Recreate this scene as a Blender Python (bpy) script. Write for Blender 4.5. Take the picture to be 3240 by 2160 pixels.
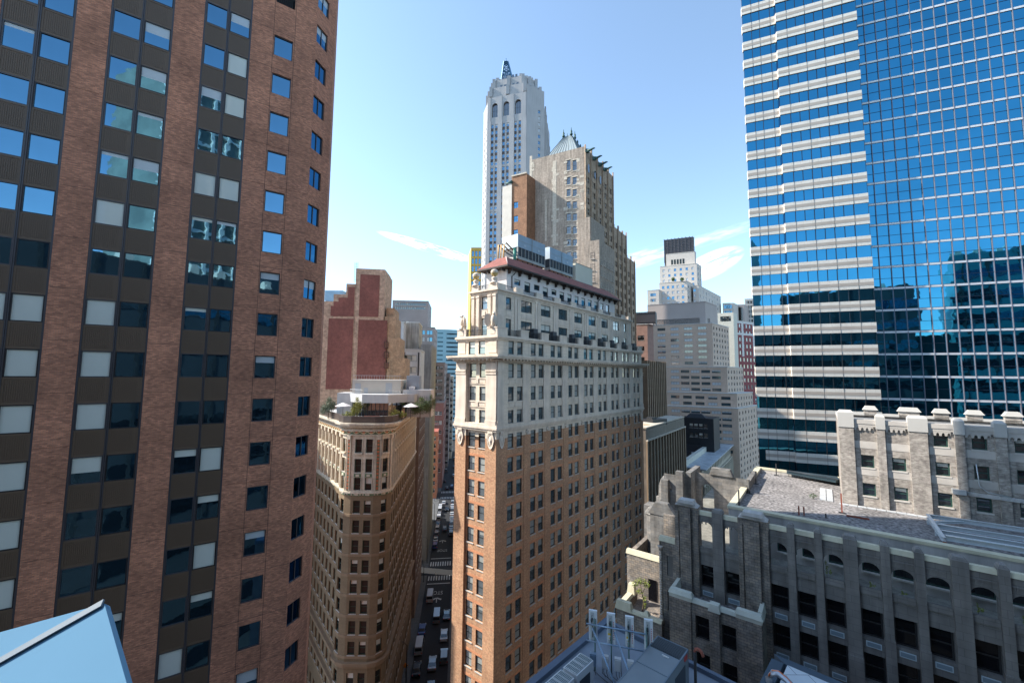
import bpy, math, random
from math import sin, cos, tan, radians, degrees, pi, sqrt, atan2, hypot, floor
from mathutils import Vector, Matrix
random.seed(7)
for o in list(bpy.data.objects): bpy.data.objects.remove(o)
SC = bpy.context.scene
COL = SC.collection

# ------------------------------------------------------------------ camera
FPX, PITCH, ROLL, CH = 1275.0, radians(4.599), radians(.5287), 68.0
_cp, _sp, _cr, _sr = cos(PITCH), sin(PITCH), cos(ROLL), sin(ROLL)
_fw = Vector((0, _cp, _sp)); _u = Vector((0, -_sp, _cp)); _r = Vector((1, 0, 0))
C_R = _cr*_r + _sr*_u; C_U = -_sr*_r + _cr*_u; C_F = _fw
cam = bpy.data.objects.new('camera', bpy.data.cameras.new('camera')); COL.objects.link(cam)
cam.data.sensor_width = 36; cam.data.lens = 36*FPX/3240
cam.data.clip_start = .1; cam.data.clip_end = 20000
cam.matrix_world = Matrix(((C_R.x, C_U.x, -C_F.x, 0), (C_R.y, C_U.y, -C_F.y, 0), (C_R.z, C_U.z, -C_F.z, CH), (0, 0, 0, 1)))
SC.camera = cam

# ------------------------------------------------------------------ light
SUN_HEAD, SUN_EL = -81.0, 38.0
SUNV = Vector((sin(radians(SUN_HEAD))*cos(radians(SUN_EL)), cos(radians(SUN_HEAD))*cos(radians(SUN_EL)), sin(radians(SUN_EL))))
sun = bpy.data.objects.new('sun', bpy.data.lights.new('sun', 'SUN')); COL.objects.link(sun)
sun.data.energy = 5.0; sun.data.angle = radians(.5); sun.data.color = (1, .93, .82)
sun.rotation_euler = SUNV.to_track_quat('Z', 'Y').to_euler(); sun.location = (0, 0, 400)
W = bpy.data.worlds.new('World'); SC.world = W; W.use_nodes = True
def world():
    nt = W.node_tree; nt.nodes.clear(); N = nt.nodes.new; L = nt.links.new
    out = N('ShaderNodeOutputWorld'); bg = N('ShaderNodeBackground')
    sky = N('ShaderNodeTexSky'); sky.sky_type = 'NISHITA'; sky.sun_disc = False
    sky.sun_elevation = radians(SUN_EL); sky.sun_rotation = radians(SUN_HEAD)
    sky.air_density = 1.0; sky.dust_density = .3; sky.ozone_density = 1.0; sky.altitude = 50
    hs = N('ShaderNodeHueSaturation'); hs.inputs['Saturation'].default_value = .78; hs.inputs['Value'].default_value = 1.12
    L(sky.outputs[0], hs.inputs['Color'])
    # thin cirrus wisps, placed by direction
    tc = N('ShaderNodeTexCoord')
    tn = N('ShaderNodeMix'); tn.data_type = 'RGBA'; tn.blend_type = 'MULTIPLY'; tn.inputs[0].default_value = 1; L(hs.outputs[0], tn.inputs[6]); tn.inputs[7].default_value = (.84, 1.02, 1.12, 1); col = tn.outputs[2]
    def wisp(head, el, dh, de, tilt, seed, amt, col):
        hx, hy = sin(radians(head)), cos(radians(head))
        rx, ry = hy, -hx
        def dot(v):
            d = N('ShaderNodeVectorMath'); d.operation = 'DOT_PRODUCT'; L(tc.outputs['Generated'], d.inputs[0]); d.inputs[1].default_value = v; return d.outputs['Value']
        def ma(op, a, b, c=None):
            m = N('ShaderNodeMath'); m.operation = op
            for i, v in enumerate((a, b) if c is None else (a, b, c)):
                if isinstance(v, (int, float)): m.inputs[i].default_value = v
                else: L(v, m.inputs[i])
            return m.outputs[0]
        f = dot((hx, hy, 0)); f = ma('MAXIMUM', f, .02)
        x = ma('SUBTRACT', ma('DIVIDE', dot((rx, ry, 0)), f), 0)
        z = ma('SUBTRACT', ma('DIVIDE', dot((0, 0, 1)), f), tan(radians(el)))
        t = radians(tilt)
        u = ma('ADD', ma('MULTIPLY', x, cos(t)), ma('MULTIPLY', z, sin(t)))
        v = ma('ADD', ma('MULTIPLY', x, -sin(t)), ma('MULTIPLY', z, cos(t)))
        cmb = N('ShaderNodeCombineXYZ'); L(ma('MULTIPLY', u, 14), cmb.inputs[0]); L(ma('MULTIPLY', v, 75), cmb.inputs[1]); cmb.inputs[2].default_value = seed
        no = N('ShaderNodeTexNoise'); no.inputs['Scale'].default_value = 1; no.inputs['Detail'].default_value = 5; no.inputs['Roughness'].default_value = .6
        L(cmb.outputs[0], no.inputs['Vector'])
        e = ma('ADD', ma('POWER', ma('ABSOLUTE', ma('DIVIDE', u, dh), 0), 2), ma('POWER', ma('ABSOLUTE', ma('DIVIDE', v, de), 0), 2))
        g = ma('MAXIMUM', ma('SUBTRACT', 1, e), 0)
        fr = ma('GREATER_THAN', dot((hx, hy, 0)), .1)
        k = ma('MULTIPLY', ma('MULTIPLY', ma('MULTIPLY', ma('POWER', g, .8), ma('MAXIMUM', ma('ADD', ma('MULTIPLY', no.outputs[0], 3.4), -1.35), 0)), amt), fr)
        k2 = N('ShaderNodeClamp'); L(k, k2.inputs[0])
        mx = N('ShaderNodeMix'); mx.data_type = 'RGBA'; L(k2.outputs[0], mx.inputs[0]); L(col, mx.inputs[6]); mx.inputs[7].default_value = CLOUD
        return mx.outputs[2]
    CLOUD = (9.5, 10.2, 11, 1)
    col = wisp(-11.0, 17.0, .15, .013, -14, 1.3, 2.6, col)
    col = wisp(26.5, 14.0, .075, .030, 22, 4.2, 1.4, col)
    col = wisp(26, 17.2, .15, .016, 12, 8.2, .35, col)
    col = wisp(18.5, 15.8, .12, .024, 12, 6.1, .55, col)
    L(col, bg.inputs['Color']); bg.inputs['Strength'].default_value = .15
    L(bg.outputs[0], out.inputs[0])
world()
SC.view_settings.view_transform = 'Standard'; SC.view_settings.look = 'None'
SC.view_settings.gamma = 1; SC.view_settings.exposure = .9; SC.view_settings.use_curve_mapping = False
SC.cycles.caustics_reflective = False; SC.cycles.caustics_refractive = False; SC.cycles.max_bounces = 8; SC.cycles.glossy_bounces = 4; SC.cycles.diffuse_bounces = 2

# ------------------------------------------------------------------ picture measurements -> metres
def ray(p): return (p[0]-1620)*C_R - (p[1]-1080)*C_U + FPX*C_F
def at(p, Y): d = ray(p); q = d*(Y/d.y); return Vector((q.x, q.y, q.z+CH))
def atz(p, z): d = ray(p); q = d*((z-CH)/d.z); return Vector((q.x, q.y, z))
def hd(a): return Vector((sin(radians(a)), cos(radians(a)), 0))
def onwall(p, P, a):
    d = ray(p); h = hd(a); n = Vector((h.y, -h.x, 0)); o = Vector((0, 0, CH))
    t = (Vector((P[0], P[1], 0))-o).dot(n)/d.dot(n); q = o+d*t-Vector((P[0], P[1], 0))
    return q.dot(h), q.z
def Zm(ox, oy, s): return lambda x, y: (ox+x/s, oy+y/s)
Z1 = Zm(0, 0, 2.1778); Z2 = Zm(0, 720, 2.1778); Z3 = Zm(0, 1440, 2.1778)
R1 = Zm(960, 800, 2.2407); Q1 = Zm(1200, 900, 2.377); R3 = Zm(1940, 700, 1.96); R6 = Zm(1940, 1240, 2.8); R8 = Zm(1700, 1700, 3.0947)
RT = Zm(1400, 100, 1.9606); Q2 = Zm(980, 1120, 4.126); ST = Zm(1280, 1500, 2.375)
def project(v):
    w = v-Vector((0, 0, CH)); z = w.dot(C_F)
    if z < .3: return None
    return 1620+FPX*w.dot(C_R)/z, 1080-FPX*w.dot(C_U)/z, z

# ------------------------------------------------------------------ materials
MATS = {}
def mat(name, color, rough=.8, metal=0., var=.12, vscale=.6, fine=.0, fscale=8, bump=0., bscale=12, brick=None, streak=0., spec=.5, emit=None, coat=0, ior=None, wav=None):
    """brick=(w,h,mortar_colour,second_colour,mortar_size) in metres, laid on the wall's own UV (metres)"""
    if name in MATS: return MATS[name]
    m = bpy.data.materials.new(name); m.use_nodes = True; nt = m.node_tree; N = nt.nodes.new; L = nt.links.new
    b = nt.nodes['Principled BSDF']; b.inputs['Roughness'].default_value = rough; b.inputs['Metallic'].default_value = metal
    b.inputs['Specular IOR Level'].default_value = spec
    if ior: b.inputs['IOR'].default_value = ior
    if coat: b.inputs['Coat Weight'].default_value = coat; b.inputs['Coat Roughness'].default_value = .03
    uv = N('ShaderNodeTexCoord'); src = uv.outputs['UV']
    c4 = (*color, 1)
    def noise(scale, det=4, vec=None, stretch=None):
        n = N('ShaderNodeTexNoise'); n.inputs['Scale'].default_value = scale; n.inputs['Detail'].default_value = det
        v = vec or src
        if stretch:
            mp = N('ShaderNodeMapping'); mp.inputs['Scale'].default_value = stretch; L(v, mp.inputs[0]); v = mp.outputs[0]
        L(v, n.inputs['Vector']); return n.outputs['Fac']
    def mul(col, fac, lo, hi):
        r = N('ShaderNodeMapRange'); r.inputs['From Min'].default_value = .3; r.inputs['From Max'].default_value = .7
        r.inputs['To Min'].default_value = lo; r.inputs['To Max'].default_value = hi; L(fac, r.inputs['Value'])
        x = N('ShaderNodeMix'); x.data_type = 'RGBA'; x.blend_type = 'MULTIPLY'; x.inputs[0].default_value = 1
        if isinstance(col, tuple): x.inputs[6].default_value = col
        else: L(col, x.inputs[6])
        L(r.outputs[0], x.inputs[7]); return x.outputs[2]
    col = c4; bfac = None
    if brick:
        bw, bh, mort, c2, ms = brick
        t = N('ShaderNodeTexBrick'); t.inputs['Scale'].default_value = 1; t.inputs['Brick Width'].default_value = bw; t.inputs['Row Height'].default_value = bh
        t.inputs['Mortar Size'].default_value = ms; t.inputs['Color1'].default_value = c4; t.inputs['Color2'].default_value = (*c2, 1); t.inputs['Mortar'].default_value = (*mort, 1)
        t.inputs['Mortar Smooth'].default_value = .2; t.inputs['Bias'].default_value = 0
        L(src, t.inputs['Vector']); col = t.outputs['Color']; bfac = t.outputs['Fac']
    if var: col = mul(col, noise(vscale, 5), 1-var, 1+var)
    if fine: col = mul(col, noise(fscale, 3), 1-fine, 1+fine)
    if streak: col = mul(col, noise(1.0, 4, stretch=(1.6, .12, 1)), 1-streak, 1+streak*.5)
    if isinstance(col, tuple): b.inputs['Base Color'].default_value = col
    else: L(col, b.inputs['Base Color'])
    if bump or wav:
        bp = N('ShaderNodeBump'); bp.inputs['Strength'].default_value = 1
        if wav: bp.inputs['Distance'].default_value = wav[1]; f = noise(wav[0], 1.5)
        else: bp.inputs['Distance'].default_value = bump; f = noise(bscale, 3)
        L(f, bp.inputs['Height']); L(bp.outputs[0], b.inputs['Normal'])
    if emit: b.inputs['Emission Color'].default_value = (*emit[0], 1); b.inputs['Emission Strength'].default_value = emit[1]
    MATS[name] = m; return m

# ------------------------------------------------------------------ mesh building
class MB:
    def __init__(s): s.v = []; s.f = []; s.m = []; s.sm = []; s.cuts = []
    def cut(s):
        if s.f: s.cuts.append((len(s.v), len(s.f)))
    def split(s):
        out = []; ends = s.cuts+[(len(s.v), len(s.f))]; a, b = 0, 0
        for c, d in ends:
            if d > b:
                m = MB(); m.v = s.v[a:c]; m.f = [tuple(k-a for k in f) for f in s.f[b:d]]; m.m = s.m[b:d]; m.sm = s.sm[b:d]; out.append(m)
            a, b = c, d
        return out
    def quad(s, *p, m=0, sm=False):
        i = len(s.v); s.v += [tuple(q) for q in p]; s.f.append(tuple(range(i, i+len(p)))); s.m.append(m); s.sm.append(sm)
    def hexa(s, c, m=0):   # c: 8 corners, bottom 4 ccw then top 4
        i = len(s.v); s.v += [tuple(q) for q in c]
        for f in ((3, 2, 1, 0), (4, 5, 6, 7), (0, 1, 5, 4), (1, 2, 6, 5), (2, 3, 7, 6), (3, 0, 4, 7)):
            s.f.append(tuple(i+k for k in f)); s.m.append(m); s.sm.append(False)
    def box(s, x0, x1, y0, y1, z0, z1, m=0):
        s.hexa([(x0, y0, z0), (x1, y0, z0), (x1, y1, z0), (x0, y1, z0), (x0, y0, z1), (x1, y0, z1), (x1, y1, z1), (x0, y1, z1)], m)
    def tbox(s, x0, x1, y0, y1, z0, z1, i=.1, j=None, m=0):   # box whose top is drawn in by i (x) and j (y)
        j = i if j is None else j
        s.hexa([(x0, y0, z0), (x1, y0, z0), (x1, y1, z0), (x0, y1, z0), (x0+i, y0+j, z1), (x1-i, y0+j, z1), (x1-i, y1-j, z1), (x0+i, y1-j, z1)], m)
    def prism(s, poly, z0, z1, m=0, top=None):
        n = len(poly); i = len(s.v); s.v += [(p[0], p[1], z0) for p in poly]+[(p[0], p[1], z1) for p in (top or poly)]
        s.f.append(tuple(range(i+n-1, i-1, -1))); s.f.append(tuple(range(i+n, i+2*n))); s.m += [m, m]; s.sm += [False, False]
        for k in range(n):
            s.f.append((i+k, i+(k+1) % n, i+n+(k+1) % n, i+n+k)); s.m.append(m); s.sm.append(False)
    def lathe(s, c, prof, n=14, m=0, sm=True):   # prof: (r,z)
        i = len(s.v)
        for r, z in prof:
            for k in range(n): s.v.append((c[0]+r*cos(2*pi*k/n), c[1]+r*sin(2*pi*k/n), c[2]+z))
        for a in range(len(prof)-1):
            for k in range(n):
                s.f.append((i+a*n+k, i+a*n+(k+1) % n, i+(a+1)*n+(k+1) % n, i+(a+1)*n+k)); s.m.append(m); s.sm.append(sm)
        s.f.append(tuple(i+(len(prof)-1)*n+k for k in range(n))); s.m.append(m); s.sm.append(False)
        s.f.append(tuple(i+k for k in range(n-1, -1, -1))); s.m.append(m); s.sm.append(False)
    def tube(s, pts, r, n=6, m=0):
        pts = [Vector(p) for p in pts]; rings = []
        for k, p in enumerate(pts):
            d = (pts[min(k+1, len(pts)-1)]-pts[max(k-1, 0)]).normalized()
            a = d.cross(Vector((0, 0, 1)) if abs(d.z) < .95 else Vector((1, 0, 0))).normalized(); b = d.cross(a)
            i = len(s.v); rr = r[k] if isinstance(r, (list, tuple)) else r
            s.v += [tuple(p+a*rr*cos(2*pi*q/n)+b*rr*sin(2*pi*q/n)) for q in range(n)]; rings.append(i)
        for a, b in zip(rings, rings[1:]):
            for q in range(n): s.f.append((a+q, a+(q+1) % n, b+(q+1) % n, b+q)); s.m.append(m); s.sm.append(n > 5)
        s.f.append(tuple(rings[0]+q for q in range(n-1, -1, -1))); s.f.append(tuple(rings[-1]+q for q in range(n))); s.m += [m, m]; s.sm += [False]*2
    def ball(s, c, r, n=12, k=8, m=0, R=None):   # ellipsoid, r=(rx,ry,rz)
        r = (r, r, r) if not isinstance(r, tuple) else r; i = len(s.v); R = R or Matrix.Identity(3)
        for a in range(k+1):
            t = pi*a/k
            for q in range(n):
                v = R @ Vector((r[0]*sin(t)*cos(2*pi*q/n), r[1]*sin(t)*sin(2*pi*q/n), r[2]*cos(t))); s.v.append((c[0]+v.x, c[1]+v.y, c[2]+v.z))
        for a in range(k):
            for q in range(n): s.f.append((i+a*n+q, i+(a+1)*n+q, i+(a+1)*n+(q+1) % n, i+a*n+(q+1) % n)); s.m.append(m); s.sm.append(True)
    def add(s, o, M):
        i = len(s.v); s.v += [tuple(M @ Vector(v)) for v in o.v]
        s.f += [tuple(i+k for k in f) for f in o.f]; s.m += o.m; s.sm += o.sm
    def mesh(s, name, mats):
        me = bpy.data.meshes.new(name); me.from_pydata(s.v, [], s.f)
        for t in (mats if isinstance(mats, (list, tuple)) else [mats]): me.materials.append(t)
        me.polygons.foreach_set('material_index', s.m); me.polygons.foreach_set('use_smooth', s.sm)
        uvl = me.uv_layers.new(name='UVMap').data
        V = me.vertices
        for p in me.polygons:
            n = p.normal
            if abs(n.z) > .75:
                for li in p.loop_indices: c = V[me.loops[li].vertex_index].co; uvl[li].uv = (c.x, c.y)
            else:
                l = hypot(n.x, n.y) or 1; tx, ty = -n.y/l, n.x/l
                for li in p.loop_indices: c = V[me.loops[li].vertex_index].co; uvl[li].uv = (c.x*tx+c.y*ty, c.z)
        me.update(); return me
    def build(s, name, mats, parent=None, kind=None):
        o = bpy.data.objects.new(name, s.mesh(name, mats)); COL.objects.link(o)
        if parent: o.parent = parent
        if kind: o['kind'] = kind
        return o
def tag(o, label, cat, group=None):
    o['label'] = label; o['category'] = cat
    if group: o['group'] = group
    return o
def thing(name, loc, label, cat, rz=0., group=None):
    o = bpy.data.objects.new(name, None); COL.objects.link(o); o.empty_display_size = 1
    o.location = loc; o.rotation_euler = (0, 0, rz); tag(o, label, cat, group); return o
def struct(mb, name, mats): return mb.build(name, mats, kind='structure')
def copytree(o, parent=None):
    c = o.copy(); COL.objects.link(c); c.parent = parent
    for ch in o.children: copytree(ch, c)
    return c

# ------------------------------------------------------------------ facades
class Fc:
    """vertical wall plane: starts at P (x,y), runs along heading a; side=+1: outside is to the right of the heading"""
    def __init__(s, P, a, W, side=1, d=0.):
        s.h = hd(a); s.n = Vector((s.h.y, -s.h.x, 0))*side; s.P = Vector((P[0], P[1], 0))+s.n*d; s.W = W; s.side = side; s.a = a
        s.rz = atan2(s.n.x, -s.n.y)
    def pt(s, u, z, d=0.): return s.P+s.h*u+s.n*d+Vector((0, 0, z))
    def q(s, mb, u0, u1, z0, z1, d=0., m=0):
        c = [s.pt(u0, z0, d), s.pt(u1, z0, d), s.pt(u1, z1, d), s.pt(u0, z1, d)]
        mb.quad(*(c if s.side > 0 else c[::-1]), m=m)
    def bx(s, mb, u0, u1, z0, z1, d0, d1, m=0, bevel=0.):
        e = bevel
        c = [s.pt(u0, z0, d1), s.pt(u1, z0, d1), s.pt(u1, z0, d0), s.pt(u0, z0, d0), s.pt(u0+e, z1, d1-e), s.pt(u1-e, z1, d1-e), s.pt(u1-e, z1, d0), s.pt(u0+e, z1, d0)]
        if s.side < 0: c = [c[1], c[0], c[3], c[2], c[5], c[4], c[7], c[6]]
        mb.hexa(c, m)
    def wall(s, mb, z0, z1, holes=(), depth=.3, m=0, rm=None, u0=0., u1=None):
        u1 = s.W if u1 is None else u1; rm = m if rm is None else rm
        holes = [(max(a, u0), min(b, u1), max(c, z0), min(d, z1)) for a, b, c, d in holes if b > u0+.02 and a < u1-.02 and d > z0+.02 and c < z1-.02]
        rnd = lambda v: round(v, 4)
        us = sorted({rnd(u0), rnd(u1)} | {rnd(h[0]) for h in holes} | {rnd(h[1]) for h in holes})
        zs = sorted({rnd(z0), rnd(z1)} | {rnd(h[2]) for h in holes} | {rnd(h[3]) for h in holes})
        ui = {v: i for i, v in enumerate(us)}; zi = {v: i for i, v in enumerate(zs)}
        open_ = set()
        for a, b, c, d in holes:
            for i in range(ui[rnd(a)], ui[rnd(b)]):
                for j in range(zi[rnd(c)], zi[rnd(d)]): open_.add((i, j))
        for i in range(len(us)-1):
            j = 0
            while j < len(zs)-1:
                if (i, j) in open_: j += 1; continue
                k = j
                while k+1 < len(zs)-1 and (i, k+1) not in open_: k += 1
                s.q(mb, us[i], us[i+1], zs[j], zs[k+1], 0, m); j = k+1
        for a, b, c, d in holes:
            P = s.pt
            for p in ((P(a, c), P(b, c), P(b, c, -depth), P(a, c, -depth)), (P(a, d, -depth), P(b, d, -depth), P(b, d), P(a, d)),
                      (P(a, c), P(a, c, -depth), P(a, d, -depth), P(a, d)), (P(b, c, -depth), P(b, c), P(b, d), P(b, d, -depth))):
                mb.quad(*p, m=rm)
def grid(cols, tops, h): return [(a, b, t-h, t) for t in tops for a, b in cols]
def reg(start, period, n, w): return [(start+i*period, start+i*period+w) for i in range(n)]

# ------------------------------------------------------------------ windows
def win_hung(w, h, v):      # double-hung sash: border, meeting rail, blind behind the upper glass
    f = MB(); t = .11
    f.box(-w/2, -w/2+t, 0, .1, 0, h); f.box(w/2-t, w/2, 0, .1, 0, h); f.box(-w/2+t, w/2-t, 0, .1, 0, t); f.box(-w/2+t, w/2-t, 0, .1, h-t, h)
    f.box(-w/2+t, w/2-t, .01, .09, h*.5-.045, h*.5+.045)
    f.box(-w/2-.06, w/2+.06, -.27, .1, -.14, -.003, m=1)
    p = MB(); bl = h-t-(h-2*t)*v; x0, x1 = -w/2+t, w/2-t
    if v < .97: p.quad((x0, .06, t), (x1, .06, t), (x1, .06, bl), (x0, .06, bl), m=0)
    if v > .03: p.quad((x0, .06, bl), (x1, .06, bl), (x1, .06, h-t), (x0, .06, h-t), m=1)
    return f, p
def win_single(w, h, v, t=.07, pane=.07):
    f = MB(); f.box(-w/2, -w/2+t, 0, .12, 0, h); f.box(w/2-t, w/2, 0, .12, 0, h); f.box(-w/2+t, w/2-t, 0, .12, 0, t); f.box(-w/2+t, w/2-t, 0, .12, h-t, h)
    p = MB(); bl = h-t-(h-2*t)*v; x0, x1 = -w/2+t, w/2-t
    if v < .97: p.quad((x0, pane, t), (x1, pane, t), (x1, pane, bl), (x0, pane, bl), m=0)
    if v > .03: p.quad((x0, pane, bl), (x1, pane, bl), (x1, pane, h-t), (x0, pane, h-t), m=1)
    return f, p
def win_n(n, rail=False):
    def g(w, h, v):
        f, p = win_single(w, h, v, .06, .06)
        for i in range(1, n): x = -w/2+w*i/n; f.box(x-.035, x+.035, .005, .1, .06, h-.06)
        if rail: f.box(-w/2+.06, w/2-.06, .012, .09, h*.5-.03, h*.5+.03)
        return f, p
    return g
def win_louver(w, h, v):
    f, p = win_single(w, h, 0, .06, .09); n = max(4, int(h/.18))
    for i in range(n): z = .06+(h-.12)*i/n; f.box(-w/2+.06, w/2-.06, .02, .08, z, z+(h-.12)/n*.45)
    return f, p
WCACHE = {}; SILL = mat('stone_sill', (.52, .49, .45), .8, var=.1)
class Bld:
    def __init__(s, name, loc, label, cat='building', rz=0., into=None):
        s.root = into.root if into else thing(name, loc, label, cat, rz); s.off = Vector(loc)-into.loc if into else Vector((0, 0, 0)); s.into = into; s.loc = Vector(loc); s.M = Matrix.Translation(loc) @ Matrix.Rotation(rz, 4, 'Z'); s.rz = rz; s.items = into.items if into else []
    def part(s, mb, name, mats, kind=None):
        for m in ([mb] if not mb.cuts else mb.split()): o = m.build(name, mats, s.root, kind); o.location = s.off
        return o
    def windows(s, fc, holes, maker, frame, glass, blind, depth=.2, vs=(0, 0, .3, .45, .6), name='window', simple=False):
        for a, b, c, d in holes:
            w, h = round(b-a, 3), round(d-c, 3); v = random.choice(vs); key = (maker, name, w, h, v, frame.name, glass.name)
            if key not in WCACHE: WCACHE[key] = maker(w, h, v)
            s.items.append((fc.pt((a+b)/2, c, -depth)+s.off, fc.rz, key, w, h, name, (frame, glass, blind), simple))
    def finish(s):
        if s.into: return s
        byname = {}
        for it in s.items: byname.setdefault(it[5], []).append(it)
        for name, its in byname.items():
            def score(it):
                P = s.M @ it[0]; q = project(P+Vector((0, 0, it[4]/2)))
                if not q or not (-60 < q[0] < 3300 and -60 < q[1] < 2220): return 0
                n = Vector((sin(it[1]+s.rz), -cos(it[1]+s.rz), 0)); to = (Vector((0, 0, CH))-P).normalized()
                c = n.dot(to); return max(0, c)*it[3]*it[4]/q[2]**2*1e4
            its.sort(key=score, reverse=True)
            solo = [i for i in its[:100] if score(i) > 0]; rest = its[len(solo):]
            for it in solo:
                fm, pm = WCACHE[it[2]]; k = ('mesh',)+it[2]+(it[7],)
                if k not in WCACHE:
                    if it[7]:
                        j = MB(); j.add(fm, Matrix.Identity(4)); j.m = [3 if x else 0 for x in j.m]; pp = MB(); pp.add(pm, Matrix.Identity(4)); pp.m = [x+1 for x in pp.m]; j.add(pp, Matrix.Identity(4)); WCACHE[k] = (j.mesh(name, list(it[6])+[SILL]), None)
                    else: WCACHE[k] = (fm.mesh(name, [it[6][0], SILL]), pm.mesh('pane', [it[6][1], it[6][2]]))
                me, pe = WCACHE[k]
                o = bpy.data.objects.new(name, me); COL.objects.link(o); o.parent = s.root; o.location = it[0]; o.rotation_euler = (0, 0, it[1])
                if pe: c = bpy.data.objects.new('pane', pe); COL.objects.link(c); c.parent = o
            if rest:
                groups = {}
                j = MB(); mats = []
                for it in rest:
                    fm, pm = WCACHE[it[2]]; idx = []
                    for mm in it[6]+(SILL,):
                        if mm not in mats: mats.append(mm)
                        idx.append(mats.index(mm))
                    T = Matrix.Translation(it[0]) @ Matrix.Rotation(it[1], 4, 'Z')
                    n0 = len(j.m); j.add(fm, T); j.m[n0:] = [idx[3] if x else idx[0] for x in j.m[n0:]]
                    n0 = len(j.m); j.add(pm, T); j.m[n0:] = [idx[1+x] for x in j.m[n0:]]
                s.part(j, name, mats, 'stuff')
        return s
# ------------------------------------------------------------------ palette
BRK_L = mat('red_brown_brick', (.62, .245, .135), .85, var=.22, vscale=.35, fine=.15, fscale=3, brick=(.22, .075, (.30, .18, .13), (.34, .125, .072), .008))
SPAN = mat('fluted_brown_panel', (.135, .085, .055), .5, var=.05)
FRM_G = mat('grey_bronze_frame', (.075, .068, .075), .4, metal=.3, var=0)
FRM_B = mat('dark_bronze_frame', (.035, .03, .032), .4, metal=.3, var=0)
GL_BLUE = mat('sky_tinted_glass', (.13, .29, .42), .02, metal=1, var=.12, vscale=.25, wav=(1.2, .003))  # blue tint stands in for the deep blue sky mirrored in the panes
BL_PALE = mat('pale_blind', (.50, .53, .56), .35, var=.05, coat=.6)
BL_GREY = mat('grey_green_blind', (.34, .365, .35), .3, var=.15, vscale=.15, coat=.8); BL_CREAM = mat('cream_blind', (.62, .62, .56), .4, var=.05, coat=.6)
GL_DARK = mat('dark_glass', (.018, .022, .028), .03, var=.2, spec=1, ior=1.9, wav=(.8, .002))
GL_MID = mat('grey_glass', (.085, .11, .12), .05, var=.35, vscale=.25, spec=1, ior=1.9, wav=(.8, .003))
LIME = mat('limestone', (.74, .63, .51), .85, var=.10, vscale=.25, fine=.06, brick=(1.15, .62, (.54, .44, .34), (.77, .65, .52), .02), streak=.12)
LIMEP = mat('limestone_trim', (.74, .63, .52), .85, var=.12, vscale=.5, streak=.14)
BRK_M = mat('orange_tan_brick', (.56, .31, .165), .88, var=.16, vscale=.25, fine=.2, fscale=3, brick=(.32, .12, (.48, .36, .26), (.42, .19, .10), .012), streak=.08)
FRM_K = mat('black_green_frame', (.012, .02, .02), .45, var=0)
TILE = mat('red_roof_tile', (.26, .085, .065), .8, var=.2, vscale=1, fine=.2, fscale=6)
DKWOOD = mat('dark_eave_timber', (.05, .038, .034), .7, var=.1)
STUC = mat('white_stucco', (.72, .68, .66), .9, var=.06, vscale=.4, streak=.06)
IRON = mat('black_iron', (.02, .02, .022), .5, var=0)
GALV = mat('blue_grey_galvanised', (.30, .36, .42), .45, metal=.4, var=.08, vscale=.6)
CREAM = mat('cream_panel', (.62, .60, .50), .7, var=.03)
GOLD = mat('amber_globe', (.55, .40, .14), .3, var=0, coat=.5)
BRASS = mat('brass_pipe', (.45, .27, .10), .5, metal=.3, var=.1)
GREEN = mat('green_pipe', (.03, .22, .16), .5, var=0)
ROOF_G = mat('grey_roof', (.20, .20, .20), .9, var=.2, vscale=.3)
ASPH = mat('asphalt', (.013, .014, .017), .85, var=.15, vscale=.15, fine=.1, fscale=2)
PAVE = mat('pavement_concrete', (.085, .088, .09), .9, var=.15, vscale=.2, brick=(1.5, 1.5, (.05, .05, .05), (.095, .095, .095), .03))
PAINT = mat('white_road_paint', (.42, .42, .41), .8, var=.15, vscale=1.5)
LPOLES = mat('dark_pole', (.06, .06, .06), .5, metal=.5, var=0)

# ------------------------------------------------------------------ ground
g = MB(); g.quad((-4000, -4000, -.01), (4000, -4000, -.01), (4000, 4000, -.01), (-4000, 4000, -.01)); struct(g, 'ground', mat('city_ground', (.10, .10, .11), .95, var=.2, vscale=.01))
SH = -7.3; sd = hd(SH); sr = Vector((sd.y, -sd.x, 0)); SO = Vector((-25.2, 120.6, 0))   # left kerb line of the street
def sp(u, v, z=0.): p = SO+sd*u+sr*v; return (p.x, p.y, z)
def squad(mb, u0, u1, v0, v1, z): mb.quad(sp(u0, v0, z), sp(u0, v1, z), sp(u1, v1, z), sp(u1, v0, z))
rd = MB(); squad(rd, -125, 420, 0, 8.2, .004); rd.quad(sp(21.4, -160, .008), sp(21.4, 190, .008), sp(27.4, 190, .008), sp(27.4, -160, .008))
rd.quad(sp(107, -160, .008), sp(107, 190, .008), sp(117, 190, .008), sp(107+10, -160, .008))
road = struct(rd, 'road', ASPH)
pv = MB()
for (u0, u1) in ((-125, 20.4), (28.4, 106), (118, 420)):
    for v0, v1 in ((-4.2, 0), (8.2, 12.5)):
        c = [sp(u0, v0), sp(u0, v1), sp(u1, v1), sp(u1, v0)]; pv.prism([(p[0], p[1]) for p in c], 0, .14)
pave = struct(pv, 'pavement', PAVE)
def mark(name, mb, label=None):
    o = mb.build(name, PAINT, road)
    return o
for u0, L_ in ((18.0, 2.9), (28.0, 3.2), (105.5, 3.2), (116, 3.6)):
    mk = MB()
    for i in range(9): squad(mk, u0, u0+L_, .5+i*.85, .5+i*.85+.42, .012)
    mark('crosswalk_marking', mk)
for u in (15.6, 33.6):
    mk = MB(); squad(mk, u, u+.45, .4, 7.8, .012); mark('stop_line', mk)
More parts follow.
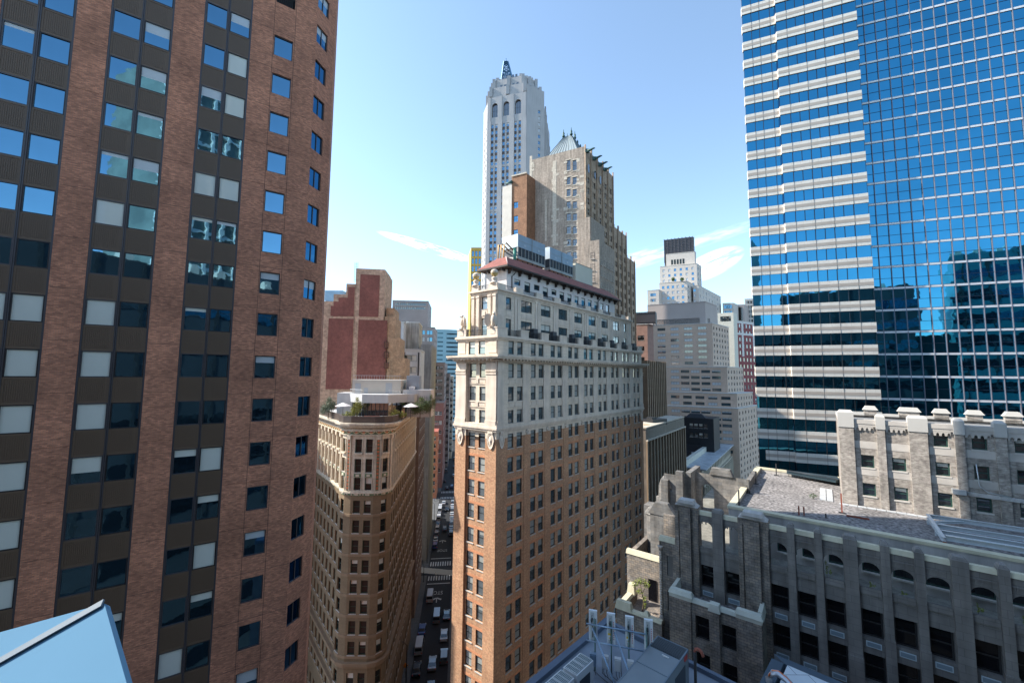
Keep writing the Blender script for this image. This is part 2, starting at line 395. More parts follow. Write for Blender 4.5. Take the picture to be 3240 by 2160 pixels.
for (u, v) in ((11.2, 3.0), (41.5, 3.4)):
    c = bpy.data.curves.new('lettering', 'FONT'); c.body = 'STOP'; c.size = 2.6; c.align_x = 'CENTER'
    o = bpy.data.objects.new('tmp', c); COL.objects.link(o); dg = bpy.context.evaluated_depsgraph_get(); me = bpy.data.meshes.new_from_object(o.evaluated_get(dg)); bpy.data.objects.remove(o)
    me.materials.clear(); me.materials.append(PAINT)
    l = bpy.data.objects.new('stop_lettering', me); COL.objects.link(l); l.parent = road; p = sp(u, v+.8, .013); l.location = p; l.rotation_euler = (0, 0, pi-radians(SH)); l.scale = (.62, 1.1, 1)
for u in (4.8, 47.5):
    mk = MB(); p = lambda a, b: sp(u+a, 4+b, .012)
    mk.quad(p(0, -.12), p(0, .12), p(2.6, .12), p(2.6, -.12)); mk.quad(p(2.2, .1), p(1.2, 1.2), p(1.9, 1.5), p(2.8, .1)); mk.quad(p(2.2, -.1), p(1.2, -1.2), p(1.9, -1.5), p(2.8, -.1)); mark('arrow_marking', mk)

# ------------------------------------------------------------------ left brick tower
P = at((845, 1180), 31.6); P0 = Vector((P.x, P.y, 0))
B = Bld('brick_tower', P0, 'tall red-brown brick tower with dark window bays filling the left side', 'tower')
F1 = Fc(hd(55.3)*-26, 55.3, 28.19, 1); off = 26.0; c1 = hd(55.3)*2.19
F3 = Fc(c1, 12.6, 2.46, 1); c2 = c1+hd(12.6)*2.46
F4 = Fc(c2, -22, 2.6, 1); c3 = c2+hd(-22)*2.6
ZT = 128
w = MB(); bays = [(-20.3, -17.15), (-15.1, -11.95), (-10.38, -7.12), (-5.42, -2.42)]
dbl = [69.25+3.365*k for k in range(-20, 18)]; sgl = [69.24+3.31*k for k in range(-20, 18)]; f3t = [69.25+3.235*k for k in range(-20, 18)]
h1 = [(a+off, b+off, 3, ZT-2) for a, b in bays]; hs = grid([(-.86+off, .52+off)], [t for t in sgl if t < 98], 1.75)
F1.wall(w, 0, ZT, h1+hs+[(-.86+off, .52+off, 98.6, 103.5)], .16)
h3 = grid([(.1, 1.5)], f3t, 1.62); F3.wall(w, 0, ZT, h3, .16); F4.wall(w, 0, ZT)
bk = [c3, c3+hd(-28)*14.5, c3+hd(-28)*14.5+Vector((-16, -2, 0)), Vector((-31, 6, 0)), hd(55.3)*-26]  # unseen back walls, deepened so the tower shades the stone building
for a, b in zip(bk, bk[1:]): w.quad((*a.xy, 0), (*b.xy, 0), (*b.xy, ZT), (*a.xy, ZT))
w.quad(*[(p.x, p.y, ZT) for p in (hd(55.3)*-26, c1, c2, c3, bk[1], bk[2], bk[3])])
jt = w; jm0 = len(w.m)
for t in sgl: F1.bx(jt, off-2.4, off+2.19, t+.38, t+.40, 0, .004); F1.bx(jt, off-7.1, off-5.44, t+.6, t+.62, 0, .004); F1.bx(jt, off-11.9, off-10.4, t+.6, t+.62, 0, .004)
for s_ in (-.93, .6): F1.bx(jt, off+s_, off+s_+.025, 3, ZT, 0, .005)
w.m[jm0:] = [1]*(len(w.m)-jm0)
B.part(w, 'wall', [BRK_L, mat('dark_joint', (.05, .03, .025), .9, var=0)])

bal = MB(); F1.bx(bal, off-.84, off+.5, 98.62, 103.4, -1.6, -1.5); B.part(bal, 'loggia_back', mat('dark_recess', (.03, .025, .025), .8, var=0))
rl = MB(); F1.bx(rl, off-.84, off+.5, 99.5, 99.56, -.12, -.06)
for i in range(10): F1.bx(rl, off-.8+i*.14, off-.78+i*.14, 98.62, 99.5, -.1, -.07)
B.part(rl, 'loggia_railing', IRON)
def spandrel(w_, h_, v):
    f = MB(); f.box(-w_/2, w_/2, .03, .1, 0, h_)
    for a, b, c, d in ((-w_/2, w_/2, 0, .1), (-w_/2, w_/2, h_-.1, h_), (-w_/2, -w_/2+.1, .1, h_-.1), (w_/2-.1, w_/2, .1, h_-.1)): f.box(a, b, 0, .03, c, d)
    n = int((w_-.3)/.09)
    for i in range(n): x = -w_/2+.17+i*.09; f.box(x, x+.045, .012, .03, .17, h_-.17)
    return f, MB()
for (a, b) in bays:
    mid = (a+b)/2; cols = ((a+.1, mid-.07), (mid+.07, b-.1))
    ml = MB()
    for x0, x1 in ((a, a+.1), (mid-.07, mid-.01), (mid+.01, mid+.07), (b-.1, b)): F1.bx(ml, off+x0, off+x1, 3, ZT-2, -.2, -.02)
    B.part(ml, 'mullion', FRM_G)
    for j, (x0, x1) in enumerate(cols):
        for t in dbl:
            vs = (0, 0, 0, 0, .15, .45) if t > 70 else (0, 0, 0, .3)
            if a < -9 and 60 < t < 75 and j == 0: vs = (.35, .6, 1)
            g_, bl = GL_BLUE, BL_PALE
            if t < 74 and a < -12: vs = (1,)
            if random.random() < .06: vs = (1,)
            B.windows(F1, [(off+x0, off+x1, t-1.72, t)], win_single, FRM_G if j == 0 else FRM_B, g_, bl if t > 75 else BL_CREAM, .06, vs)
        B.windows(F1, [(off+x0, off+x1, t-3.365, t-1.72) for t in dbl], spandrel, SPAN, SPAN, SPAN, .06, (0,), 'spandrel_panel')
B.windows(F1, hs, win_single, FRM_G, GL_BLUE, BL_PALE, .08, (0, 0, 0, .3, .5))
B.windows(F3, h3, win_n(2), FRM_G, GL_BLUE, BL_PALE, .08, (0, 0, 0, .4))
B.finish()

# ------------------------------------------------------------------ stone and brick office building in the middle
P = at((1573, 1124.5), 63); P0 = Vector((P.x, P.y, 0))
B = Bld('classical_office_building', P0, 'classical limestone and orange brick office building with red tiled penthouse roof and eagles', 'building')
AS, AF = 40.9, -52.2; LS, LF = 55.1, 8.9
S = Fc((0, 0), AS, LS, 1); Fr = Fc((0, 0), AF, LF, -1); nS, nF = S.n, Fr.n
tops = [69.66-3.728*k for k in range(0, 18)]
colsS = reg(2.69, 5.88, 9, 1.38)+reg(4.9, 5.88, 9, 1.40); colsF = [(2.53, 3.95), (4.73, 6.2)]
hS = grid(colsS, tops, 2.3); hF = grid(colsF, tops, 2.3)
ZB = 57.9
for z0, z1, m in ((0, ZB, BRK_M), (ZB, 70.1, LIME)):
    w = MB(); S.wall(w, z0, z1, hS, .28); Fr.wall(w, z0, z1, [(2.25, 6.5, z0, z1)] if z0 else [(2.25, 6.5, 4, z1)], .35)
    R_ = Fc(-nF*.35, AF, LF, -1); R_.wall(w, z0, z1, hF, .25, u0=2.25, u1=6.5)
    if m is BRK_M:
        for k, t in enumerate(tops):
            if t > ZB-.5: continue
            for i in range(9): S.bx(w, 2.45+i*5.88, 6.5+i*5.88, t+.03, t+.42, 0, .012, m=1)
            R_.bx(w, 2.4, 6.35, t+.03, t+.42, 0, .012, m=1)
        for i in range(10):      # shallow brick piers on the long side
            u = .05 if i == 0 else .86+i*5.88; S.bx(w, u, min(u+1.45, LS-.05), 0, ZB, 0, .07)
    B.part(w, 'wall', [m, mat('orange_soldier_brick', (.56, .25, .13), .88, var=.15, fine=.2, fscale=5)])
    if m is BRK_M: B.windows(R_, hF, win_hung, FRM_K, GL_MID, BL_GREY, .16, (0, .3, .5, .5, 1))
B.windows(S, hS, win_hung, FRM_K, GL_MID, BL_GREY, .18, (0, .3, .5, .5, 1))
# hidden sides and core
a, b = S.pt(LS, 0), Fr.pt(LF, 0); c = a+b
w = MB()
for p, q in ((a, c), (c, b)): w.quad((*p.xy, 0), (*q.xy, 0), (*q.xy, 70), (*p.xy, 70))
B.part(w, 'rear_wall', BRK_M)
SOLD = mat('orange_soldier_brick', (.56, .25, .13), .88, var=.15, fine=.2, fscale=5)
pl = MB()
for i in range(10):      # limestone pilasters with capitals
    pl.cut()
    u = .02 if i == 0 else 1.62+(i-1)*5.88+5.0-.35; u1_ = u+1.55
    if i == 9: u1_ = LS-.03
    S.bx(pl, u, u1_, 60.1, 70.05, 0, .16); S.bx(pl, u-.04, u1_+.04, 67.9, 68.15, 0, .26); S.bx(pl, u-.06, u1_+.06, 68.35, 68.6, 0, .3); S.bx(pl, u-.05, u1_+.05, 60.1, 60.7, 0, .26)
for u, u1_ in ((.02, 2.2), (6.55, 8.88)):
    pl.cut()
    Fr.bx(pl, u, u1_, 60.1, 70.05, 0, .14); Fr.bx(pl, u-.0, u1_+.05, 67.9, 68.15, 0, .24); Fr.bx(pl, u, u1_+.06, 68.35, 68.6, 0, .28); Fr.bx(pl, u, u1_+.05, 60.1, 60.7, 0, .24)
B.part(pl, 'pilaster', LIMEP)
pn = MB()                # carved spandrel panels
for t in tops[1:3]:
    for i in range(9):
        pn.cut(); u = 2.6+i*5.88; S.bx(pn, u, u+3.8, t+.38, t+.5, 0, .1); S.bx(pn, u, u+3.8, t+1.22, t+1.38, 0, .12); S.bx(pn, u+.3, u+3.5, t+.62, t+1.1, 0, .05); S.bx(pn, u+1.7, u+2.1, t+.55, t+1.2, 0, .12)
    pn.cut(); R_.bx(pn, 2.4, 6.35, t+.38, t+.5, 0, .12); R_.bx(pn, 2.4, 6.35, t+1.22, t+1.38, 0, .14); R_.bx(pn, 2.7, 6.0, t+.62, t+1.1, 0, .05); R_.bx(pn, 4.1, 4.65, t+.5, t+1.22, 0, .16)
B.part(pn, 'carved_panel', LIMEP)
def ring(mb, z0, z1, d, m=0, Sx=S, Fx=Fr, ls=None, lf=None):     # moulding round the corner of the two seen faces
    ls = ls or Sx.W; lf = lf or Fx.W
    A0, A1, A2 = Sx.pt(ls, 0), Sx.pt(0, 0), Fx.pt(lf, 0)
    k = d; o1 = A1+(nS+nF)*k/(1+nS.dot(nF)); o0 = A0+nS*k; o2 = A2+nF*k
    o0 = o0+Sx.h*k*.8; o2 = o2+Fx.h*k*.8
    poly = [A2-nF*.6, A1-(nS+nF)*.5, A0-nS*.6, o0, o1, o2]
    mb.prism([(p.x, p.y) for p in poly][::-1], z0, z1, m)
cn = MB(); ring(cn, 59.0, 59.35, .18); ring(cn, 59.35, 59.7, .36); ring(cn, 59.7, 60.1, .24); B.part(cn, 'belt_course', LIMEP)
cn = MB(); ring(cn, 69.95, 70.12, .3); ring(cn, 70.35, 70.62, 1.25); ring(cn, 70.62, 70.9, 1.42)
for i in range(66): u = .25+i*.84; S.bx(cn, u, u+.36, 70.1, 70.36, 0, 1.05)
for i in range(11): u = .2+i*.82; Fr.bx(cn, u, u+.36, 70.1, 70.36, 0, 1.05)
ring(cn, 70.1, 70.22, .55)
dn = cn
for i in range(180): S.bx(dn, i*.305, i*.305+.16, 69.72, 69.94, 0, .26)
for i in range(29): Fr.bx(dn, i*.305, i*.305+.16, 69.72, 69.94, 0, .26)
B.part(cn, 'main_cornice', LIMEP)
# attic storey
S2 = Fc(-(nS+nF)*.12, AS, LS-.2, 1); F2 = Fc(-(nS+nF)*.12, AF, LF-.2, -1)
hS2 = grid(colsS, [73.35], 2.15); hF2 = grid(colsF, [73.3], 2.15)
w = MB(); S2.wall(w, 70.1, 73.5, hS2, .25); F2.wall(w, 70.1, 73.5, hF2, .25)
for i in range(10):
    u = .1 if i == 0 else 1.62+(i-1)*5.88+4.75; S2.bx(w, u, min(u+1.4, LS-.2), 71.0, 73.45, 0, .07)
for u in (.1, 6.9): F2.bx(w, u, u+1.7, 71.3, 73.2, 0, .08)
B.part(w, 'attic_wall', LIME); B.windows(S2, hS2, win_hung, FRM_K, GL_MID, BL_GREY, .16, (.3, .5, .6, 1)); B.windows(F2, hF2, win_hung, FRM_K, GL_MID, BL_CREAM, .16, (.5, 1))
cn = MB(); ring(cn, 73.4, 73.7, .12); ring(cn, 73.7, 74.0, .32); ring(cn, 74.0, 74.12, .2)
w = MB(); cs = [S.pt(0, 0), S.pt(LS, 0), c, Fr.pt(LF, 0)]; cn.prism([(p.x, p.y) for p in cs][::-1], 73.9, 74.02); B.part(cn, 'terrace_ledge', LIMEP)
pd = MB(); peds = [(-.0, 2.4), (5.8, 7.9), (11.6, 13.8), (17.5, 19.9), (24.05, 25.95), (29.7, 31.7), (35.7, 37.5), (41.3, 43.2), (47.4, 49.2), (53.1, 55.1)]
for a_, b_ in peds: pd.cut(); S.bx(pd, a_, b_, 74.1, 75.25, -.75, .02); S.bx(pd, a_-.06, b_+.06, 75.25, 75.42, -.8, .08)
for a_, b_ in ((0, 2.1), (6.9, 8.9)): pd.cut(); Fr.bx(pd, a_, b_, 74.1, 75.25, -.75, .02); Fr.bx(pd, a_-.06, b_+.06, 75.25, 75.42, -.8, .08); Fr.bx(pd, a_+.5, b_-.5, 74.3, 75.1, 0, .07)
B.part(pd, 'parapet_pedestal', LIMEP)
def railing(mb, fc, u0, u1, z0, z1, d=-.3, step=.16):
    fc.bx(mb, u0, u1, z1-.06, z1, d-.03, d+.03); fc.bx(mb, u0, u1, z0+.08, z0+.12, d-.02, d+.02)
    n = max(1, int((u1-u0)/step))
    for i in range(n): u = u0+(i+.5)*(u1-u0)/n; fc.bx(mb, u-.015, u+.015, z0, z1-.05, d-.015, d+.015)
rl = MB()
for (x0, x1), (y0, y1) in zip(peds, peds[1:]): rl.cut(); railing(rl, S, x1, y0, 74.05, 75.2)
rl.cut(); railing(rl, Fr, 2.1, 6.9, 74.05, 75.2); B.part(rl, 'terrace_railing', IRON)
scr = MB()
for (x0, x1), (y0, y1) in list(zip(peds, peds[1:]))[1:]:
    scr.cut(); S.bx(scr, y0-1.7, y0-.5, 74.05, 76.0, -1.15, -.45)
B.part(scr, 'terrace_screen', mat('charcoal_screen', (.06, .065, .075), .7, var=.1))
# upper block
io = -(nS+nF)*1.2/(1+nS.dot(nF))
S3 = Fc(io, AS, 50.2, 1); F3_ = Fc(io, AF, 5.7, -1)
ucS = [(2.14, 3.5)]+[(6.1+i*5.735, 9.15+i*5.735) for i in range(7)]+[(46.25, 47.6)]
hA = grid(ucS, [80.78], 2.08); hB = grid(ucS, [77.15], 2.9); hFu = grid([(2.1, 3.48)], [80.8], 2.15)+grid([(2.1, 3.48)], [77.2], 3.0)
w = MB(); S3.wall(w, 74.0, 81.2, hA+hB, .25); F3_.wall(w, 74.0, 81.2, hFu, .3)
e_, f_ = S3.pt(50.2, 0), F3_.pt(5.7, 0); far = e_+F3_.h*5.7
w.quad((*e_.xy, 74), (*far.xy, 74), (*far.xy, 81.2), (*e_.xy, 81.2)); w.quad((*far.xy, 74), (*f_.xy, 74), (*f_.xy, 81.2), (*far.xy, 81.2))
B.part(w, 'upper_wall', LIME)
w = MB(); F3_.bx(w, 5.68, 6.35, 74.05, 81.9, -9, -.9); B.part(w, 'rear_wing', mat('dim_tan_brick', (.36, .27, .19), .9, var=.2, fine=.2))
WN2R = win_n(2, True)
for x in hA+hB: B.windows(S3, [x], WN2R if x[1]-x[0] > 2 else win_hung, FRM_K, GL_MID, BL_CREAM, .15, (0, .2, .35))
B.windows(F3_, hFu, win_hung, FRM_K, GL_MID, BL_CREAM, .2, (.4,))
pl = MB()
for i in range(9):
    for du in (-1.45, -.72):
        u = 6.1+i*5.735+du-.35 if i < 8 else 44.3+du
        if i == 8: continue
        pl.cut(); S3.bx(pl, u, u+.6, 74.3, 80.95, 0, .14); S3.bx(pl, u-.04, u+.64, 80.75, 80.98, 0, .2)
for u in (.1, 1.15, 3.75, 4.85): pl.cut(); F3_.bx(pl, u, u+.62, 74.3, 80.95, 0, .3); F3_.bx(pl, u-.06, u+.68, 80.65, 80.98, 0, .38)
pl.cut(); S3.bx(pl, .05, 1.6, 74.3, 80.95, 0, .1); pl.cut(); S3.bx(pl, 48.2, 50.15, 74.3, 80.95, 0, .1)
B.part(pl, 'upper_pilaster', LIMEP)
pn = MB()
for a_, b_ in ucS: pn.cut(); S3.bx(pn, a_, b_, 77.5, 78.5, 0, .04); S3.bx(pn, a_+.2, b_-.2, 77.7, 78.35, .04, .08)
pn.cut(); F3_.bx(pn, 2.1, 3.48, 77.5, 78.45, 0, .05); F3_.bx(pn, 2.5, 3.1, 77.6, 78.3, .05, .14); B.part(pn, 'upper_panel', LIMEP)
cn = MB(); ring(cn, 81.0, 81.2, .1, Sx=S3, Fx=F3_); ring(cn, 81.2, 81.55, .2, Sx=S3, Fx=F3_); ring(cn, 81.55, 81.85, .5, Sx=S3, Fx=F3_)
ff = [S3.pt(0, 0), e_, far, f_]; cn.prism([(p.x, p.y) for p in ff][::-1], 81.6, 81.83); B.part(cn, 'upper_cornice', LIMEP)
pd = MB()
for a_, b_ in ((0, 2.0), (4.6, 6.6), (10.4, 12.4), (16.2, 18.2), (22, 24), (27.8, 29.8), (33.5, 35.4), (39.3, 41.2), (45, 46.8), (48.6, 50.2)): pd.cut(); S3.bx(pd, a_, b_, 81.83, 82.8, -.6, .1)
for a_, b_ in ((0, 1.8), (4.1, 5.7)): pd.cut(); F3_.bx(pd, a_, b_, 81.83, 82.8, -.6, .1)
B.part(pd, 'roof_parapet', LIMEP)
rl = MB(); railing(rl, S3, 2, 50, 81.85, 82.75, -.2); railing(rl, F3_, 1.8, 4.1, 81.85, 82.75, -.2); B.part(rl, 'roof_railing', IRON)
# stucco penthouse under the tiled roof
kk = 1/(1+nS.dot(nF)); pO = -(nS*2.7+nF*2.7)*kk+hd(AS)*2.5
S4 = Fc(pO, AS, 40.4, 1); F4_ = Fc(pO, AF, 4.6, -1)
phs = []
pc = [(4.55, 6.25, 0), (7.4, 9.1, 1), (10.26, 11.95, 0), (13.0, 14.7, 1), (15.9, 17.6, 0), (18.7, 20.4, 1), (21.6, 23.2, 1), (24.4, 26.0, 1), (27.2, 28.8, 1), (30.0, 31.6, 1), (32.8, 34.4, 1), (35.6, 37.2, 1), (38.35, 40.05, 1)]
for a_, b_, t_ in pc: phs.append((a_-2.5, b_-2.5, 82.9 if t_ else 83.75, 84.78))
w = MB(); S4.wall(w, 81.8, 86.1, phs, .2); F4_.wall(w, 81.8, 86.1, [(2.1, 3.3, 83.0, 84.5)], .2)
g1 = S4.pt(40.4, 0); g2 = F4_.pt(4.6, 0); g3 = g1+F4_.h*4.6
w.quad((*g1.xy, 81.8), (*g3.xy, 81.8), (*g3.xy, 86.1), (*g1.xy, 86.1)); w.quad((*g3.xy, 81.8), (*g2.xy, 81.8), (*g2.xy, 86.1), (*g3.xy, 86.1))
B.part(w, 'penthouse_wall', STUC); B.windows(S4, phs, win_single, mat('brown_frame', (.07, .05, .045), .5, var=0), GL_DARK, BL_CREAM, .12, (0, .25, .4)); B.windows(F4_, [(2.1, 3.3, 83.0, 84.5)], win_single, MATS['brown_frame'], GL_DARK, BL_CREAM, .12, (0,))
def outset(d): return [S4.pt(-0, 0)+(nS+nF)*d*kk, S4.pt(40.4, 0)+nS*d+S4.h*d, g3+S4.h*d-nS*d, g2+F4_.h*d-nS*d*0+nF*d]
def quadring(ds, df): # corners: near, side end, far, front end
    return [S4.pt(0, 0)+(nS*ds+nF*ds)*kk, S4.pt(40.4, 0)+nS*ds+S4.h*ds, g3+S4.h*ds+F4_.h*ds, F4_.pt(4.6, 0)+nF*ds+F4_.h*ds]
e0, e1 = quadring(1.25, 0), quadring(-1.2, 0)
rf = MB(); rf.prism([(p.x, p.y) for p in e0][::-1], 86.22, 86.5, 0, [(p.x, p.y) for p in e0][::-1]); rf.prism([(p.x, p.y) for p in e0][::-1], 86.503, 88.7, 1, [(p.x, p.y) for p in e1][::-1])
B.part(rf, 'tiled_roof', [DKWOOD, TILE])
br = MB()
for i in range(15): br.cut(); u = .3+i*2.83; S4.bx(br, u, u+.32, 85.75, 86.22, 0, .95); S4.bx(br, u+.04, u+.28, 85.35, 85.75, 0, .5)
for i in range(3): br.cut(); u = .3+i*1.6; F4_.bx(br, u, u+.28, 85.75, 86.22, 0, .95)
B.part(br, 'eave_bracket', DKWOOD)
dp = MB()
for u in (1.3, 31.9): dp.cut(); dp.tube([S4.pt(u+.5, 86.1, .9), S4.pt(u+.3, 85.3, .2), S4.pt(u, 85.1, .12), S4.pt(u, 82.9, .12)], .09)
B.part(dp, 'downpipe', DKWOOD)
hp = MB(); hp.tube([tuple(e0[0].xy)+(86.55,), tuple(e1[0].xy)+(88.76,)], .1); B.part(hp, 'hip_ridge', mat('pale_tile', (.55, .40, .36), .8, var=0))
ov = MB()
def cart(mb, fc, u, z, w_, h_):
    mb.cut(); n = 18; pts = []
    for i in range(n): t = 2*pi*i/n; pts.append((u+w_*cos(t)*(1-.15*(sin(t) < 0)), z+h_*sin(t)))
    for k in range(n):
        a_, b_ = pts[k], pts[(k+1) % n]; ia, ib = (u+(a_[0]-u)*.68, z+(a_[1]-z)*.74), (u+(b_[0]-u)*.68, z+(b_[1]-z)*.74)
        mb.quad(fc.pt(*a_, .0), fc.pt(*b_, .0), fc.pt(*b_, .2), fc.pt(*a_, .2)); mb.quad(fc.pt(*a_, .2), fc.pt(*b_, .2), fc.pt(*ib, .16), fc.pt(*ia, .16)); mb.quad(fc.pt(*ia, .16), fc.pt(*ib, .16), fc.pt(*ib, .08), fc.pt(*ia, .08))
        mb.quad(fc.pt(*ia, .08), fc.pt(*ib, .08), fc.pt(u, z, .3))
    fc.bx(mb, u-w_*.7, u+w_*.7, z+h_*.9, z+h_*1.2, 0, .28)
for u in (1.05, 7.7): cart(ov, Fr, u, 57.6, .72, 1.25)
cart(ov, S, 1.15, 57.6, .6, 1.2); cart(ov, S, 54.2, 57.6, .6, 1.2)
for i in range(8): cart(ov, S, 1.5+.5+(i+1)*5.88-.35, 58.3, .36, .36)
B.part(ov, 'cartouche', LIMEP)
B.finish(); MUN = B

def globe(fc, u, d, z, label):
    p = B.M @ fc.pt(u, z, d); t = thing('globe_lamp', p, label, 'lamp', group='globe lamps on the corner parapet')
    m = MB(); m.lathe((0, 0, 0), [(.75, 0), (.75, .15), (.5, .3), (.35, .5), (.45, .75), (.5, .95), (.3, 1.1)]); m.build('pedestal', LIMEP, t)
    m = MB(); m.ball((0, 0, 1.75), .6, 16, 10); m.build('globe', GOLD, t)
    m = MB(); m.ball((0, 0, 1.98), (.63, .63, .42), 16, 6); m.tube([(.62*cos(i*pi/8), .62*sin(i*pi/8), 1.75) for i in range(17)], .04); m.build('cap', LIMEP, t)
globe(F3_, .9, -.3, 82.8, 'amber globe lamp on the near corner of the limestone roof parapet'); globe(F3_, 5.0, -.3, 82.8, 'amber globe lamp on the far left corner of the roof parapet')
def eagle(fc, u, z, label, rz):
    t = thing('stone_eagle', B.M @ fc.pt(u, z, -.35), label, 'statue', rz=rz, group='stone eagles on the terrace corners')
    t.scale = (1.25, 1.25, 1.25)
    m = MB(); m.ball((0, 0, .95), (.38, .42, .75), 12, 8); m.ball((0, -.08, 1.75), (.2, .26, .27), 10, 6); m.ball((0, -.02, 1.5), (.22, .22, .35), 10, 6)
    m.tube([(0, -.3, 1.78), (0, -.46, 1.72), (0, -.5, 1.6)], [.1, .07, .02]); m.ball((0, .3, .3), (.3, .2, .45), 8, 5)
    for s_ in (-1, 1): m.tube([(s_*.18, -.05, .5), (s_*.2, -.12, .05)], [.17, .11])
    m.box(-.5, .5, -.45, .45, -.04, .08); m.build('body', LIMEP, t)
    for s_ in (-1, 1):
        wg = MB(); n = 12; o_ = [(s_*.3, .05, 1.35), (s_*.55, .1, 1.75), (s_*.95, .18, 1.7), (s_*1.2, .25, 1.2), (s_*1.15, .3, .6), (s_*.9, .3, .15), (s_*.55, .25, .0), (s_*.35, .2, .5)]
        i = len(wg.v); wg.v += [p for p in o_]+[(x, y+.14, z_) for x, y, z_ in o_]; k = len(o_)
        wg.f += [tuple(range(i, i+k)), tuple(range(i+2*k-1, i+k-1, -1))]+[(i+a_, i+(a_+1) % k, i+k+(a_+1) % k, i+k+a_) for a_ in range(k)]; wg.m += [0]*(k+2); wg.sm += [False]*(k+2)
        wg.build('wing', LIMEP, t)
eagle(Fr, 1.1, 75.42, 'stone eagle with raised wings on the near terrace corner', S.rz*.5+Fr.rz*.5)
eagle(Fr, 8.0, 75.42, 'stone eagle in profile on the far left terrace corner', Fr.rz-.9)
# plant on the roof
def tower_unit(u0, u1, label):
    f = Fc(-(nS+nF)*6*kk, AS, 60, 1); f = Fc(f.P, AS, 60, 1)
    t = thing('cooling_tower', B.M @ f.pt(u0, 88.7), label, 'cooling tower', group='cooling towers on the tiled roof'); o_ = f.pt(u0, 0)
    g_ = Fc(Vector((0, 0, 0)), AS, u1-u0, 1); L_ = u1-u0; zb = 90.1-88.7; D_ = 4.2
    m = MB(); g_.bx(m, 0, L_, zb+2.35, zb+4.9, -D_, 0); g_.bx(m, L_*.08, L_*.4, zb+4.9, zb+5.25, -D_*.8, -D_*.2); g_.bx(m, L_*.58, L_*.9, zb+4.9, zb+5.25, -D_*.8, -D_*.2); m.build('housing', GALV, t)
    m = MB(); g_.bx(m, .1, L_-.1, zb+.55, zb+2.35, -D_+.1, -.12); m.build('louvre', mat('dark_louvre', (.03, .035, .045), .5, var=.1), t)
    m = MB()
    for i in range(9): u = i*(L_-.12)/8; g_.bx(m, u, u+.12, zb+.5, zb+2.35, -.1, .02)
    g_.bx(m, 0, L_, zb, zb+.55, -D_, .02); g_.bx(m, L_/2-.04, L_/2+.04, zb, zb+4.9, .02, .08); g_.bx(m, 0, L_, zb+3.6, zb+3.66, 0, .03)
    m.build('frame', mat('grey_steel', (.34, .33, .31), .5, metal=.3, var=.1), t)
    m = MB()
    for i in range(6): u = .4+i*(L_-1)/5; g_.bx(m, u, u+.2, -.1, zb, -.6, -.4); g_.bx(m, u, u+.2, -.1, zb, -D_+.4, -D_+.6)
    m.build('leg', IRON, t)
    m = MB()
    for q in (.25, .75):
        cc = g_.pt(L_*q, zb+3.0, .03)
        for k in (-1, 0, 1): g_.bx(m, L_*q-.35+.1*abs(k), L_*q+.35-.1*abs(k), zb+3.0+k*.14-.03, zb+3.0+k*.14+.03, 0, .025)
    m.build('maker_badge', mat('pale_badge', (.6, .65, .68), .5, var=0), t)
tower_unit(6.23, 15.1, 'large blue-grey cooling tower, the nearer on the tiled roof'); tower_unit(16.8, 25.85, 'blue-grey cooling tower, the farther on the tiled roof')
f = Fc(-(nS+nF)*6*kk, AS, 60, 1); m = MB(); t = thing('roof_bulkhead', B.M @ f.pt(27, 88.6), 'plain cream box bulkhead at the far end of the cooling towers', 'bulkhead')
g_ = Fc(Vector((0, 0, 0)), AS, 8, 1); g_.bx(m, 0, 7.7, 0, 5.2, -3, 0); m.build('wall', CREAM, t); m = MB(); g_.bx(m, -.05, 7.75, 5.2, 5.3, -3.05, .05); m.build('coping', ROOF_G, t)
t = thing('roof_piping', B.M @ f.pt(4, 88.6), 'brass and green pipes climbing beside the nearest cooling tower', 'pipes')
m = MB()
for k in range(3): m.tube([g_.pt(-.8+k*.3, 0, -1-k), g_.pt(-.6+k*.3, 3.6+k*.3, -1-k), g_.pt(.2, 4.3, -1.2-k), g_.pt(2.2, 3.4, -1.2-k)], .14)
m.build('brass_pipe', BRASS, t); m = MB(); m.tube([g_.pt(1.2, 0, .1), g_.pt(1.2, 3.2, .1)], .3, 10); m.tube([g_.pt(1.9, 0, -.4), g_.pt(1.9, 2.6, -.4)], .16, 8); m.build('green_pipe', GREEN, t)
m = MB(); railing(m, g_, -.5, 30, -.1, .8, .6, 1.2); m.build('guard_rail', FRM_G, t)

# ------------------------------------------------------------------ striped and glass tower on the right
K = .9
P = at((2340+1040/2.45, 640+600/2.45), 80*K); P0 = Vector((P.x, P.y, 0)); AG = -68.0
def zk(z): return 68+(z-68)*K
B = Bld('striped_glass_tower', P0, 'huge office tower with blue glass and cream striped bands on the right', 'tower')
SM = Fc((0, 0), AG, 14.62*K, -1); nG = SM.n; SL = Fc(-nG*.6, AG, 21.2*K, -1); SG = Fc(-nG*2.0, AG+180, 70, 1)
GRAN = mat('cream_granite', (.70, .65, .58), .75, var=.05, fine=.04, brick=(1.45, 30, (.5, .46, .4), (.68, .63, .56), .015)); GRAN2 = mat('taupe_granite', (.42, .36, .31), .75, var=.06)
GL_T = mat('blue_tower_glass', (.055, .28, .45), .02, metal=1, var=.10, vscale=.12, wav=(.5, .010))
GL_T2 = mat('blue_tower_glass_strip', (.055, .28, .45), .02, metal=1, var=.08, vscale=.12, wav=(.6, .007))
MULL = mat('mauve_grey_mullion', (.17, .17, .21), .5, metal=.2, var=0); MULD = mat('dark_navy_mullion', (.03, .04, .07), .4, metal=.4, var=0)
fl = [zk(65.6+4.46*k) for k in range(-14, 26)]; FH = 4.46*K; WH = 2.45*K; BH = FH-WH; TOPZ = fl[-1]+BH
w = MB(); st = MB(); hw = []
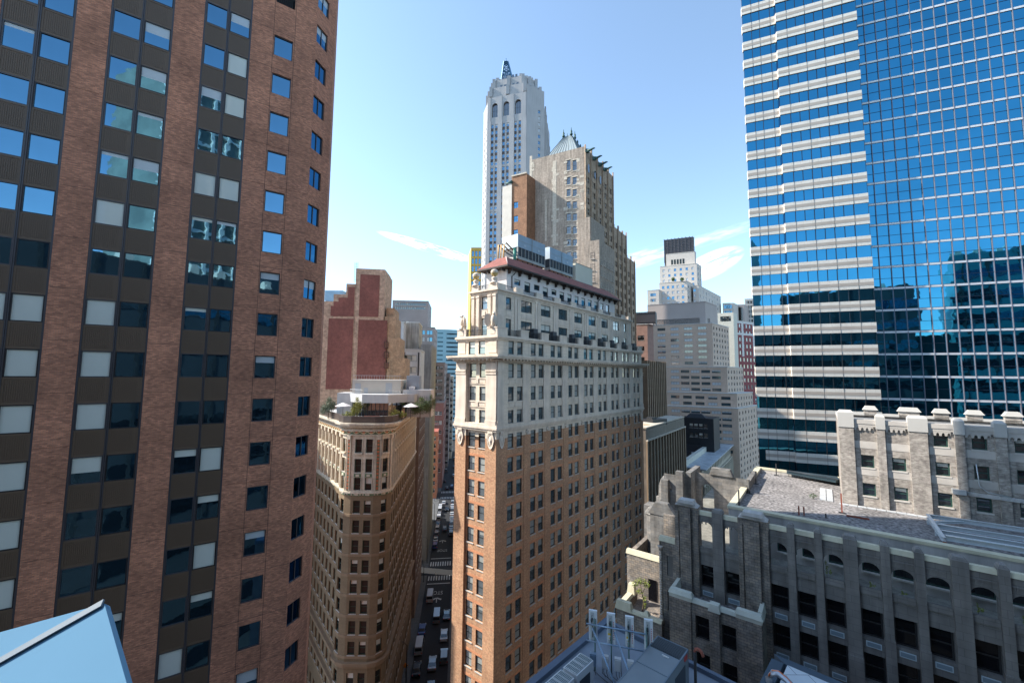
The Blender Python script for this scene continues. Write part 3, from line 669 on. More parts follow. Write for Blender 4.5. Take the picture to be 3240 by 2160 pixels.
for z in fl:   # z = band top = window sill ... band hangs below
    for fc, u0, u1 in ((SM, 0, SM.W), (SL, SM.W, SL.W)):
        if fc is SL and z < 56: u1 = u1-1.2
        fc.bx(w, u0, u1, z-BH, z, -.8, 0); fc.bx(st, u0+.0, u1, z-BH*.66, z-BH*.33, -.3, .025)
B.part(w, 'stone_band', GRAN); B.part(st, 'taupe_stripe', GRAN2)
jn = MB()
for u in (2.45, 5.85, 9.2, 12.6): SM.bx(jn, u*K-.02, u*K+.02, 4, TOPZ, -.05, .03)
for u in (15.6, 17.7, 19.3): SL.bx(jn, u*K-.02, u*K+.02, 4, TOPZ, -.05, .03)
B.part(jn, 'vertical_joint', FRM_B)
def strip_panes(fc, cuts):
    for a_, b_ in zip(cuts, cuts[1:]): B.windows(fc, [(a_*K+.02, b_*K-.02, z, z+WH) for z in fl], win_edge, FRM_B, GL_T2, GL_T2, .12, (0,))
def win_edge(w_, h_, v):
    f = MB(); t = .035; f.box(-w_/2, -w_/2+t, 0, .1, 0, h_); f.box(w_/2-t, w_/2, 0, .1, 0, h_); p = MB(); a_ = random.uniform(-.006, .006)
    p.quad((-w_/2+t, .05+a_, 0), (w_/2-t, .05-a_, 0), (w_/2-t, .05-a_, h_), (-w_/2+t, .05+a_, h_)); return f, p
strip_panes(SM, (0, 2.45, 4.15, 5.85, 7.5, 9.2, 10.9, 12.6, 14.6)); strip_panes(SL, (14.65, 15.6, 17.7, 19.3, 21.15))
# curtain wall
gcols = [i*1.9*K for i in range(0, 34)]
def gpane(w_, h_, v):
    p = MB(); a_ = random.uniform(-.004, .004); b_ = random.uniform(-.003, .003)
    p.quad((-w_/2, .05+a_, 0), (w_/2, .05-a_, 0), (w_/2, .05-a_+b_, h_), (-w_/2, .05+a_+b_, h_)); f = MB(); f.box(-w_/2, w_/2, 0, .05, -.03, .03); return f, p
hg = []
for z in fl:
    for a_, b_ in zip(gcols, gcols[1:]):
        hg.append((a_+.03, b_-.03, z-BH+.35, z+.18)); hg.append((a_+.03, b_-.03, z+.2, z+WH-.1))
for i, x in enumerate(hg): B.windows(SG, [x], gpane, MULD, GL_T, GL_T, .05, (i % 7*.001,))
wb = MB(); md = MB(); ml = MB()
for z in fl: SG.bx(wb, 0, 62*K, z-BH-.06, z-BH+.30, -.2, .04)
for i, u in enumerate(gcols[1:]): ml.cut(); SG.bx(ml, u-.045, u+.045, 4, TOPZ, -.1, .08)
B.part(wb, 'white_spandrel_strip', mat('white_spandrel', (.66, .66, .68), .4, var=.05)); B.part(ml, 'mullion', MULL)
bod = MB(); bod.prism([(p.x, p.y) for p in (SL.pt(21.1*K, 0, -.2), SL.pt(SM.W-.03, 0, -.2), SM.pt(SM.W-.03, 0, -.2), SM.pt(.03, 0, -.2), SG.pt(-.03, 0, -.15), SG.pt(62*K, 0, -.15), SG.pt(62*K, 0, -40), SL.pt(21.1*K, 0, -.2)+hd(33)*38)], 0, TOPZ, 0)
B.part(bod, 'core', GL_T2); B.finish()
# ------------------------------------------------------------------ grey stone building with arcade, lower right
RUB = mat('grey_rubble_stone', (.20, .178, .16), .92, var=.28, vscale=.7, fine=.3, fscale=1.7, brick=(.46, .24, (.11, .105, .10), (.29, .235, .185), .02), bump=.02, bscale=4, streak=.15)
RUB2 = mat('smooth_grey_stone', (.215, .20, .185), .9, var=.2, vscale=.6, brick=(1.1, .55, (.13, .125, .12), (.19, .175, .16), .015), streak=.25)
COPE = mat('cream_coping_stone', (.60, .55, .40), .85, var=.12, vscale=.8, streak=.12)
GBRK = mat('grey_tan_brick', (.40, .36, .31), .9, var=.25, vscale=.35, fine=.3, fscale=2.5, brick=(.24, .085, (.34, .31, .28), (.24, .20, .18), .01), streak=.2)
RENDR = mat('grey_render', (.48, .45, .42), .9, var=.1, vscale=.3, streak=.25)
WCOPE = mat('white_coping', (.48, .46, .43), .8, var=.06)
GRAV = mat('roof_gravel', (.215, .20, .195), .95, var=.3, vscale=.3, fine=.75, fscale=3.5, bump=.03, bscale=14)
VENT = mat('pale_vent_grille', (.50, .58, .62), .5, var=.05); VENTD = mat('vent_mesh', (.20, .26, .30), .6, var=.1)
BLK = mat('black_window', (.006, .006, .008), .04, var=0, spec=.6, wav=(.8, .004)); BLF = mat('black_sash', (.028, .026, .026), .5, var=0)
RUST = mat('rusty_steel', (.28, .08, .05), .8, var=.2)
PS = at((2440, 1850), 37.5); SR = radians(-37.5)
B = Bld('stone_building', (PS.x, PS.y, 0), 'weathered grey stone building with arcaded parapet and gravel roof at lower right', 'building', rz=SR)
SROOT = B.root
def SW(x, y, z): return B.M @ Vector((x, y, z))
def fx(y, x0, x1): f = Fc((x0, y), 90, x1-x0, 1); f.x0 = x0; return f       # wall facing -y, u = x - x0
XL, XR = -9.7, 27.0
stops = [49.65-3.3*k for k in range(0, 15)]
gaps = [(-5.88, -4.66), (-3.66, -2.44)]
for k in range(5): b_ = 6.07*k; gaps += [(b_, b_+1.3), (b_+1.92, b_+3.22), (b_+3.82, b_+5.12)]
gaps = [g_ for g_ in gaps if g_[1] < XR]
f = fx(0, XL, XR); hs = [(a-XL, b-XL, t-2.12, t) for t in stops for a, b in gaps]
w = MB(); f.wall(w, 0, 50.75, hs, .45)
w.quad((XL, 0, 0), (XL, 30, 0), (XL, 30, 50.75), (XL, 0, 50.75)); w.quad((XR, 0, 0), (XR, 30, 0), (XR, 30, 50.75), (XR, 0, 50.75)); w.quad((XL, 30, 0), (XR, 30, 0), (XR, 30, 50.75), (XL, 30, 50.75))
B.part(w, 'wall', RUB2)
B.windows(f, hs, win_hung, BLF, BLK, BLK, .4, (0,))
fl_ = MB(); fl_.box(XL+.02, XR-.02, .02, 29.9, 50.6, 50.85); B.part(fl_, 'walkway', mat('mossy_walk', (.22, .21, .18), .95, var=.3, vscale=1.2, fine=.2))
st = MB()
for (a, b) in gaps: st.cut(); f.bx(st, a-XL-.02, b-XL+.02, 50.85, 51.35, -.15, .12, bevel=.04)
B.part(st, 'arcade_sill', RUB2)
# screen wall with open arches
def arch(mb, f, a, b, zs, zt, top, depth, m=0, n=8, y0=0.):
    """fills the rectangle a..b, zs..top round an arched opening (spring zs, crown zt); front at d=y0, back at y0-depth"""
    c = (a+b)/2; r = (b-a)/2; A = [(c-r*cos(pi*i/n), zs+(zt-zs)*sin(pi*i/n)) for i in range(n+1)]
    for d in (y0, y0-depth):
        for p, q in zip(A, A[1:]): mb.quad(f.pt(p[0], p[1], d), f.pt(q[0], q[1], d), f.pt(q[0], top, d), f.pt(p[0], top, d), m=m)
    for p, q in zip(A, A[1:]): mb.quad(f.pt(p[0], p[1], y0), f.pt(p[0], p[1], y0-depth), f.pt(q[0], q[1], y0-depth), f.pt(q[0], q[1], y0), m=m)
w = MB()
for (a, b) in gaps:
    tall = a < -2; zs, zc = (52.7, 53.3) if not tall else (53.15, 53.75)
    arch(w, f, a-XL, b-XL, zs, zc, 54.3, .45)
edges = [-5.88]+[v for g_ in sorted(gaps) for v in g_]+[XR]
ga = sorted(gaps); prev = -5.9
for (a, b) in ga+[(XR, XR)]:
    if a > prev+.01: w.box(prev, a, .001, .45, 50.7, 54.3)
    prev = b
w.box(-5.9, XR, 0, .45, 54.28, 54.36)
B.part(w, 'arcade_wall', RUB2)
ms = MB()
for (a, b) in ga:
    f.bx(ms, a-XL+.0, b-XL, 53.75, 53.85, 0, .1)
    for q in (.25, .6): f.bx(ms, a-XL+q, a-XL+q+.1, 53.55, 53.75, 0, .08)
B.part(ms, 'string_course', RUB2)
cp = MB(); prev = -5.84
for i, (a, b) in enumerate(ga+[(XR, XR)]):
    cp.cut(); cp.tbox(prev+.0, min(b, XR), -.1, .55, 54.36, 54.7, 0, .12); prev = b
B.part(cp, 'coping', COPE)
pl = MB(); piers = []
for (a0, a1), (b0, b1) in zip(ga, ga[1:]): piers.append((a1, b0))
for a, b in piers:
    if b-a > 1.5: continue
    pl.cut(); wd = b-a > .75; d = -.42 if wd else -.34
    pl.box(a+.04, b-.04, d, .0, 0, 54.9); pl.box(a+.04, b-.04, 0, .5, 54.3, 54.9); pl.tbox(a+.02, b-.02, d-.02, .52, 54.9, 55.15, .14, .14, m=0)
    pl.box(a+.0, b, d-.08, 0, 0, 48.0 if not wd else 46)
B.part(pl, 'pier', [RUB2, COPE])
# corner turrets of rough stone
tw = MB()
for x0, x1, zt in ((-8.1, -5.84, 55.0), (-2.46, 0.0, 54.95)):
    tw.cut(); c = (x1-x0); tw.box(x0, x1, -.25, .8, 0, zt); tw.box(x0+.55, x1-.7, -.62, -.25, 0, zt-.15); tw.box(x0+.05, x0+.4, -.42, -.25, 0, zt-.6); tw.box(x1-.45, x1-.05, -.42, -.25, 0, zt-.8)
B.part(tw, 'turret', RUB)
tw = MB()
for x0, x1, zt in ((-8.1, -5.84, 55.0), (-2.46, 0.0, 54.95)):
    tw.cut(); tw.tbox(x0+.05, x1-.05, -.4, .7, zt, zt+.3, .3, .2); tw.tbox(x0+.35, x1-.35, -.62, .6, zt+.3, zt+.6, .12, .1)
B.part(tw, 'turret_cap', RENDR)
# lit corner strip left of the turret with its slit window and roll moulding
f2 = fx(-.2, -9.72, -8.1); w = MB(); f2.wall(w, 0, 51.0, [(.72, 1.34, 47.7, 49.65), (.72, 1.34, 44.4, 46.35)], .4); w.box(-9.72, -9.5, -.2, 3, 0, 51.0); w.box(-9.72, -8.1, .4, 3, 50.7, 51.0)
w.box(-9.72, -8.1, 1.3, 1.7, 51, 53.2)
B.part(w, 'corner_wall', RUB); B.windows(f2, [(.72, 1.34, 47.7, 49.65), (.72, 1.34, 44.4, 46.35)], win_single, BLF, BLK, BLK, .35, (0,))
m = MB(); m.tbox(-9.8, -8.1, -.3, .5, 51.0, 51.4, .05, .12); B.part(m, 'corner_coping', COPE)
m = MB(); n = 26
for i in range(n): z = 43.8+i*.24; m.lathe((-9.6, -.3, z), [(.1, 0), (.16, .06), (.16, .15), (.1, .22)], 8)
m.lathe((-9.6, -.3, 43.0), [(.32, 0), (.22, .5), (.12, .8)], 8); m.lathe((-9.6, -.3, 50.0), [(.12, 0), (.25, .35), (.3, .5)], 8); B.part(m, 'rope_column', mat('sandstone_rope', (.50, .42, .35), .9, var=.15))
# set-back wall behind the arcade, gravel roof and its parapet
x0, x1, y0, y1 = -3.7, XR, 2.8, 25.2; f3 = fx(y0, x0, x1)
bw = [(a-x0+.35, b-x0+.55, 51.6, 53.5) for a, b in ga if a >= -1]  # panes behind the first arches are added for the dark interior there
w = MB(); f3.wall(w, 50.8, 54.7, bw, .2); B.part(w, 'setback_wall', RENDR)
B.windows(f3, bw, win_hung, mat('dark_green_sash', (.02, .06, .05), .5, var=0), GL_DARK, BL_CREAM, .12, (0,))
w = MB(); w.box(x0, x0+.45, y0+.001, y1, 48, 54.7); w.box(x0, XR-.01, y1-.45, y1, 48, 54.7); w.box(x0+.45, XR-.01, y0+.35, y0+.6, 54.0, 54.699); B.part(w, 'parapet_wall', RENDR)
m = MB(); m.box(x0-.1, XR, y0-.1, y0+.62, 54.7, 54.95); m.cut(); m.box(x0-.1, x0+.55, y0+.62, y1-.5, 54.7, 54.947); m.cut(); m.box(x0-.1, XR, y1-.5, y1+.1, 54.7, 54.95); B.part(m, 'parapet_coping', COPE)
m = MB(); m.quad((x0+.4, y0+.5, 54.35), (XR, y0+.5, 54.35), (XR, y1-.4, 54.35), (x0+.4, y1-.4, 54.35)); B.part(m, 'gravel_roof', GRAV)
m = MB()
for i in range(24): m.box(5.3+i*.75, 5.3+i*.75+.7, 13.0, 13.45, 54.36, 54.43)
for i in range(8):
    for j in range(2): m.box(3.6+j*.62, 4.15+j*.62, 13.6+i*.75, 14.25+i*.75, 54.36, 54.43)
B.part(m, 'paving_slabs', mat('grey_slab', (.45, .46, .47), .9, var=.15))
# brick penthouse
x0p, y0p, yb = 5.6, 14.1, 24.6; f4 = fx(y0p, x0p, 27); zt = 63.75
ph = []
pw = [(7.35, 8.4, (0, 0, 1, 1)), (9.8, 10.85, (0, 0, 1, 1)), (12.95, 13.95, (0, 1, 1, 1)), (15.5, 16.5, (0, 1, 1, 1)), (18.15, 19.15, (0, 1, 1, 1)), (20.9, 21.9, (0, 1, 1, 1)), (23.6, 24.6, (0, 1, 1, 1))]
ztp = (65, 62.52, 59.7, 56.76)
for a, b, fl_ in pw:
    for k in range(1, 4):
        if fl_[k]: ph.append((a-x0p, b-x0p, ztp[k]-1.3, ztp[k]))
w = MB(); f4.wall(w, 54.3, 63.2, ph, .25); w.box(x0p, x0p+.3, y0p+.001, yb, 54.3, 63.2); w.box(x0p, 27, yb-.3, yb, 54.3, 63.2)
ppil = [(5.6, 6.85, 64.3), (8.7, 9.35, 64.0), (11.15, 12.5, 64.05), (14.35, 15.0, 64.0), (16.95, 17.65, 63.95), (19.6, 20.3, 63.95), (22.3, 23.5, 64)]
for a, b, t in ppil: f4.bx(w, a-x0p, b-x0p, 54.3, 62.6, 0, .28)
for z_ in (57.6, 60.4): f4.bx(w, 0, 21.3, z_, z_+.75, 0, .03, m=1)
B.part(w, 'penthouse_wall', [GBRK, mat('pale_brick_band', (.48, .44, .40), .9, var=.15, vscale=.6)]); B.windows(f4, ph, win_hung, MATS['dark_green_sash'], GL_DARK, BL_CREAM, .2, (0, 0, .3))
m = MB()
for (a, b, t), (c, d, t2) in zip(ppil, ppil[1:]):
    m.cut(); f4.bx(m, b-x0p, c-x0p, 63.0, 63.45, -.5, .22); m.box(b, c, y0p+.001, y0p+.3, 62.7, 63.05)
    n = 4
    for i in range(n):
        u0 = b-x0p+.15+i*(c-b-.3)/n; u1 = u0+(c-b-.3)/n; arch(m, f4, u0+.08, u1-.08, 62.35, 62.6, 62.75, .15, y0=.16); f4.bx(m, u0-.08, u0+.08, 62.3, 62.75, 0, .16)
    f4.bx(m, b-x0p, c-x0p, 62.74, 63.0, 0, .17)
B.part(m, 'corbel_table', MATS['pale_brick_band'])
m = MB()
for a, b, t in ppil: m.cut(); m.tbox(a-.05, b+.05, y0p-.36, y0p+.5, 62.55, t-.15, .0, .0); m.tbox(a-.05, b+.05, y0p-.36, y0p+.5, t-.15, t+.1, .18, .2)
for a, b in ((8.4, 9.6), (11.6, 13.4), (14.6, 15.8), (17.2, 18.4), (20, 21.2), (23, 24.2)): m.cut(); m.box(a, b, yb-.6, yb, 63.2, 63.9, m=1); m.tbox(a-.15, b+.15, yb-.75, yb+.1, 63.9, 64.4, .3, .1)
B.part(m, 'merlon_cap', [WCOPE, GBRK])
m = MB(); m.box(x0p, 27, yb-.6, yb, 63.2, 63.5); m.cut(); m.box(x0p-.05, x0p+.5, y0p+.6, yb-.6, 63.2, 63.5); B.part(m, 'roof_coping', WCOPE)
m = MB(); m.box(x0p+.3, 27, y0p+.1, yb-.5, 62.6, 62.9); B.part(m, 'penthouse_roof', ROOF_G)
cd = MB()
for i in range(4): cd.tube([f4.pt(9.2, 57.2-i*.09, .4), f4.pt(22, 57.0-i*.09, .4)], .03)
cd.tube([f4.pt(10.0, 59.9, .35), f4.pt(10.1, 57.9, .35), f4.pt(10.6, 57.4, .4), f4.pt(12, 57.2, .4)], .045); B.part(cd, 'conduit', mat('zinc_conduit', (.5, .52, .53), .4, metal=.4, var=0))
bx_ = MB(); bx_.box(x0p+8.3, x0p+9.2, y0p-.6, y0p-.02, 56.9, 57.35); B.part(bx_, 'junction_box', MATS['zinc_conduit'])
# grilles under the windows
v = MB(); vd = MB()
for t in stops[:6]:
    for a, b in ga:
        if t > 49 and False: continue
        f.bx(v, a-XL+.2, a-XL+1.12, t-2.78, t-2.36, 0, .05); v.cut()
        f.bx(vd, a-XL+.26, a-XL+1.06, t-2.72, t-2.42, .05, .056); vd.cut()
for x in v.split(): o = x.build('grille', VENT, B.root)
B.part(vd, 'grille_mesh', VENTD)
# projecting lower terrace block
tx0, tx1, ty = -8.0, -.45, -2.8; f5 = fx(ty, tx0, tx1); tz = 47.25
tg = [(-5.75, -4.6), (-3.6, -2.45)]; th = [(a-tx0, b-tx0, t-2.2, t) for t in (46.35, 43.05, 39.75) for a, b in tg]
w = MB(); f5.wall(w, 30, tz, th, .4); w.box(tx1-.4, tx1, ty+.001, 0, 30, tz); w.box(tx0, tx0+.4, ty+.001, 0, 30, tz); w.box(tx0+.4, tx1-.4, ty+.01, 0, 46.2, 46.6)
B.part(w, 'terrace_wall', RUB); B.windows(f5, th, win_hung, BLF, BLK, BLK, .35, (0,))
m = MB()
for a, b, t, d in ((-8.0, -6.0, .55, .0), (-2.4, -.45, .55, 0)): m.cut(); m.box(a, b, ty-.2, ty+.35, tz, tz+.35); m.tbox(a-.08, b+.08, ty-.3, ty+.5, tz+.35, tz+.7, .15)
for y_ in (tx0, tx1-.45): m.cut(); m.tbox(y_-.05, y_+.5, ty+.5, -.1, tz, tz+.68, .12)
for a, b in ((-6, -4.55), (-3.65, -2.4)): m.cut(); m.tbox(a, b, ty-.15, ty+.45, tz, tz+.3, 0, .12)
m.cut(); m.tbox(-4.6, -3.6, ty-.45, ty+.45, tz-.1, tz+.5, .12)
B.part(m, 'terrace_coping', mat('pale_green_coping', (.56, .56, .48), .85, var=.1, streak=.1))
m = MB(); m.box(-4.5, -3.7, ty-.38, ty, 30, tz-.1); m.cut(); m.box(-8.0, -6.1, ty-.2, ty, 30, tz); m.cut(); m.box(-2.35, -.5, ty-.2, ty, 30, tz); B.part(m, 'terrace_pier', RUB)
m = MB(); m.quad((tx0+.4, ty+.3, 46.62), (tx1-.4, ty+.3, 46.62), (tx1-.4, 0, 46.62), (tx0+.4, 0, 46.62)); B.part(m, 'terrace_gravel', GRAV)
# lowest terrace at the far left
w = MB(); w.box(-13.6, -9.0, -2.2, -1.8, 25, 43.9); w.box(-13.6, -13.1, -1.8, 2.4, 25, 43.9); w.box(-13.1, -9.6, -1.8, 6, 40, 42.9); w.box(-14.6, -9.7, 3.2, 3.7, 25, 47.3); w.box(-14.6, -14.1, 3.7, 12, 25, 47.3)
w.box(-12.1, -11.2, 3.1, 3.2, 42.9, 45.2, m=1)
B.part(w, 'low_terrace_wall', [RUB, BLK])
m = MB(); m.tbox(-13.75, -12.0, -2.35, -1.6, 43.9, 44.7, .15); m.cut(); m.tbox(-12.0, -9.0, -2.3, -1.7, 43.9, 44.15, 0, .1); m.cut(); m.tbox(-10.9, -10.2, -2.35, -1.65, 44.1, 44.5, .2); m.cut(); m.tbox(-13.75, -13.0, -1.6, 1.0, 43.9, 44.2, .1); m.cut(); m.tbox(-13.8, -12.9, 1.0, 1.8, 43.9, 45.0, .15); m.cut(); m.tbox(-14.7, -9.7, 3.1, 3.8, 47.3, 47.75, .05, .12)
B.part(m, 'low_terrace_coping', COPE)
# further stone gables behind, between the street and the gravel roof
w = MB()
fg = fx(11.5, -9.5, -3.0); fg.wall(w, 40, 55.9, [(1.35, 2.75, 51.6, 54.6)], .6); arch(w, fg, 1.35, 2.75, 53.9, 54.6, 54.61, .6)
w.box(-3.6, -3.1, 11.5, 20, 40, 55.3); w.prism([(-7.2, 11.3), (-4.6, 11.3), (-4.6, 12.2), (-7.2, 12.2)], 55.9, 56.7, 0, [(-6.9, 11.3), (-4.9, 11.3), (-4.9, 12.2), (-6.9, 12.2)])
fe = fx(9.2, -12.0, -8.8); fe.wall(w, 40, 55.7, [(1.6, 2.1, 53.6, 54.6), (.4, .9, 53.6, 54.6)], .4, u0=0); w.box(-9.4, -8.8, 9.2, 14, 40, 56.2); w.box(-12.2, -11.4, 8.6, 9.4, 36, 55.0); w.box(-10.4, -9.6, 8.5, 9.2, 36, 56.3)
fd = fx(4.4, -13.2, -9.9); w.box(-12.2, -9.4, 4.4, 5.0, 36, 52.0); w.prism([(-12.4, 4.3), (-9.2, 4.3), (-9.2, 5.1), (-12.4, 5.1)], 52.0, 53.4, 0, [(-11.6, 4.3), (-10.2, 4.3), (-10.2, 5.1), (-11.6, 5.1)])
B.part(w, 'rear_gable_wall', mat('shaded_ashlar', (.17, .165, .16), .9, var=.3, vscale=.8, fine=.2, fscale=2, brick=(.9, .38, (.11, .11, .11), (.21, .19, .17), .02), streak=.3))  # darker stone: the gables' dim shade is put into its colour
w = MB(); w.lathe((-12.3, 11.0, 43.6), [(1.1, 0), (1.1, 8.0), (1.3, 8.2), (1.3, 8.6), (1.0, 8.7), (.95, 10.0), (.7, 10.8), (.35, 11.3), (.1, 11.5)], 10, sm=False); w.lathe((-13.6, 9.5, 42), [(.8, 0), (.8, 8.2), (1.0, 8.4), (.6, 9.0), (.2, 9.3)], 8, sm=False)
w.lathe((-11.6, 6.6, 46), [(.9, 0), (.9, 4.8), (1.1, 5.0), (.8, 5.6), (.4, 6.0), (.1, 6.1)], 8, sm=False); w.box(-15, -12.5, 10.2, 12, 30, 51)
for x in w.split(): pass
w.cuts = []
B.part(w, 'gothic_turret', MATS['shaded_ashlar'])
B.finish()

# plants, roof fittings of the stone building
LEAF = mat('sunlit_weed_leaf', (.20, .24, .035), .7, var=.3, vscale=6); LEAFD = mat('dark_leaf', (.05, .10, .03), .7, var=.3, vscale=6); STEM = mat('thin_stem', (.12, .09, .05), .9, var=0)  # LEAF is plain yellow-green, LEAFD dark green
def leafcloud(mb, c, r, n, sz, rnd=random, flat=.0):
    for _ in range(n):
        while True:
            p = Vector((rnd.uniform(-1, 1), rnd.uniform(-1, 1), rnd.uniform(-1, 1)))
            if p.length <= 1: break
        p = p*(.45+.55*rnd.random()); q = Vector((c[0]+p.x*r[0], c[1]+p.y*r[1], c[2]+p.z*r[2])); a = Vector((rnd.gauss(0, 1), rnd.gauss(0, 1), rnd.gauss(0, .7))).normalized(); b = a.cross(Vector((rnd.gauss(0, 1), rnd.gauss(0, 1), rnd.gauss(0, 1)))).normalized()
        s_ = sz*rnd.uniform(.6, 1.3); mb.quad(q-a*s_, q-b*s_*.5, q+a*s_, q+b*s_*.5)
def plant(name, label, cat, loc, blobs, stems, n, sz, lf, group=None):
    t = thing(name, loc, label, cat, group=group); m = MB()
    for s_ in stems: m.tube(s_[0], s_[1], 5)
    m.build('stem' if name != 'tree' else 'trunk', STEM, t); m = MB()
    for c, r in blobs: leafcloud(m, c, r, int(n*r[0]*r[2]*4)+12, sz)
    m.build('foliage' if name != 'tree' else 'crown', lf, t); return t
p = SW(-11.9, .6, 42.9)
plant('tree', 'small yellow-green tree growing on the lowest stone terrace', 'tree', p, [((-.2, .1, 3.0), (.9, .7, .4)), ((.5, 0, 2.7), (.6, .6, .4)), ((-.3, -.2, 2.1), (.45, .4, .35)), ((.1, -.4, 1.5), (.35, .3, .35)), ((.2, -.3, .8), (.3, .3, .4)), ((-.7, .3, 2.6), (.5, .5, .3))], [([(0, 0, 0), (.1, -.2, 1), (-.1, -.1, 2.1), (-.2, .1, 3)], [.06, .05, .04, .02]), ([(-.05, -.1, 1.8), (.5, 0, 2.7)], [.03, .02])], 90, .085, LEAF)
for i, (x, h_, lb) in enumerate(((4.0, 1.3, 'tall spindly weed in the third arch of the arcade'), (6.75, .45, 'low yellow-green weeds on the sill of the fourth arch'), (8.6, .35, 'sparse weeds at the foot of the fifth arch'), (12.5, .8, 'tuft of weeds in the arch right of the wide pier'), (14.6, .6, 'weeds growing in the arch at the right edge of the photo'))):
    plant('weed', lb, 'plant', SW(x, .25, 51.3), [((0, 0, h_*.25), (.14, .1, .12)), ((.03, 0, h_*.5), (.12, .1, h_*.3)), ((-.04, 0, h_*.85), (.07, .06, h_*.2)), ((.3, 0, h_*.3), (.16, .08, h_*.25))], [([(0, 0, 0), (.03, 0, h_*.5), (-.05, 0, h_)], [.015, .012, .006])], 260, .045, LEAF, 'weeds in the arcade openings')
plant('shrub', 'dry dark shrub growing on the gravel roof beside the slabs', 'shrub', SW(3.0, 13.6, 54.4), [((0, 0, .3), (.5, .5, .35)), ((.5, .5, .2), (.4, .4, .2))], [([(0, 0, 0), (.1, 0, .6)], [.02, .01])], 120, .06, LEAFD)
STL = mat('dark_steel', (.06, .06, .065), .5, metal=.5, var=.1)
def post(x, y, h_, lb, mt=None, foot=True, group=None, nm='roof_post'):
    t = thing(nm, SW(x, y, 54.37), lb, 'post', rz=SR, group=group); m = MB(); m.box(-.06, .06, -.06, .06, .04, h_); m.build('shaft', mt or STL, t)
    if foot: m = MB(); m.box(-.28, .28, -.18, .18, 0, .06); m.build('base_plate', STL, t)
post(-3.1, 5.2, 1.7, 'steel post at the near left corner of the gravel roof', group='steel posts along the gravel roof'); post(-2.9, 11.3, 1.6, 'steel post halfway along the left edge of the gravel roof', group='steel posts along the gravel roof'); post(-2.85, 16.6, 1.6, 'steel post near the far end of the left roof edge', group='steel posts along the gravel roof'); post(-1.2, 23.6, 1.6, 'steel post by the back parapet of the gravel roof', group='steel posts along the gravel roof')
post(2.0, 5.9, .9, 'left one of two short rusty pipes on the gravel', RUST, False, 'rusty pipes on the gravel roof', 'vent_pipe'); post(2.4, 6.1, .85, 'right one of two short rusty pipes on the gravel', RUST, False, 'rusty pipes on the gravel roof', 'vent_pipe'); post(4.1, 6.5, .45, 'short stubby grey pipe on the gravel roof', None, False, None, 'vent_pipe'); post(5.4, 9.6, 1.9, 'tall rust red steel post standing on the gravel', RUST, True)
t = thing('steel_channel', SW(5.7, 8.6, 54.37), 'rust red steel channel lying on the gravel', 'steel beam', rz=SR-.0); m = MB(); m.box(0, 1.7, 0, .16, 0, .06); m.box(0, 1.7, 0, .03, .06, .16); m.build('channel', RUST, t)
t = thing('roof_skylight', SW(0, 24.0, 54.37), 'long dark metal framed skylight against the back parapet', 'skylight', rz=SR)
m = MB(); m.prism([(0, -.3), (5.2, -2.0), (5.6, -1.2), (5.4, .5), (0, .5)], .4, .75, 0); m.build('canopy', mat('teal_dark_metal', (.035, .06, .075), .4, metal=.3, var=.1), t); m = MB()
for i in range(9): m.box(.2+i*.6, .26+i*.6, -.4-.3*i*.6*.33, -.34-.3*i*.6*.33, 0, .4)
m.build('support', STL, t); m = MB(); m.tube([(0, -.5, .9), (5.3, -2.2, .9)], .04); m.build('rail', STL, t)
# steel dunnage frame
t = thing("beam_rack", SW(11.6, 3.9, 54.37), 'white galvanised steel beam frame lying over the gravel roof', 'beam rack', rz=SR)
WST = mat('white_galvanised_beam', (.62, .67, .70), .4, metal=.3, var=.08)
def ibeam(a, b, h_=.34, w_=.26, z=.55):
    m = MB(); a, b = Vector(a), Vector(b); d = (b-a).normalized(); n = Vector((-d.y, d.x, 0))
    for (u0, u1, z0, z1) in ((-w_/2, w_/2, 0, .035), (-w_/2, w_/2, h_-.035, h_), (-.02, .02, .035, h_-.035)):
        m.prism([(p.x, p.y) for p in (a+n*u0, b+n*u0, b+n*u1, a+n*u1)], z+z0, z+z1)
    m.build('beam', WST, t)
ibeam((0, 0, 0), (.1, 7.0, 0)); ibeam((.2, 7.0, 0), (16, 7.9, 0)); ibeam((.2, 3.9, 0), (16, 4.9, 0)); ibeam((.2, 2.1, 0), (16, 3.0, 0)); ibeam((.2, .5, 0), (16, 1.4, 0), .4, .35); ibeam((.2, 5.2, 0), (2.4, 7.0, 0), .2, .15); ibeam((0.2, 5.2, 0), (1.6, 4.1, 0), .2, .15)
for x, y in ((0.05, .1), (.1, 3.4), (.1, 6.8), (7, 1), (7, 7.4), (14, 1.2)): m = MB(); m.box(x-.1, x+.1, y-.1, y+.1, 0, .55); m.build('stub_post', RUST if (x, y) == (.05, .1) else WST, t)

# ------------------------------------------------------------------ near roof with plant, bottom centre
RZ = 48.6; e1, e2 = atz(R8(10, 1424), RZ), atz(R8(500, 1010), RZ); rd_ = (e2-e1).normalized(); rn = Vector((rd_.y, -rd_.x, 0))
B = Bld('near_building', (e1.x, e1.y, 0), 'flat dark blue-grey roof of the nearest building with parapet', 'building', rz=0)
L0, L1, WD = -14, 8.6, 20
def rp(a, b): v = rd_*a+rn*b; return (v.x, v.y)
m = MB(); m.prism([rp(L0, -.15), rp(L0, WD), rp(L1-1, WD), rp(L1, -.15)], 0, RZ-.05); B.part(m, 'wall', mat('grey_party_wall', (.16, .16, .17), .9, var=.2))
m = MB(); m.prism([rp(L0, -.35), rp(L0, .1), rp(L1, .1), rp(L1, -.35)], RZ-.04, RZ+.3); m.cut(); m.prism([rp(L1-.3, .1), rp(L1-.7, WD), rp(L1-.4, WD), rp(L1, .1)], RZ-.04, RZ+.3); B.part(m, 'parapet', mat('blue_grey_coping', (.10, .13, .18), .6, var=.1))
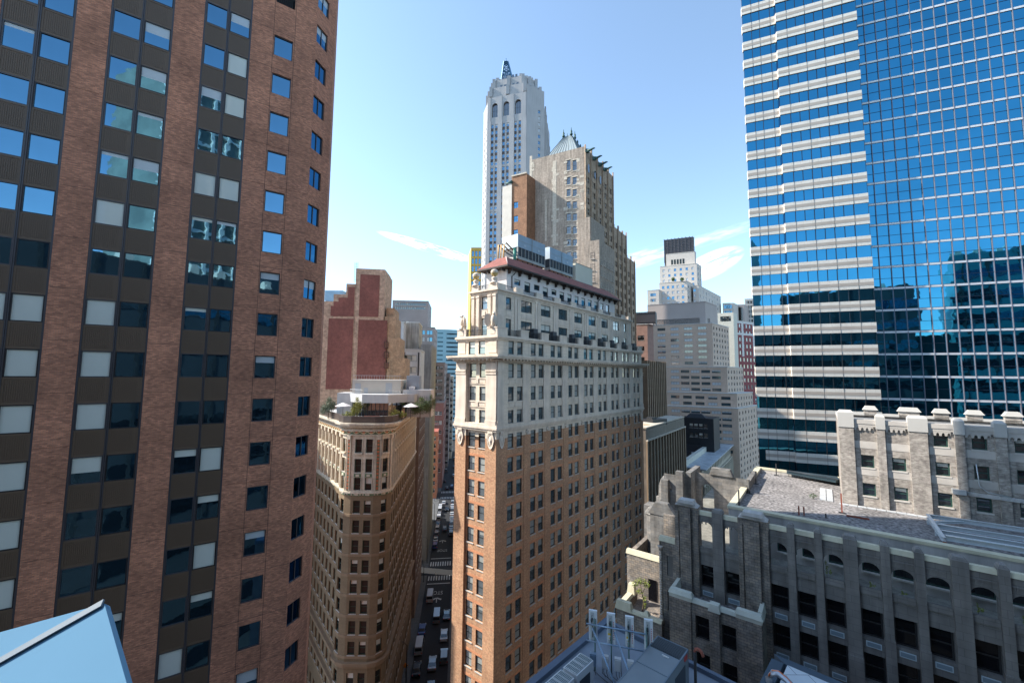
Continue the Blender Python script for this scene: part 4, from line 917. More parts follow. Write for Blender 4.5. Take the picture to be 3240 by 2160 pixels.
m = MB(); m.prism([rp(L0, .1), rp(L0, WD), rp(L1-.6, WD), rp(L1-.3, .1)], RZ-.05, RZ); B.part(m, 'roof_deck', mat('grey_membrane_roof', (.20, .23, .27), .8, var=.2, vscale=.5)); B.finish()
UG = mat('pale_grey_unit_metal', (.20, .23, .25), .5, metal=.15, var=.05, vscale=.8); UW = mat('off_white_unit', (.62, .62, .62), .5, var=.03)
def seg(p): return Vector((p.x, p.y, 0))
a, b = atz(R8(1180, 960), 51.0), atz(R8(1478, 1095), 51.0); ang = atan2((b-a).y, (b-a).x); wid = (b-a).length
t = thing('rooftop_unit', (a.x, a.y, RZ), 'large grey rooftop air handling unit with a louvred end, nearest machine', 'air handler', rz=ang)
H_ = 51.0-RZ; LN = 11
m = MB(); m.box(0, wid, -LN, 0, .25, H_); m.build('casing', UG, t)
m = MB()
for i in range(14): x = .1+i*(wid-.2)/14; m.box(x, x+.07, -1.25, -.1, H_, H_+.05)
m.box(.06, wid-.06, -1.3, -.06, H_-.001, H_+.02); m.build('top_louvre', mat('dark_grille', (.03, .04, .05), .5, var=0), t)
m = MB(); m.box(-.02, wid+.02, -3.2, -3.16, H_, H_+.03); m.box(-.02, wid+.02, -6.4, -6.36, H_, H_+.03); m.box(wid-.05, wid+.02, -LN, 0, H_-.05, H_+.02); m.box(-.02, .05, -LN, 0, H_-.05, H_+.02); m.box(-.02, wid+.02, -.05, .02, H_-.05, H_+.02); m.build('seam', mat('unit_seam', (.14, .18, .22), .5, var=0), t)
m = MB(); m.box(.95, 1.35, -1.65, -1.6, H_, H_+.06); m.build('lifting_lug', UW, t)
m = MB(); m.box(wid, wid+.02, -2.2, -.6, H_-1.7, H_-.6); m.box(wid, wid+.02, -5.5, -3.6, H_-1.7, H_-.5); m.build('side_louvre', MATS['dark_grille'], t)
m = MB()
for i, (h0, h1) in enumerate(((.12, .28), (.33, .36))): m.box(wid+.001, wid+.02, -.75+.1*i, -.2, H_-h1-.05, H_-h0)
m.build('warning_label', [mat('red_label', (.5, .05, .04), .5, var=0)], t)
# condenser boxes
def condenser(c, label):
    t = thing('condenser', c, label, 'condenser unit', rz=radians(90-43.8)-radians(0), group='white condenser units on the near roof')
    m = MB(); m.box(-.9, .9, -.5, .5, .1, 1.65); m.build('casing', UW, t)
    for s_ in (-1, 1):
        m = MB(); m.box(s_*.44-.4, s_*.44+.4, -.42, .42, 1.65, 1.67, m=1)
        for k in range(9): y = -.4+k*.1; m.box(s_*.44-.4, s_*.44+.4, y-.008, y+.008, 1.69, 1.7)
        for k in range(3): x = s_*.44-.4+k*.4; m.box(x-.012, x+.012, -.42, .42, 1.67, 1.715)
        m.build('fan_guard', [UW, mat('fan_shade', (.16, .20, .20), .6, var=0)], t)
    m = MB(); m.box(.901, .915, -.3, .3, .3, 1.3); m.box(-.6, .5, -.515, -.501, .35, 1.2); m.build('coil_louvre', MATS['dark_grille'], t)
    m = MB(); m.box(-.8, -.6, -.45, .45, 0, .1); m.box(.6, .8, -.45, .45, 0, .1); m.build('foot', STL, t)
cc = [atz(R8(*p), 50.25) for p in ((405, 1143), (532, 1212), (400, 1330), (272, 1258))]; c0 = sum((seg(p) for p in cc), Vector((0, 0, 0)))/4
condenser(Vector((c0.x, c0.y, RZ)), 'white condenser unit next to the antenna frame'); condenser(Vector((c0.x, c0.y, RZ))-rd_*2.05, 'white condenser unit at the bottom edge, nearer the parapet corner')
# antenna frame
fa, fb = at(R8(495, 795), 28.2), at(R8(1050, 990), 27.2); fa.z = fb.z = (fa.z+fb.z)/2
d_ = seg(fb-fa).normalized(); t = thing('antenna_frame', (fa.x, fa.y, RZ), 'galvanised pipe frame carrying the panel antennas', 'antenna frame', rz=atan2(d_.y, d_.x)); FL = seg(fb-fa).length; fz = fa.z-RZ
PG = mat('blue_galvanised_pipe', (.28, .38, .50), .35, metal=.5, var=.1)
for z in (fz, fz-1.05): m = MB(); m.tube([(-.1, 0, z), (FL+.1, 0, z)], .05, 8); m.build('rail', PG, t)
for x in (.45, 1.5, 2.6, 3.7): m = MB(); m.tube([(x, .1, 0), (x, .1, fz+.35)], .045, 8); m.build('mast_pipe', mat('green_grey_pipe', (.12, .22, .20), .5, var=0), t)
for x0_, x1_ in ((.3, 2.2), (1.7, 3.3)): m = MB(); m.tube([(x0_, -.02, fz-.2), (x1_, -2.2, .1)], .06, 8); m.build('brace', PG, t)
m = MB()
for k in range(5): m.tube([(.3+k*.6, .1, .9), (.35+k*.6, -.3-.1*k, .3), (.9+k*.5, -.5, .08), (1.8+k*.3, -1.2, .05)], .02, 5)
m.build('cable', IRON, t)
PAN = mat('white_antenna', (.72, .73, .74), .4, var=.03); REDT = mat('red_mark', (.5, .06, .08), .6, var=0); YEL = mat('yellow_sign', (.75, .5, .05), .6, var=0)
def antenna(i, label, sign):
    x = .32+i*1.17; o_ = Vector((fa.x, fa.y, 0))+d_*x; t2 = thing('panel_antenna', (o_.x, o_.y, RZ+fz-1.15), label, 'antenna', rz=atan2(d_.y, d_.x), group='panel antennas on the pipe frame')
    m = MB(); m.box(-.27, .27, .15, .32, 0, 1.95); m.build('radome', PAN, t2)
    m = MB(); m.box(-.16, .08, .13, .151, .1, 1.85); m.build('back_plate', mat('grey_plate', (.50, .52, .52), .5, var=.1), t2)
    m = MB()
    for k in range(9): z = .35+k*.13; m.box(.15, .19, .135, .149, z, z+.07)
    m.build('side_lettering', REDT, t2)
    m = MB(); m.tube([(-.05, .1, 1.7), (-.12, .02, 1.4), (.0, .05, 1.0), (-.04, .1, .3)], .02, 5); m.tube([(-.05, .12, 1.5), (-.05, .0, 1.3)], .035, 6); m.build('bracket', IRON, t2)
    if sign: m = MB(); m.box(-.2, 0, .09, .1, .35, .62); m.box(-.2, 0, .088, .1, .62, .74, m=1); m.box(-.13, -.07, .085, .089, .42, .5, m=1); m.build('warning_sign', [PAN, YEL], t2)
antenna(0, 'leftmost of the four white panel antennas', False); antenna(1, 'second white panel antenna from the left, with a yellow warning sign', True); antenna(2, 'third white panel antenna from the left', True); antenna(3, 'rightmost white panel antenna, beside the grey unit', False)
for i in range(4):
    o_ = Vector((fa.x, fa.y, 0))+d_*(.35+i*.78)-Vector((-d_.y, d_.x, 0))*.25
    t2 = thing('radio_box', (o_.x, o_.y, RZ+.55), ('grey radio box under the leftmost antenna', 'second grey radio box from the left on the frame', 'third grey radio box from the left on the frame', 'grey radio box nearest the large grey unit')[i], 'radio unit', rz=atan2(d_.y, d_.x), group='radio boxes below the antennas')
    m = MB(); m.box(-.2, .2, -.12, .12, 0, .75); m.box(-.17, .17, -.15, -.12, .08, .68); m.build('housing', PG if i == 0 else UW, t2); m = MB()
    for k in (-.1, .08): m.tube([(k, 0, 0), (k, -.05, -.25), (k+.1, -.1, -.5)], .018, 5)
    m.build('cable', IRON, t2)
pp = at(R8(1550, 1400), 26.5); t = thing('gooseneck_pipe', (pp.x, pp.y, RZ-1), 'dark gooseneck pipe with a rusty bent top by the stone wall', 'pipe', rz=ang)
zt_ = at(R8(1570, 1110), 26.5).z-RZ+1; m = MB(); m.tube([(0, 0, -4), (0, 0, zt_)], .09, 8); m.build('riser', IRON, t); m = MB(); m.tube([(0, 0, zt_-.02)]+[(.22-.22*cos(k*pi/5), 0, zt_+.2*sin(k*pi/5)) for k in range(6)]+[(.5, 0, zt_-.1)], .1, 8); m.build('bend', RUST, t)

# pale roof screen and striped hose at the bottom right
ZQ = 47.2
qa, qb, qc = atz((2380+700/6.533, 1960+900/6.533), ZQ), atz((2380+1650/6.533, 1960+1307/6.533), ZQ), atz((2380+590/6.533, 1960+1307/6.533), ZQ)
t = thing('white_roof_enclosure', (qa.x, qa.y, ZQ-2), 'pale panelled roof of an enclosure at the bottom right', 'enclosure'); dq = seg(qb-qa).normalized(); nq = Vector((dq.y, -dq.x, 0)); 
def qp(a, b): v = dq*a+nq*b; return (v.x, v.y)
m = MB(); m.prism([qp(0.1, .1), qp(12, .1), qp(12, 4), qp(.1, 4)][::-1], 0, 2.0); m.build('panel_roof', mat('pale_blue_panel', (.62, .66, .68), .6, var=.04, brick=(1.6, 1.1, (.12, .14, .16), (.62, .66, .68), .02)), t)
m = MB(); m.prism([qp(-.9, -.7), qp(12, -.7), qp(12, -.0), qp(-.15, -.0)][::-1], .8, 1.95); m.prism([qp(-.9, -.0), qp(-.15, -.0), qp(-.15, 4), qp(-.9, 4)][::-1], .8, 1.949); m.build('gutter', mat('navy_gutter', (.07, .10, .13), .6, var=.1), t)
ha = atz((2380+330/6.533, 1960+1040/6.533), ZQ+.7); t = thing('ribbed_duct', (ha.x, ha.y, ZQ-1), 'bent silver duct with an orange stripe at the bottom right', 'duct', rz=-.5)
pts = [(0, 0, 0), (.02, 0, 1.2), (.25, -.02, 1.6), (.6, -.1, 1.72), (1.0, -.3, 1.6), (1.4, -.6, 1.35), (2.6, -1.5, .9)]
m = MB(); m.tube(pts, .2, 10); m.build('hose', mat('silver_hose', (.5, .52, .55), .35, metal=.5, var=.1), t); m = MB(); m.tube([(x, y+.0, z+.17) for x, y, z in pts[1:]], .06, 6); m.build('stripe', mat('orange_stripe', (.85, .22, .06), .5, var=0), t)
m = MB(); m.tube([(x-.02, y+.08, z+.15) for x, y, z in pts[1:]], .05, 6); m.build('white_stripe', PAN, t)

# pale blue metal corner right in front, bottom left
ap, l0, l1, br_ = ray((330, 1908)), ray((-150, 2040)), ray((-150, 2300)), ray((440, 2300))
def dd(v, Y): q = v*(Y/v.y); return Vector((q.x, q.y, q.z+CH))
A_, B_, C_, D_ = dd(ap, 1.9), dd(l0, 2.0), dd(l1, 1.45), dd(br_, 1.45)
t = thing('metal_parapet_corner', (A_.x, A_.y, A_.z), 'pale blue sheet metal corner with a dark seam, close up at bottom left', 'sheet metal'); sh = lambda v: v-A_
C_ = B_+D_-A_; m = MB(); nrm = (B_-A_).cross(D_-A_).normalized(); nrm = nrm if nrm.z > 0 else -nrm
top = [sh(A_), sh(B_), sh(C_), sh(D_)]; lo = [p-nrm*.03 for p in top]; m.quad(*top); m.quad(*lo[::-1])
for i in range(4): m.quad(top[i], lo[i], lo[(i+1) % 4], top[(i+1) % 4])
m.build('sheet', mat('shade_blue_sheet', (.10, .215, .33), .9, var=.05, vscale=.8, spec=.1), t)  # colour darkened to stand in for the shade on this corner
_d = ray((-60, 2128)); _o = Vector((0, 0, CH)); s0, s1 = sh(A_)+nrm*.004, sh(_o+_d*((A_-_o).dot(nrm)/_d.dot(nrm)))+nrm*.004; dv = (s1-s0).normalized(); nv = nrm.cross(dv)*.016
m = MB(); c = [s0-nv, s1-nv, s1+nv, s0+nv]; u_ = nrm*.008; m.hexa([*(p for p in c), *(p+u_ for p in c)]); m.build('seam', mat('slate_seam', (.10, .14, .18), .6, var=.1), t)
GL_SH = mat('still_dark_glass', (.012, .015, .018), .08, var=.3, spec=.35)
# ------------------------------------------------------------------ rounded-nose terracotta building across the street
TERR = mat('glazed_terracotta', (.62, .54, .42), .6, var=.15, vscale=.8, fine=.15, fscale=3, streak=.15)
TANB = mat('tan_brown_brick', (.205, .145, .085), .85, var=.12, vscale=.4, fine=.1, fscale=3)
TANT = mat('tan_band', (.26, .18, .11), .85, var=.1)
GTERR = mat('green_terracotta', (.10, .17, .09), .5, var=.2, vscale=2); OTERR = mat('orange_terracotta', (.52, .17, .08), .6, var=.2)
FRG = mat('dark_green_frame', (.02, .05, .035), .5, var=0); BRZ = mat('bronze_parapet', (.075, .055, .047), .5, var=.15, vscale=2)
BP = Vector((-25.8, 72, 0))
B = Bld('flatiron_building', BP, 'flatiron building with rounded corner, green and cream terracotta crown and roof terrace', 'building')
nose = [Vector((x, y, 0)) for x, y in ((-4.95, 2.9), (-4.35, 1.45), (-3.3, .45), (-2.0, 0), (1.95, 0), (3.1, .35), (3.95, 1.25), (4.3, 2.4))]
segs = []
hl = hd(-39.2); pL = nose[0]; segs.append(Fc(pL, -39.2, 46, -1))
for a, b in zip(nose, nose[1:]):
    d = b-a; a_ = degrees(atan2(d.x, d.y)); segs.append(Fc(a, a_, d.length, 1))
LRT = abs(onwall((1319, 1276), (BP.x+nose[-1].x, BP.y+nose[-1].y), -6.4)[0]); segs.append(Fc(nose[-1], -6.4, LRT, 1))
btops = [45.85-3.31*k for k in range(0, 8)]; ZBELT, ZCOR = 47.6, 57.0
ut = [56.35, 52.95, 49.75]
def colsfor(i, f):
    if i == 0: return [(1.2+2.55*k, 2.35+2.55*k) for k in range(17)]
    if i == len(segs)-1: return [(.8+2.4*k, 1.85+2.4*k) for k in range(int((LRT-1.5)/2.4))]
    if i == 4: return [(.45, 1.65), (2.35, 3.55)]
    if i in (2, 6): return [(.12, f.W-.1)]
    return []
for z0, z1, m_, tl, hh in ((0, ZBELT-.6, TANB, [t for t in btops]+[17.7, 13.6, 8], 2.15), (ZBELT-.6, 58.9, TERR, ut, 2.35)):
    w = MB(); hl_ = []
    for i, f in enumerate(segs):
        h_ = grid(colsfor(i, f), tl, hh); f.wall(w, z0, z1, h_, .3); hl_.append((f, h_))
    if z0 == 0:
        for t in tl:
            for f in segs: f.bx(w, -.02, f.W+.02, t-hh-.55, t-hh-.12, 0, .10, m=1)
    B.part(w, 'wall', [m_, TANT])
    for f, h_ in hl_: B.windows(f, h_, win_hung, FRG, GL_SH, BL_CREAM, .22, (0, 0, 0, .3, .45))
pE, pF = segs[0].pt(46, 0), segs[-1].pt(LRT, 0); w = MB(); w.quad((*pE.xy, 0), (*pF.xy, 0), (*pF.xy, 58.9), (*pE.xy, 58.9)); B.part(w, 'rear_wall', TANB)
poly = [pE]+nose+[pF]
def offs(d, seg_=segs):
    pts = [seg_[0].pt(46, 0, d)]
    for a, b in zip(seg_, seg_[1:]):
        na, nb = a.n, b.n; c_ = (nose[seg_.index(b)-1] if seg_.index(b) >= 1 else nose[0]); pts.append(c_+(na+nb)*d/(1+na.dot(nb)))
    pts.append(seg_[-1].pt(LRT, 0, d)); return [(p.x, p.y) for p in pts]
def belt(mb, z0, z1, d, m=0): mb.prism(offs(d), z0, z1, m)
m = MB(); belt(m, 46.75, 47.1, .12, 1); belt(m, 47.1, 47.35, .3); belt(m, 47.35, 47.6, .15); 
for i, f in enumerate(segs):
    n = int(f.W/.5)
    for k in range(n): f.bx(m, k*.5+.05, k*.5+.3, 46.8, 47.05, .12, .16, m=0)
B.part(m, 'greek_key_belt', [TERR, GTERR])
m = MB(); belt(m, 18.6, 19.0, .3); belt(m, 19.0, 19.5, .55); belt(m, 14.0, 14.5, .5); B.part(m, 'base_cornice', TANT)
m = MB(); belt(m, 57.0, 57.2, .3); belt(m, 57.2, 57.75, .2, 1); belt(m, 57.75, 58.0, .45); belt(m, 58.0, 58.5, .3); belt(m, 58.5, 58.9, 1.0); belt(m, 58.9, 59.2, 1.4)
for i, f in enumerate(segs):
    n = max(1, int(f.W/1.2)); st_ = f.W/n
    for k in range(n):
        u = (k+.5)*st_
        f.bx(m, u-.22, u+.22, 57.3, 57.68, .2, .32, m=2)
        for q in range(6):
            uu = k*st_+st_*q/6; zz = 57.42+.16*sin(2*pi*(q+.5)/6+pi/2); f.bx(m, uu, uu+st_/6, zz, zz+.14, .32, .38, m=3)
    n = int(f.W/.24)
    for k in range(n): f.bx(m, k*.24+.04, k*.24+.15, 58.02, 58.48, .3, .42)
B.part(m, 'crown_cornice', [TERR, GTERR, OTERR, mat('cream_wave', (.62, .50, .30), .6, var=.1)])
def band(d0, d1, z0, z1, name, mt):
    a, b = offs(d0), offs(d1); mb = MB()
    for i in range(len(a)-1):
        p0, p1, q0, q1 = a[i], a[i+1], b[i], b[i+1]
        mb.quad((*p0, z0), (*p1, z0), (*p1, z1), (*p0, z1)); mb.quad((*q0, z0), (*q1, z0), (*q1, z1), (*q0, z1)); mb.quad((*p0, z1), (*p1, z1), (*q1, z1), (*q0, z1))
    B.part(mb, name, mt)
band(.8, .4, 59.2, 60.35, 'bronze_parapet', BRZ)
m = MB(); m.prism(offs(.0), 58.9, 59.25); B.part(m, 'terrace_floor', mat('pale_terrace', (.55, .55, .55), .8, var=.1))
m = MB()   # ornamented pilasters of the crown, with orange and green medallions
def crownpil(f, u, w_=.5, red=True):
    m.cut(); f.bx(m, u, u+w_, ZBELT, 57.0, 0, .22, m=1 if red else 0); f.bx(m, u-.1, u+w_+.1, 56.3, 57.0, 0, .45)
    f.bx(m, u-.09, u, ZBELT, 56.3, 0, .28); f.bx(m, u+w_, u+w_+.09, ZBELT, 56.3, 0, .28)
    if red:
        z = ZBELT+.2
        while z < 56: f.bx(m, u+.08, u+w_-.08, z, z+.4, .22, .28, m=2); z += .62
crownpil(segs[3], .55, .5); crownpil(segs[5], .3, .5); crownpil(segs[1], .8, .35, False); crownpil(segs[7], .45, .35, False)
for k in range(17): crownpil(segs[0], .15+2.55*k, .45, False)
for k in range(int((LRT-1.5)/2.4)): crownpil(segs[-1], .1+2.4*k, .35, False)
B.part(m, 'crown_pilaster', [TERR, GTERR, OTERR])
m = MB()
for f, h_ in [(f, grid(colsfor(i, f), ut, 2.35)) for i, f in enumerate(segs)]:
    for a, b, c, d in h_:
        if d > 56: f.bx(m, a-.15, b+.15, c-.3, c-.0, 0, .35)
        else: f.bx(m, a, b, c-.75, c-.2, 0, .08, m=1); f.bx(m, a+.3, b-.3, c-.65, c-.3, .08, .14)
        f.bx(m, a-.12, a-.02, c, d, 0, .12); f.bx(m, b+.02, b+.12, c, d, 0, .12)
B.part(m, 'crown_trim', [TERR, GTERR], 'stuff')
B.finish(); BEA = B
WPNT = mat('white_painted_wall', (.54, .54, .53), .8, var=.05, streak=.08)
def bx_thing(name, label, cat, parts, loc=(0, 0, 0), rz=0., group=None):
    t = thing(name, loc, label, cat, rz, group)
    for nm, mt, boxes in parts:
        m = MB()
        for b in boxes: m.box(*b)
        m.build(nm, mt, t)
    return t
tz = 59.25
# penthouse on the terrace
t = thing('terrace_penthouse', (BP.x, BP.y, tz), 'white rooftop penthouse with angled glass front and upper plant level', 'penthouse')
m = MB(); m.prism([(-6.2, 8.4), (-2.6, 5.2), (2.4, 5.2), (5.2, 8.2), (6.5, 8.5), (8.0, 12), (-9, 12)], 3.0, 4.6); m.build('fascia_wall', WPNT, t)
m = MB(); m.prism([(-5.9, 8.6), (-2.4, 5.6), (2.2, 5.6), (4.9, 8.4), (4.9, 11), (-5.9, 11)], 0, 3.0); m.build('glazing', GL_DARK, t)
m = MB()
for i in range(7): a = i/6; x = -2.5+4.8*a; m.box(x-.05, x+.05, 5.5, 5.6, 0, 3.0)
for i in range(5): a = i/4; x, y = -5.9+3.4*a, 8.55-2.95*a; m.box(x-.05, x+.05, y-.1, y, 0, 3.0); x, y = 2.3+2.6*a, 5.55+2.8*a; m.box(x-.05, x+.05, y-.1, y, 0, 3.0)
m.build('glazing_bars', IRON, t)
m = MB(); m.box(-6.1, 3.6, 9.2, 14, 4.6, 7.3); m.build('upper_wall', mat('cream_render', (.50, .47, .41), .8, var=.05), t); m = MB(); m.box(-8.7, -5.6, 8.4, 12, 0, 4.7); m.build('side_wall', WPNT, t)
m = MB(); m.box(4, 9.6, 9.5, 13, 0, 5.4); m.build('trellis_wall', WPNT, t)
m = MB()
for i in range(9): m.box(5.2+i*.45, 5.23+i*.45, 9.42, 9.45, .6, 4.2)
for i in range(6): m.box(5.1, 9.0, 9.40, 9.43, .8+i*.6, .83+i*.6)
m.build('trellis', IRON, t)
for (x0, x1, z1) in ((-5.5, -4.4, 6.6), (-3.7, -2.9, 5.7), (.6, 1.9, 6.7)): m = MB(); m.box(x0, x1, 9.16, 9.2, 4.6, z1); m.build('door', mat('grey_door', (.38, .41, .43), .6, var=.05), t)
m = MB(); fz_ = Fc((-6.1, 9.2), 90, 9.7, 1); railing(m, fz_, 0, 9.7, 7.3, 8.2, .0, .5); m.build('upper_railing', mat('pale_railing', (.5, .52, .53), .5, var=0), t)
for P0_, a_, L_ in (((-6.2, 8.4), 0, 0), ):
    m = MB(); f_ = Fc((-6.2, 8.4), degrees(atan2(3.6, -3.2)), hypot(3.6, 3.2), 1); railing(m, f_, 0, f_.W, 4.6, 5.5, 0, .3); f_ = Fc((2.4, 5.2), degrees(atan2(2.8, 3.0)), hypot(2.8, 3), 1); railing(m, f_, 0, f_.W, 4.6, 5.5, 0, .3); m.build('lower_railing', MATS['pale_railing'], t)
bx_thing('roof_plant_box', 'grey ventilation housing with bent duct on the terrace penthouse', 'ventilation unit', [('housing', GALV, [(0, 2.6, 0, 2, 0, 3.0)]), ('duct', UW, [(-1.6, -1.1, -.6, 0, -.6, 1.3), (-1.7, -1.0, -.8, .1, 1.3, 1.6), (.9, 1.9, -1.4, -.2, -.6, .8)])], (BP.x+4.2, BP.y+11.2, tz+5.2))
def umbrella(x, y, lb):
    t = thing('terrace_umbrella', (BP.x+x, BP.y+y, tz), lb, 'umbrella', group='white parasols on the roof terrace'); m = MB(); m.tube([(0, 0, 0), (0, 0, 2.8)], .04); m.build('pole', STL, t); m = MB(); m.lathe((0, 0, 2.35), [(1.5, 0), (1.45, .06), (.1, .65)], 8, sm=False); m.build('canopy', STUC, t)
umbrella(-6.3, 5.6, 'white parasol left of the penthouse on the roof terrace'); umbrella(6.6, 5.8, 'white parasol right of the penthouse on the roof terrace')
YL = mat('yellow_green_foliage', (.26, .26, .05), .7, var=.3, vscale=3); GR = mat('mid_green_foliage', (.10, .15, .05), .7, var=.3, vscale=3); BG = mat('blue_green_foliage', (.16, .21, .14), .7, var=.3, vscale=3)
def bush(x, y, r, h_, mt, lb, nm='shrub', n=60):
    h_ *= 1.35; r *= 1.1
    return plant(nm, lb, 'tree' if nm == 'tree' else 'shrub', (BP.x+x, BP.y+y, tz), [((0, 0, h_*.55), (r, r*.8, h_*.42)), ((-r*.5, 0, h_*.4), (r*.6, r*.5, h_*.3)), ((r*.5, .1, h_*.65), (r*.5, r*.5, h_*.3)), ((r*.1, -.1, h_*.9), (r*.4, r*.4, h_*.2))], [([(0, 0, 0), (.05, 0, h_*.7)], [.09, .04]), ([(0, 0, h_*.3), (r*.4, 0, h_*.7)], [.05, .02])], n*2, .085, mt)
bush(-9.2, 5.9, 1.5, 2.9, BG, 'blue-green spruce at the left end of the roof terrace', 'tree', 90); bush(-2.9, 3.4, 1.1, 3.0, YL, 'yellow-green birch-like tree left of centre on the terrace', 'tree', 70); bush(-4.6, 3.2, 1.2, 1.2, YL, 'low yellow-green shrub beside the left parasol'); bush(4.1, 3.9, 1.0, 1.5, YL, 'round yellow-green shrub right of centre on the terrace'); bush(5.3, 4.4, .9, 1.2, YL, 'low golden shrub under the right parasol'); bush(3.4, 3.9, .6, 2.3, mat('russet_foliage', (.24, .15, .07), .7, var=.3), 'thin russet shrub right of the glass front'); bush(8.2, 6.6, 1.8, 3.0, GR, 'large green shrub by the trellis on the terrace', 'tree', 90); bush(9.6, 9.4, 1.2, 3.3, GR, 'dark shrub behind the trellis corner')
bx_thing('outdoor_sofa', 'reddish outdoor bench seat on the terrace edge', 'bench', [('seat', mat('red_cedar', (.30, .12, .08), .8, var=.1), [(-1.4, 1.4, -.3, .3, .3, .45)]), ('backrest', MATS['red_cedar'], [(-1.4, 1.4, .3, .38, .45, .9)]), ('leg', UW, [(-1.5, -1.4, -.3, .3, 0, .5)]), ('leg', UW, [(1.4, 1.5, -.3, .3, 0, .5)])], (BP.x+.3, BP.y+2.2, tz))

# ------------------------------------------------------------------ generic background building
def block(name, label, c, Y, aL, xL, aR, xR, wall, roof=ROOF_G, win=None, cat='building', frame=FRM_K, glass=GL_DARK, blind=BL_CREAM, maker=win_hung, vs=(0, 0, .4), z0=0, finish=True, simple=True, depth=.2, top=None, trim=None, faces='LR', para=.6, into=None):
    """c: pixel of the nearest top corner; Y: its distance; xL / xR: pixels of the far ends of the left and right faces"""
    P = at(c, Y); base = Vector((P.x, P.y, 0)); zt = P.z if top is None else top
    B = Bld(name, base, label, cat, into=into)
    wl = abs(onwall(xL, base, aL)[0]) if isinstance(xL, tuple) else xL; wr = abs(onwall(xR, base, aR)[0]) if isinstance(xR, tuple) else xR
    L_ = Fc((0, 0), aL, wl, -1); R_ = Fc((0, 0), aR, wr, 1)
    w = MB(); allh = []
    for f, spec in ((L_, (win or {}).get('L')), (R_, (win or {}).get('R'))):
        hs = []
        if spec:
            for s_ in (spec if isinstance(spec, list) else [spec]):
                n, m0, ww, h_, zt0, dz, rows = s_['n'], s_.get('m', 1.5), s_['w'], s_['h'], s_['zt'], s_['dz'], s_['rows']
                a0, a1 = s_.get('span', (m0, f.W-m0))
                pit = (a1-a0-ww)/max(1, n-1) if n > 1 else 0
                cols = [(a0+i*pit, a0+i*pit+ww) for i in range(n) if i not in s_.get('skip', ())]
                hs += [h for h in grid(cols, [zt-zt0-k*dz for k in range(rows) if zt-zt0-k*dz-h_ > z0+.5], h_)]
        f.wall(w, z0, zt, hs, depth+.1); allh.append((f, hs, spec))
    c1_, c2_ = L_.pt(wl, 0), R_.pt(wr, 0); c3_ = c1_+c2_
    w.quad((*c1_.xy, z0), (*c3_.xy, z0), (*c3_.xy, zt), (*c1_.xy, zt)); w.quad((*c3_.xy, z0), (*c2_.xy, z0), (*c2_.xy, zt), (*c3_.xy, zt))
    B.part(w, 'wall', wall if isinstance(wall, list) else [wall])
    m = MB(); m.quad(*[(p.x, p.y, zt-para) for p in (Vector((0, 0, 0)), c2_, c3_, c1_)]); B.part(m, 'roof', roof)
    if trim:
        m = MB(); q = [(p.x, p.y) for p in ((L_.n+R_.n)*.18, c2_+R_.n*.15, c3_, c1_+L_.n*.15)]; m.prism(q, zt, zt+.35)
        B.part(m, 'coping', trim)
    for f, hs, spec in allh:
        if hs:
            mk = spec.get('maker', maker) if isinstance(spec, dict) else spec[0].get('maker', maker)
            B.windows(f, hs, mk, frame, glass, blind, depth, vs, simple=simple)
    B.L, B.R, B.zt, B.base, B.wl, B.wr = L_, R_, zt, base, wl, wr
    if finish: B.finish()
    return B
def W_(n, w, h, zt, dz, rows, **k): return dict(n=n, w=w, h=h, zt=zt, dz=dz, rows=rows, **k)
def stackbox(B, x0, x1, d0, d1, z0, z1, name, mt, face='L'):
    f = B.L if face == 'L' else B.R; m = MB(); f.bx(m, x0, x1, z0, z1, d0, d1); B.part(m, name, mt)

# red and tan party wall building behind the terrace
PARTY = mat('dark_red_brick', (.25, .095, .072), .88, var=.2, vscale=.18, fine=.15, fscale=1.2, brick=(.25, .3, (.22, .09, .07), (.20, .075, .058), .02))
TANQ = mat('tan_quoin_brick', (.48, .33, .23), .88, var=.18, vscale=.5, fine=.3, fscale=1.5)
Y0 = 100; a0 = at(R1(580, 118), Y0); Bp = Bld('red_party_wall_building', (a0.x, a0.y, 0), 'stepped red brick building with tan brick quoins, behind the roof terrace', 'building')
fp = Fc((0, 0), 82+180, 60, -1)   # runs left from the tall corner
def upx(x, y): s_, z = onwall(R1(x, y), (a0.x, a0.y), 82+180); return s_, z
steps = [(580, 118, 375), (375, 220, 305), (305, 295, 215), (215, 345, 60)]
m = MB(); t2 = MB()
for xa, yt, xb in steps:
    u0, zt_ = upx(xa, yt); u1, _ = upx(xb, yt); fp.bx(m, u0, u1, 0, zt_, -12, 0)
u0, zt_ = upx(685, 600); m2 = MB()
rf_ = Fc((0, 0), -7, 8, 1); rf_.wall(m, 40, a0.z, [], .2)
for (xa, xb, yt, dd_) in ((580, 640, 383, -1.5), (575, 655, 450, -.2), (600, 685, 600, .3), (640, 725, 745, .9), (640, 752, 885, 1.6)):
    ua, za = upx(xa, yt); ub, _ = upx(xb, yt); fp.bx(m2, ub, ua, 0, za, -10, dd_)
Bp.part(m, 'wall', TANQ); Bp.part(m2, 'tan_wing', mat('tan_pier_brick', (.42, .28, .17), .88, var=.25, vscale=.5, fine=.2, fscale=2))
for (xa, xb, ya, yb) in ((542, 405, 158, 445), (365, 318, 243, 445), (318, 250, 318, 445), (250, 215, 345, 445), (358, 195, 380, 445), (530, 398, 440, 449), (596, 392, 478, 960), (356, 180, 468, 960)):
    ua, za = upx(xa, ya); ub, _ = upx(xb, ya); _, zb = upx(xa, yb); mm = MB(); fp.bx(mm, ua, ub, zb-.2, za, 0, .06+.004*xa/100); Bp.part(mm, 'red_panel', PARTY)
hw = []
for y in (630, 700, 775): 
    ua, za = upx(605, y); ub, zb = upx(577, y+45); hw.append((ua, ub, zb, za))
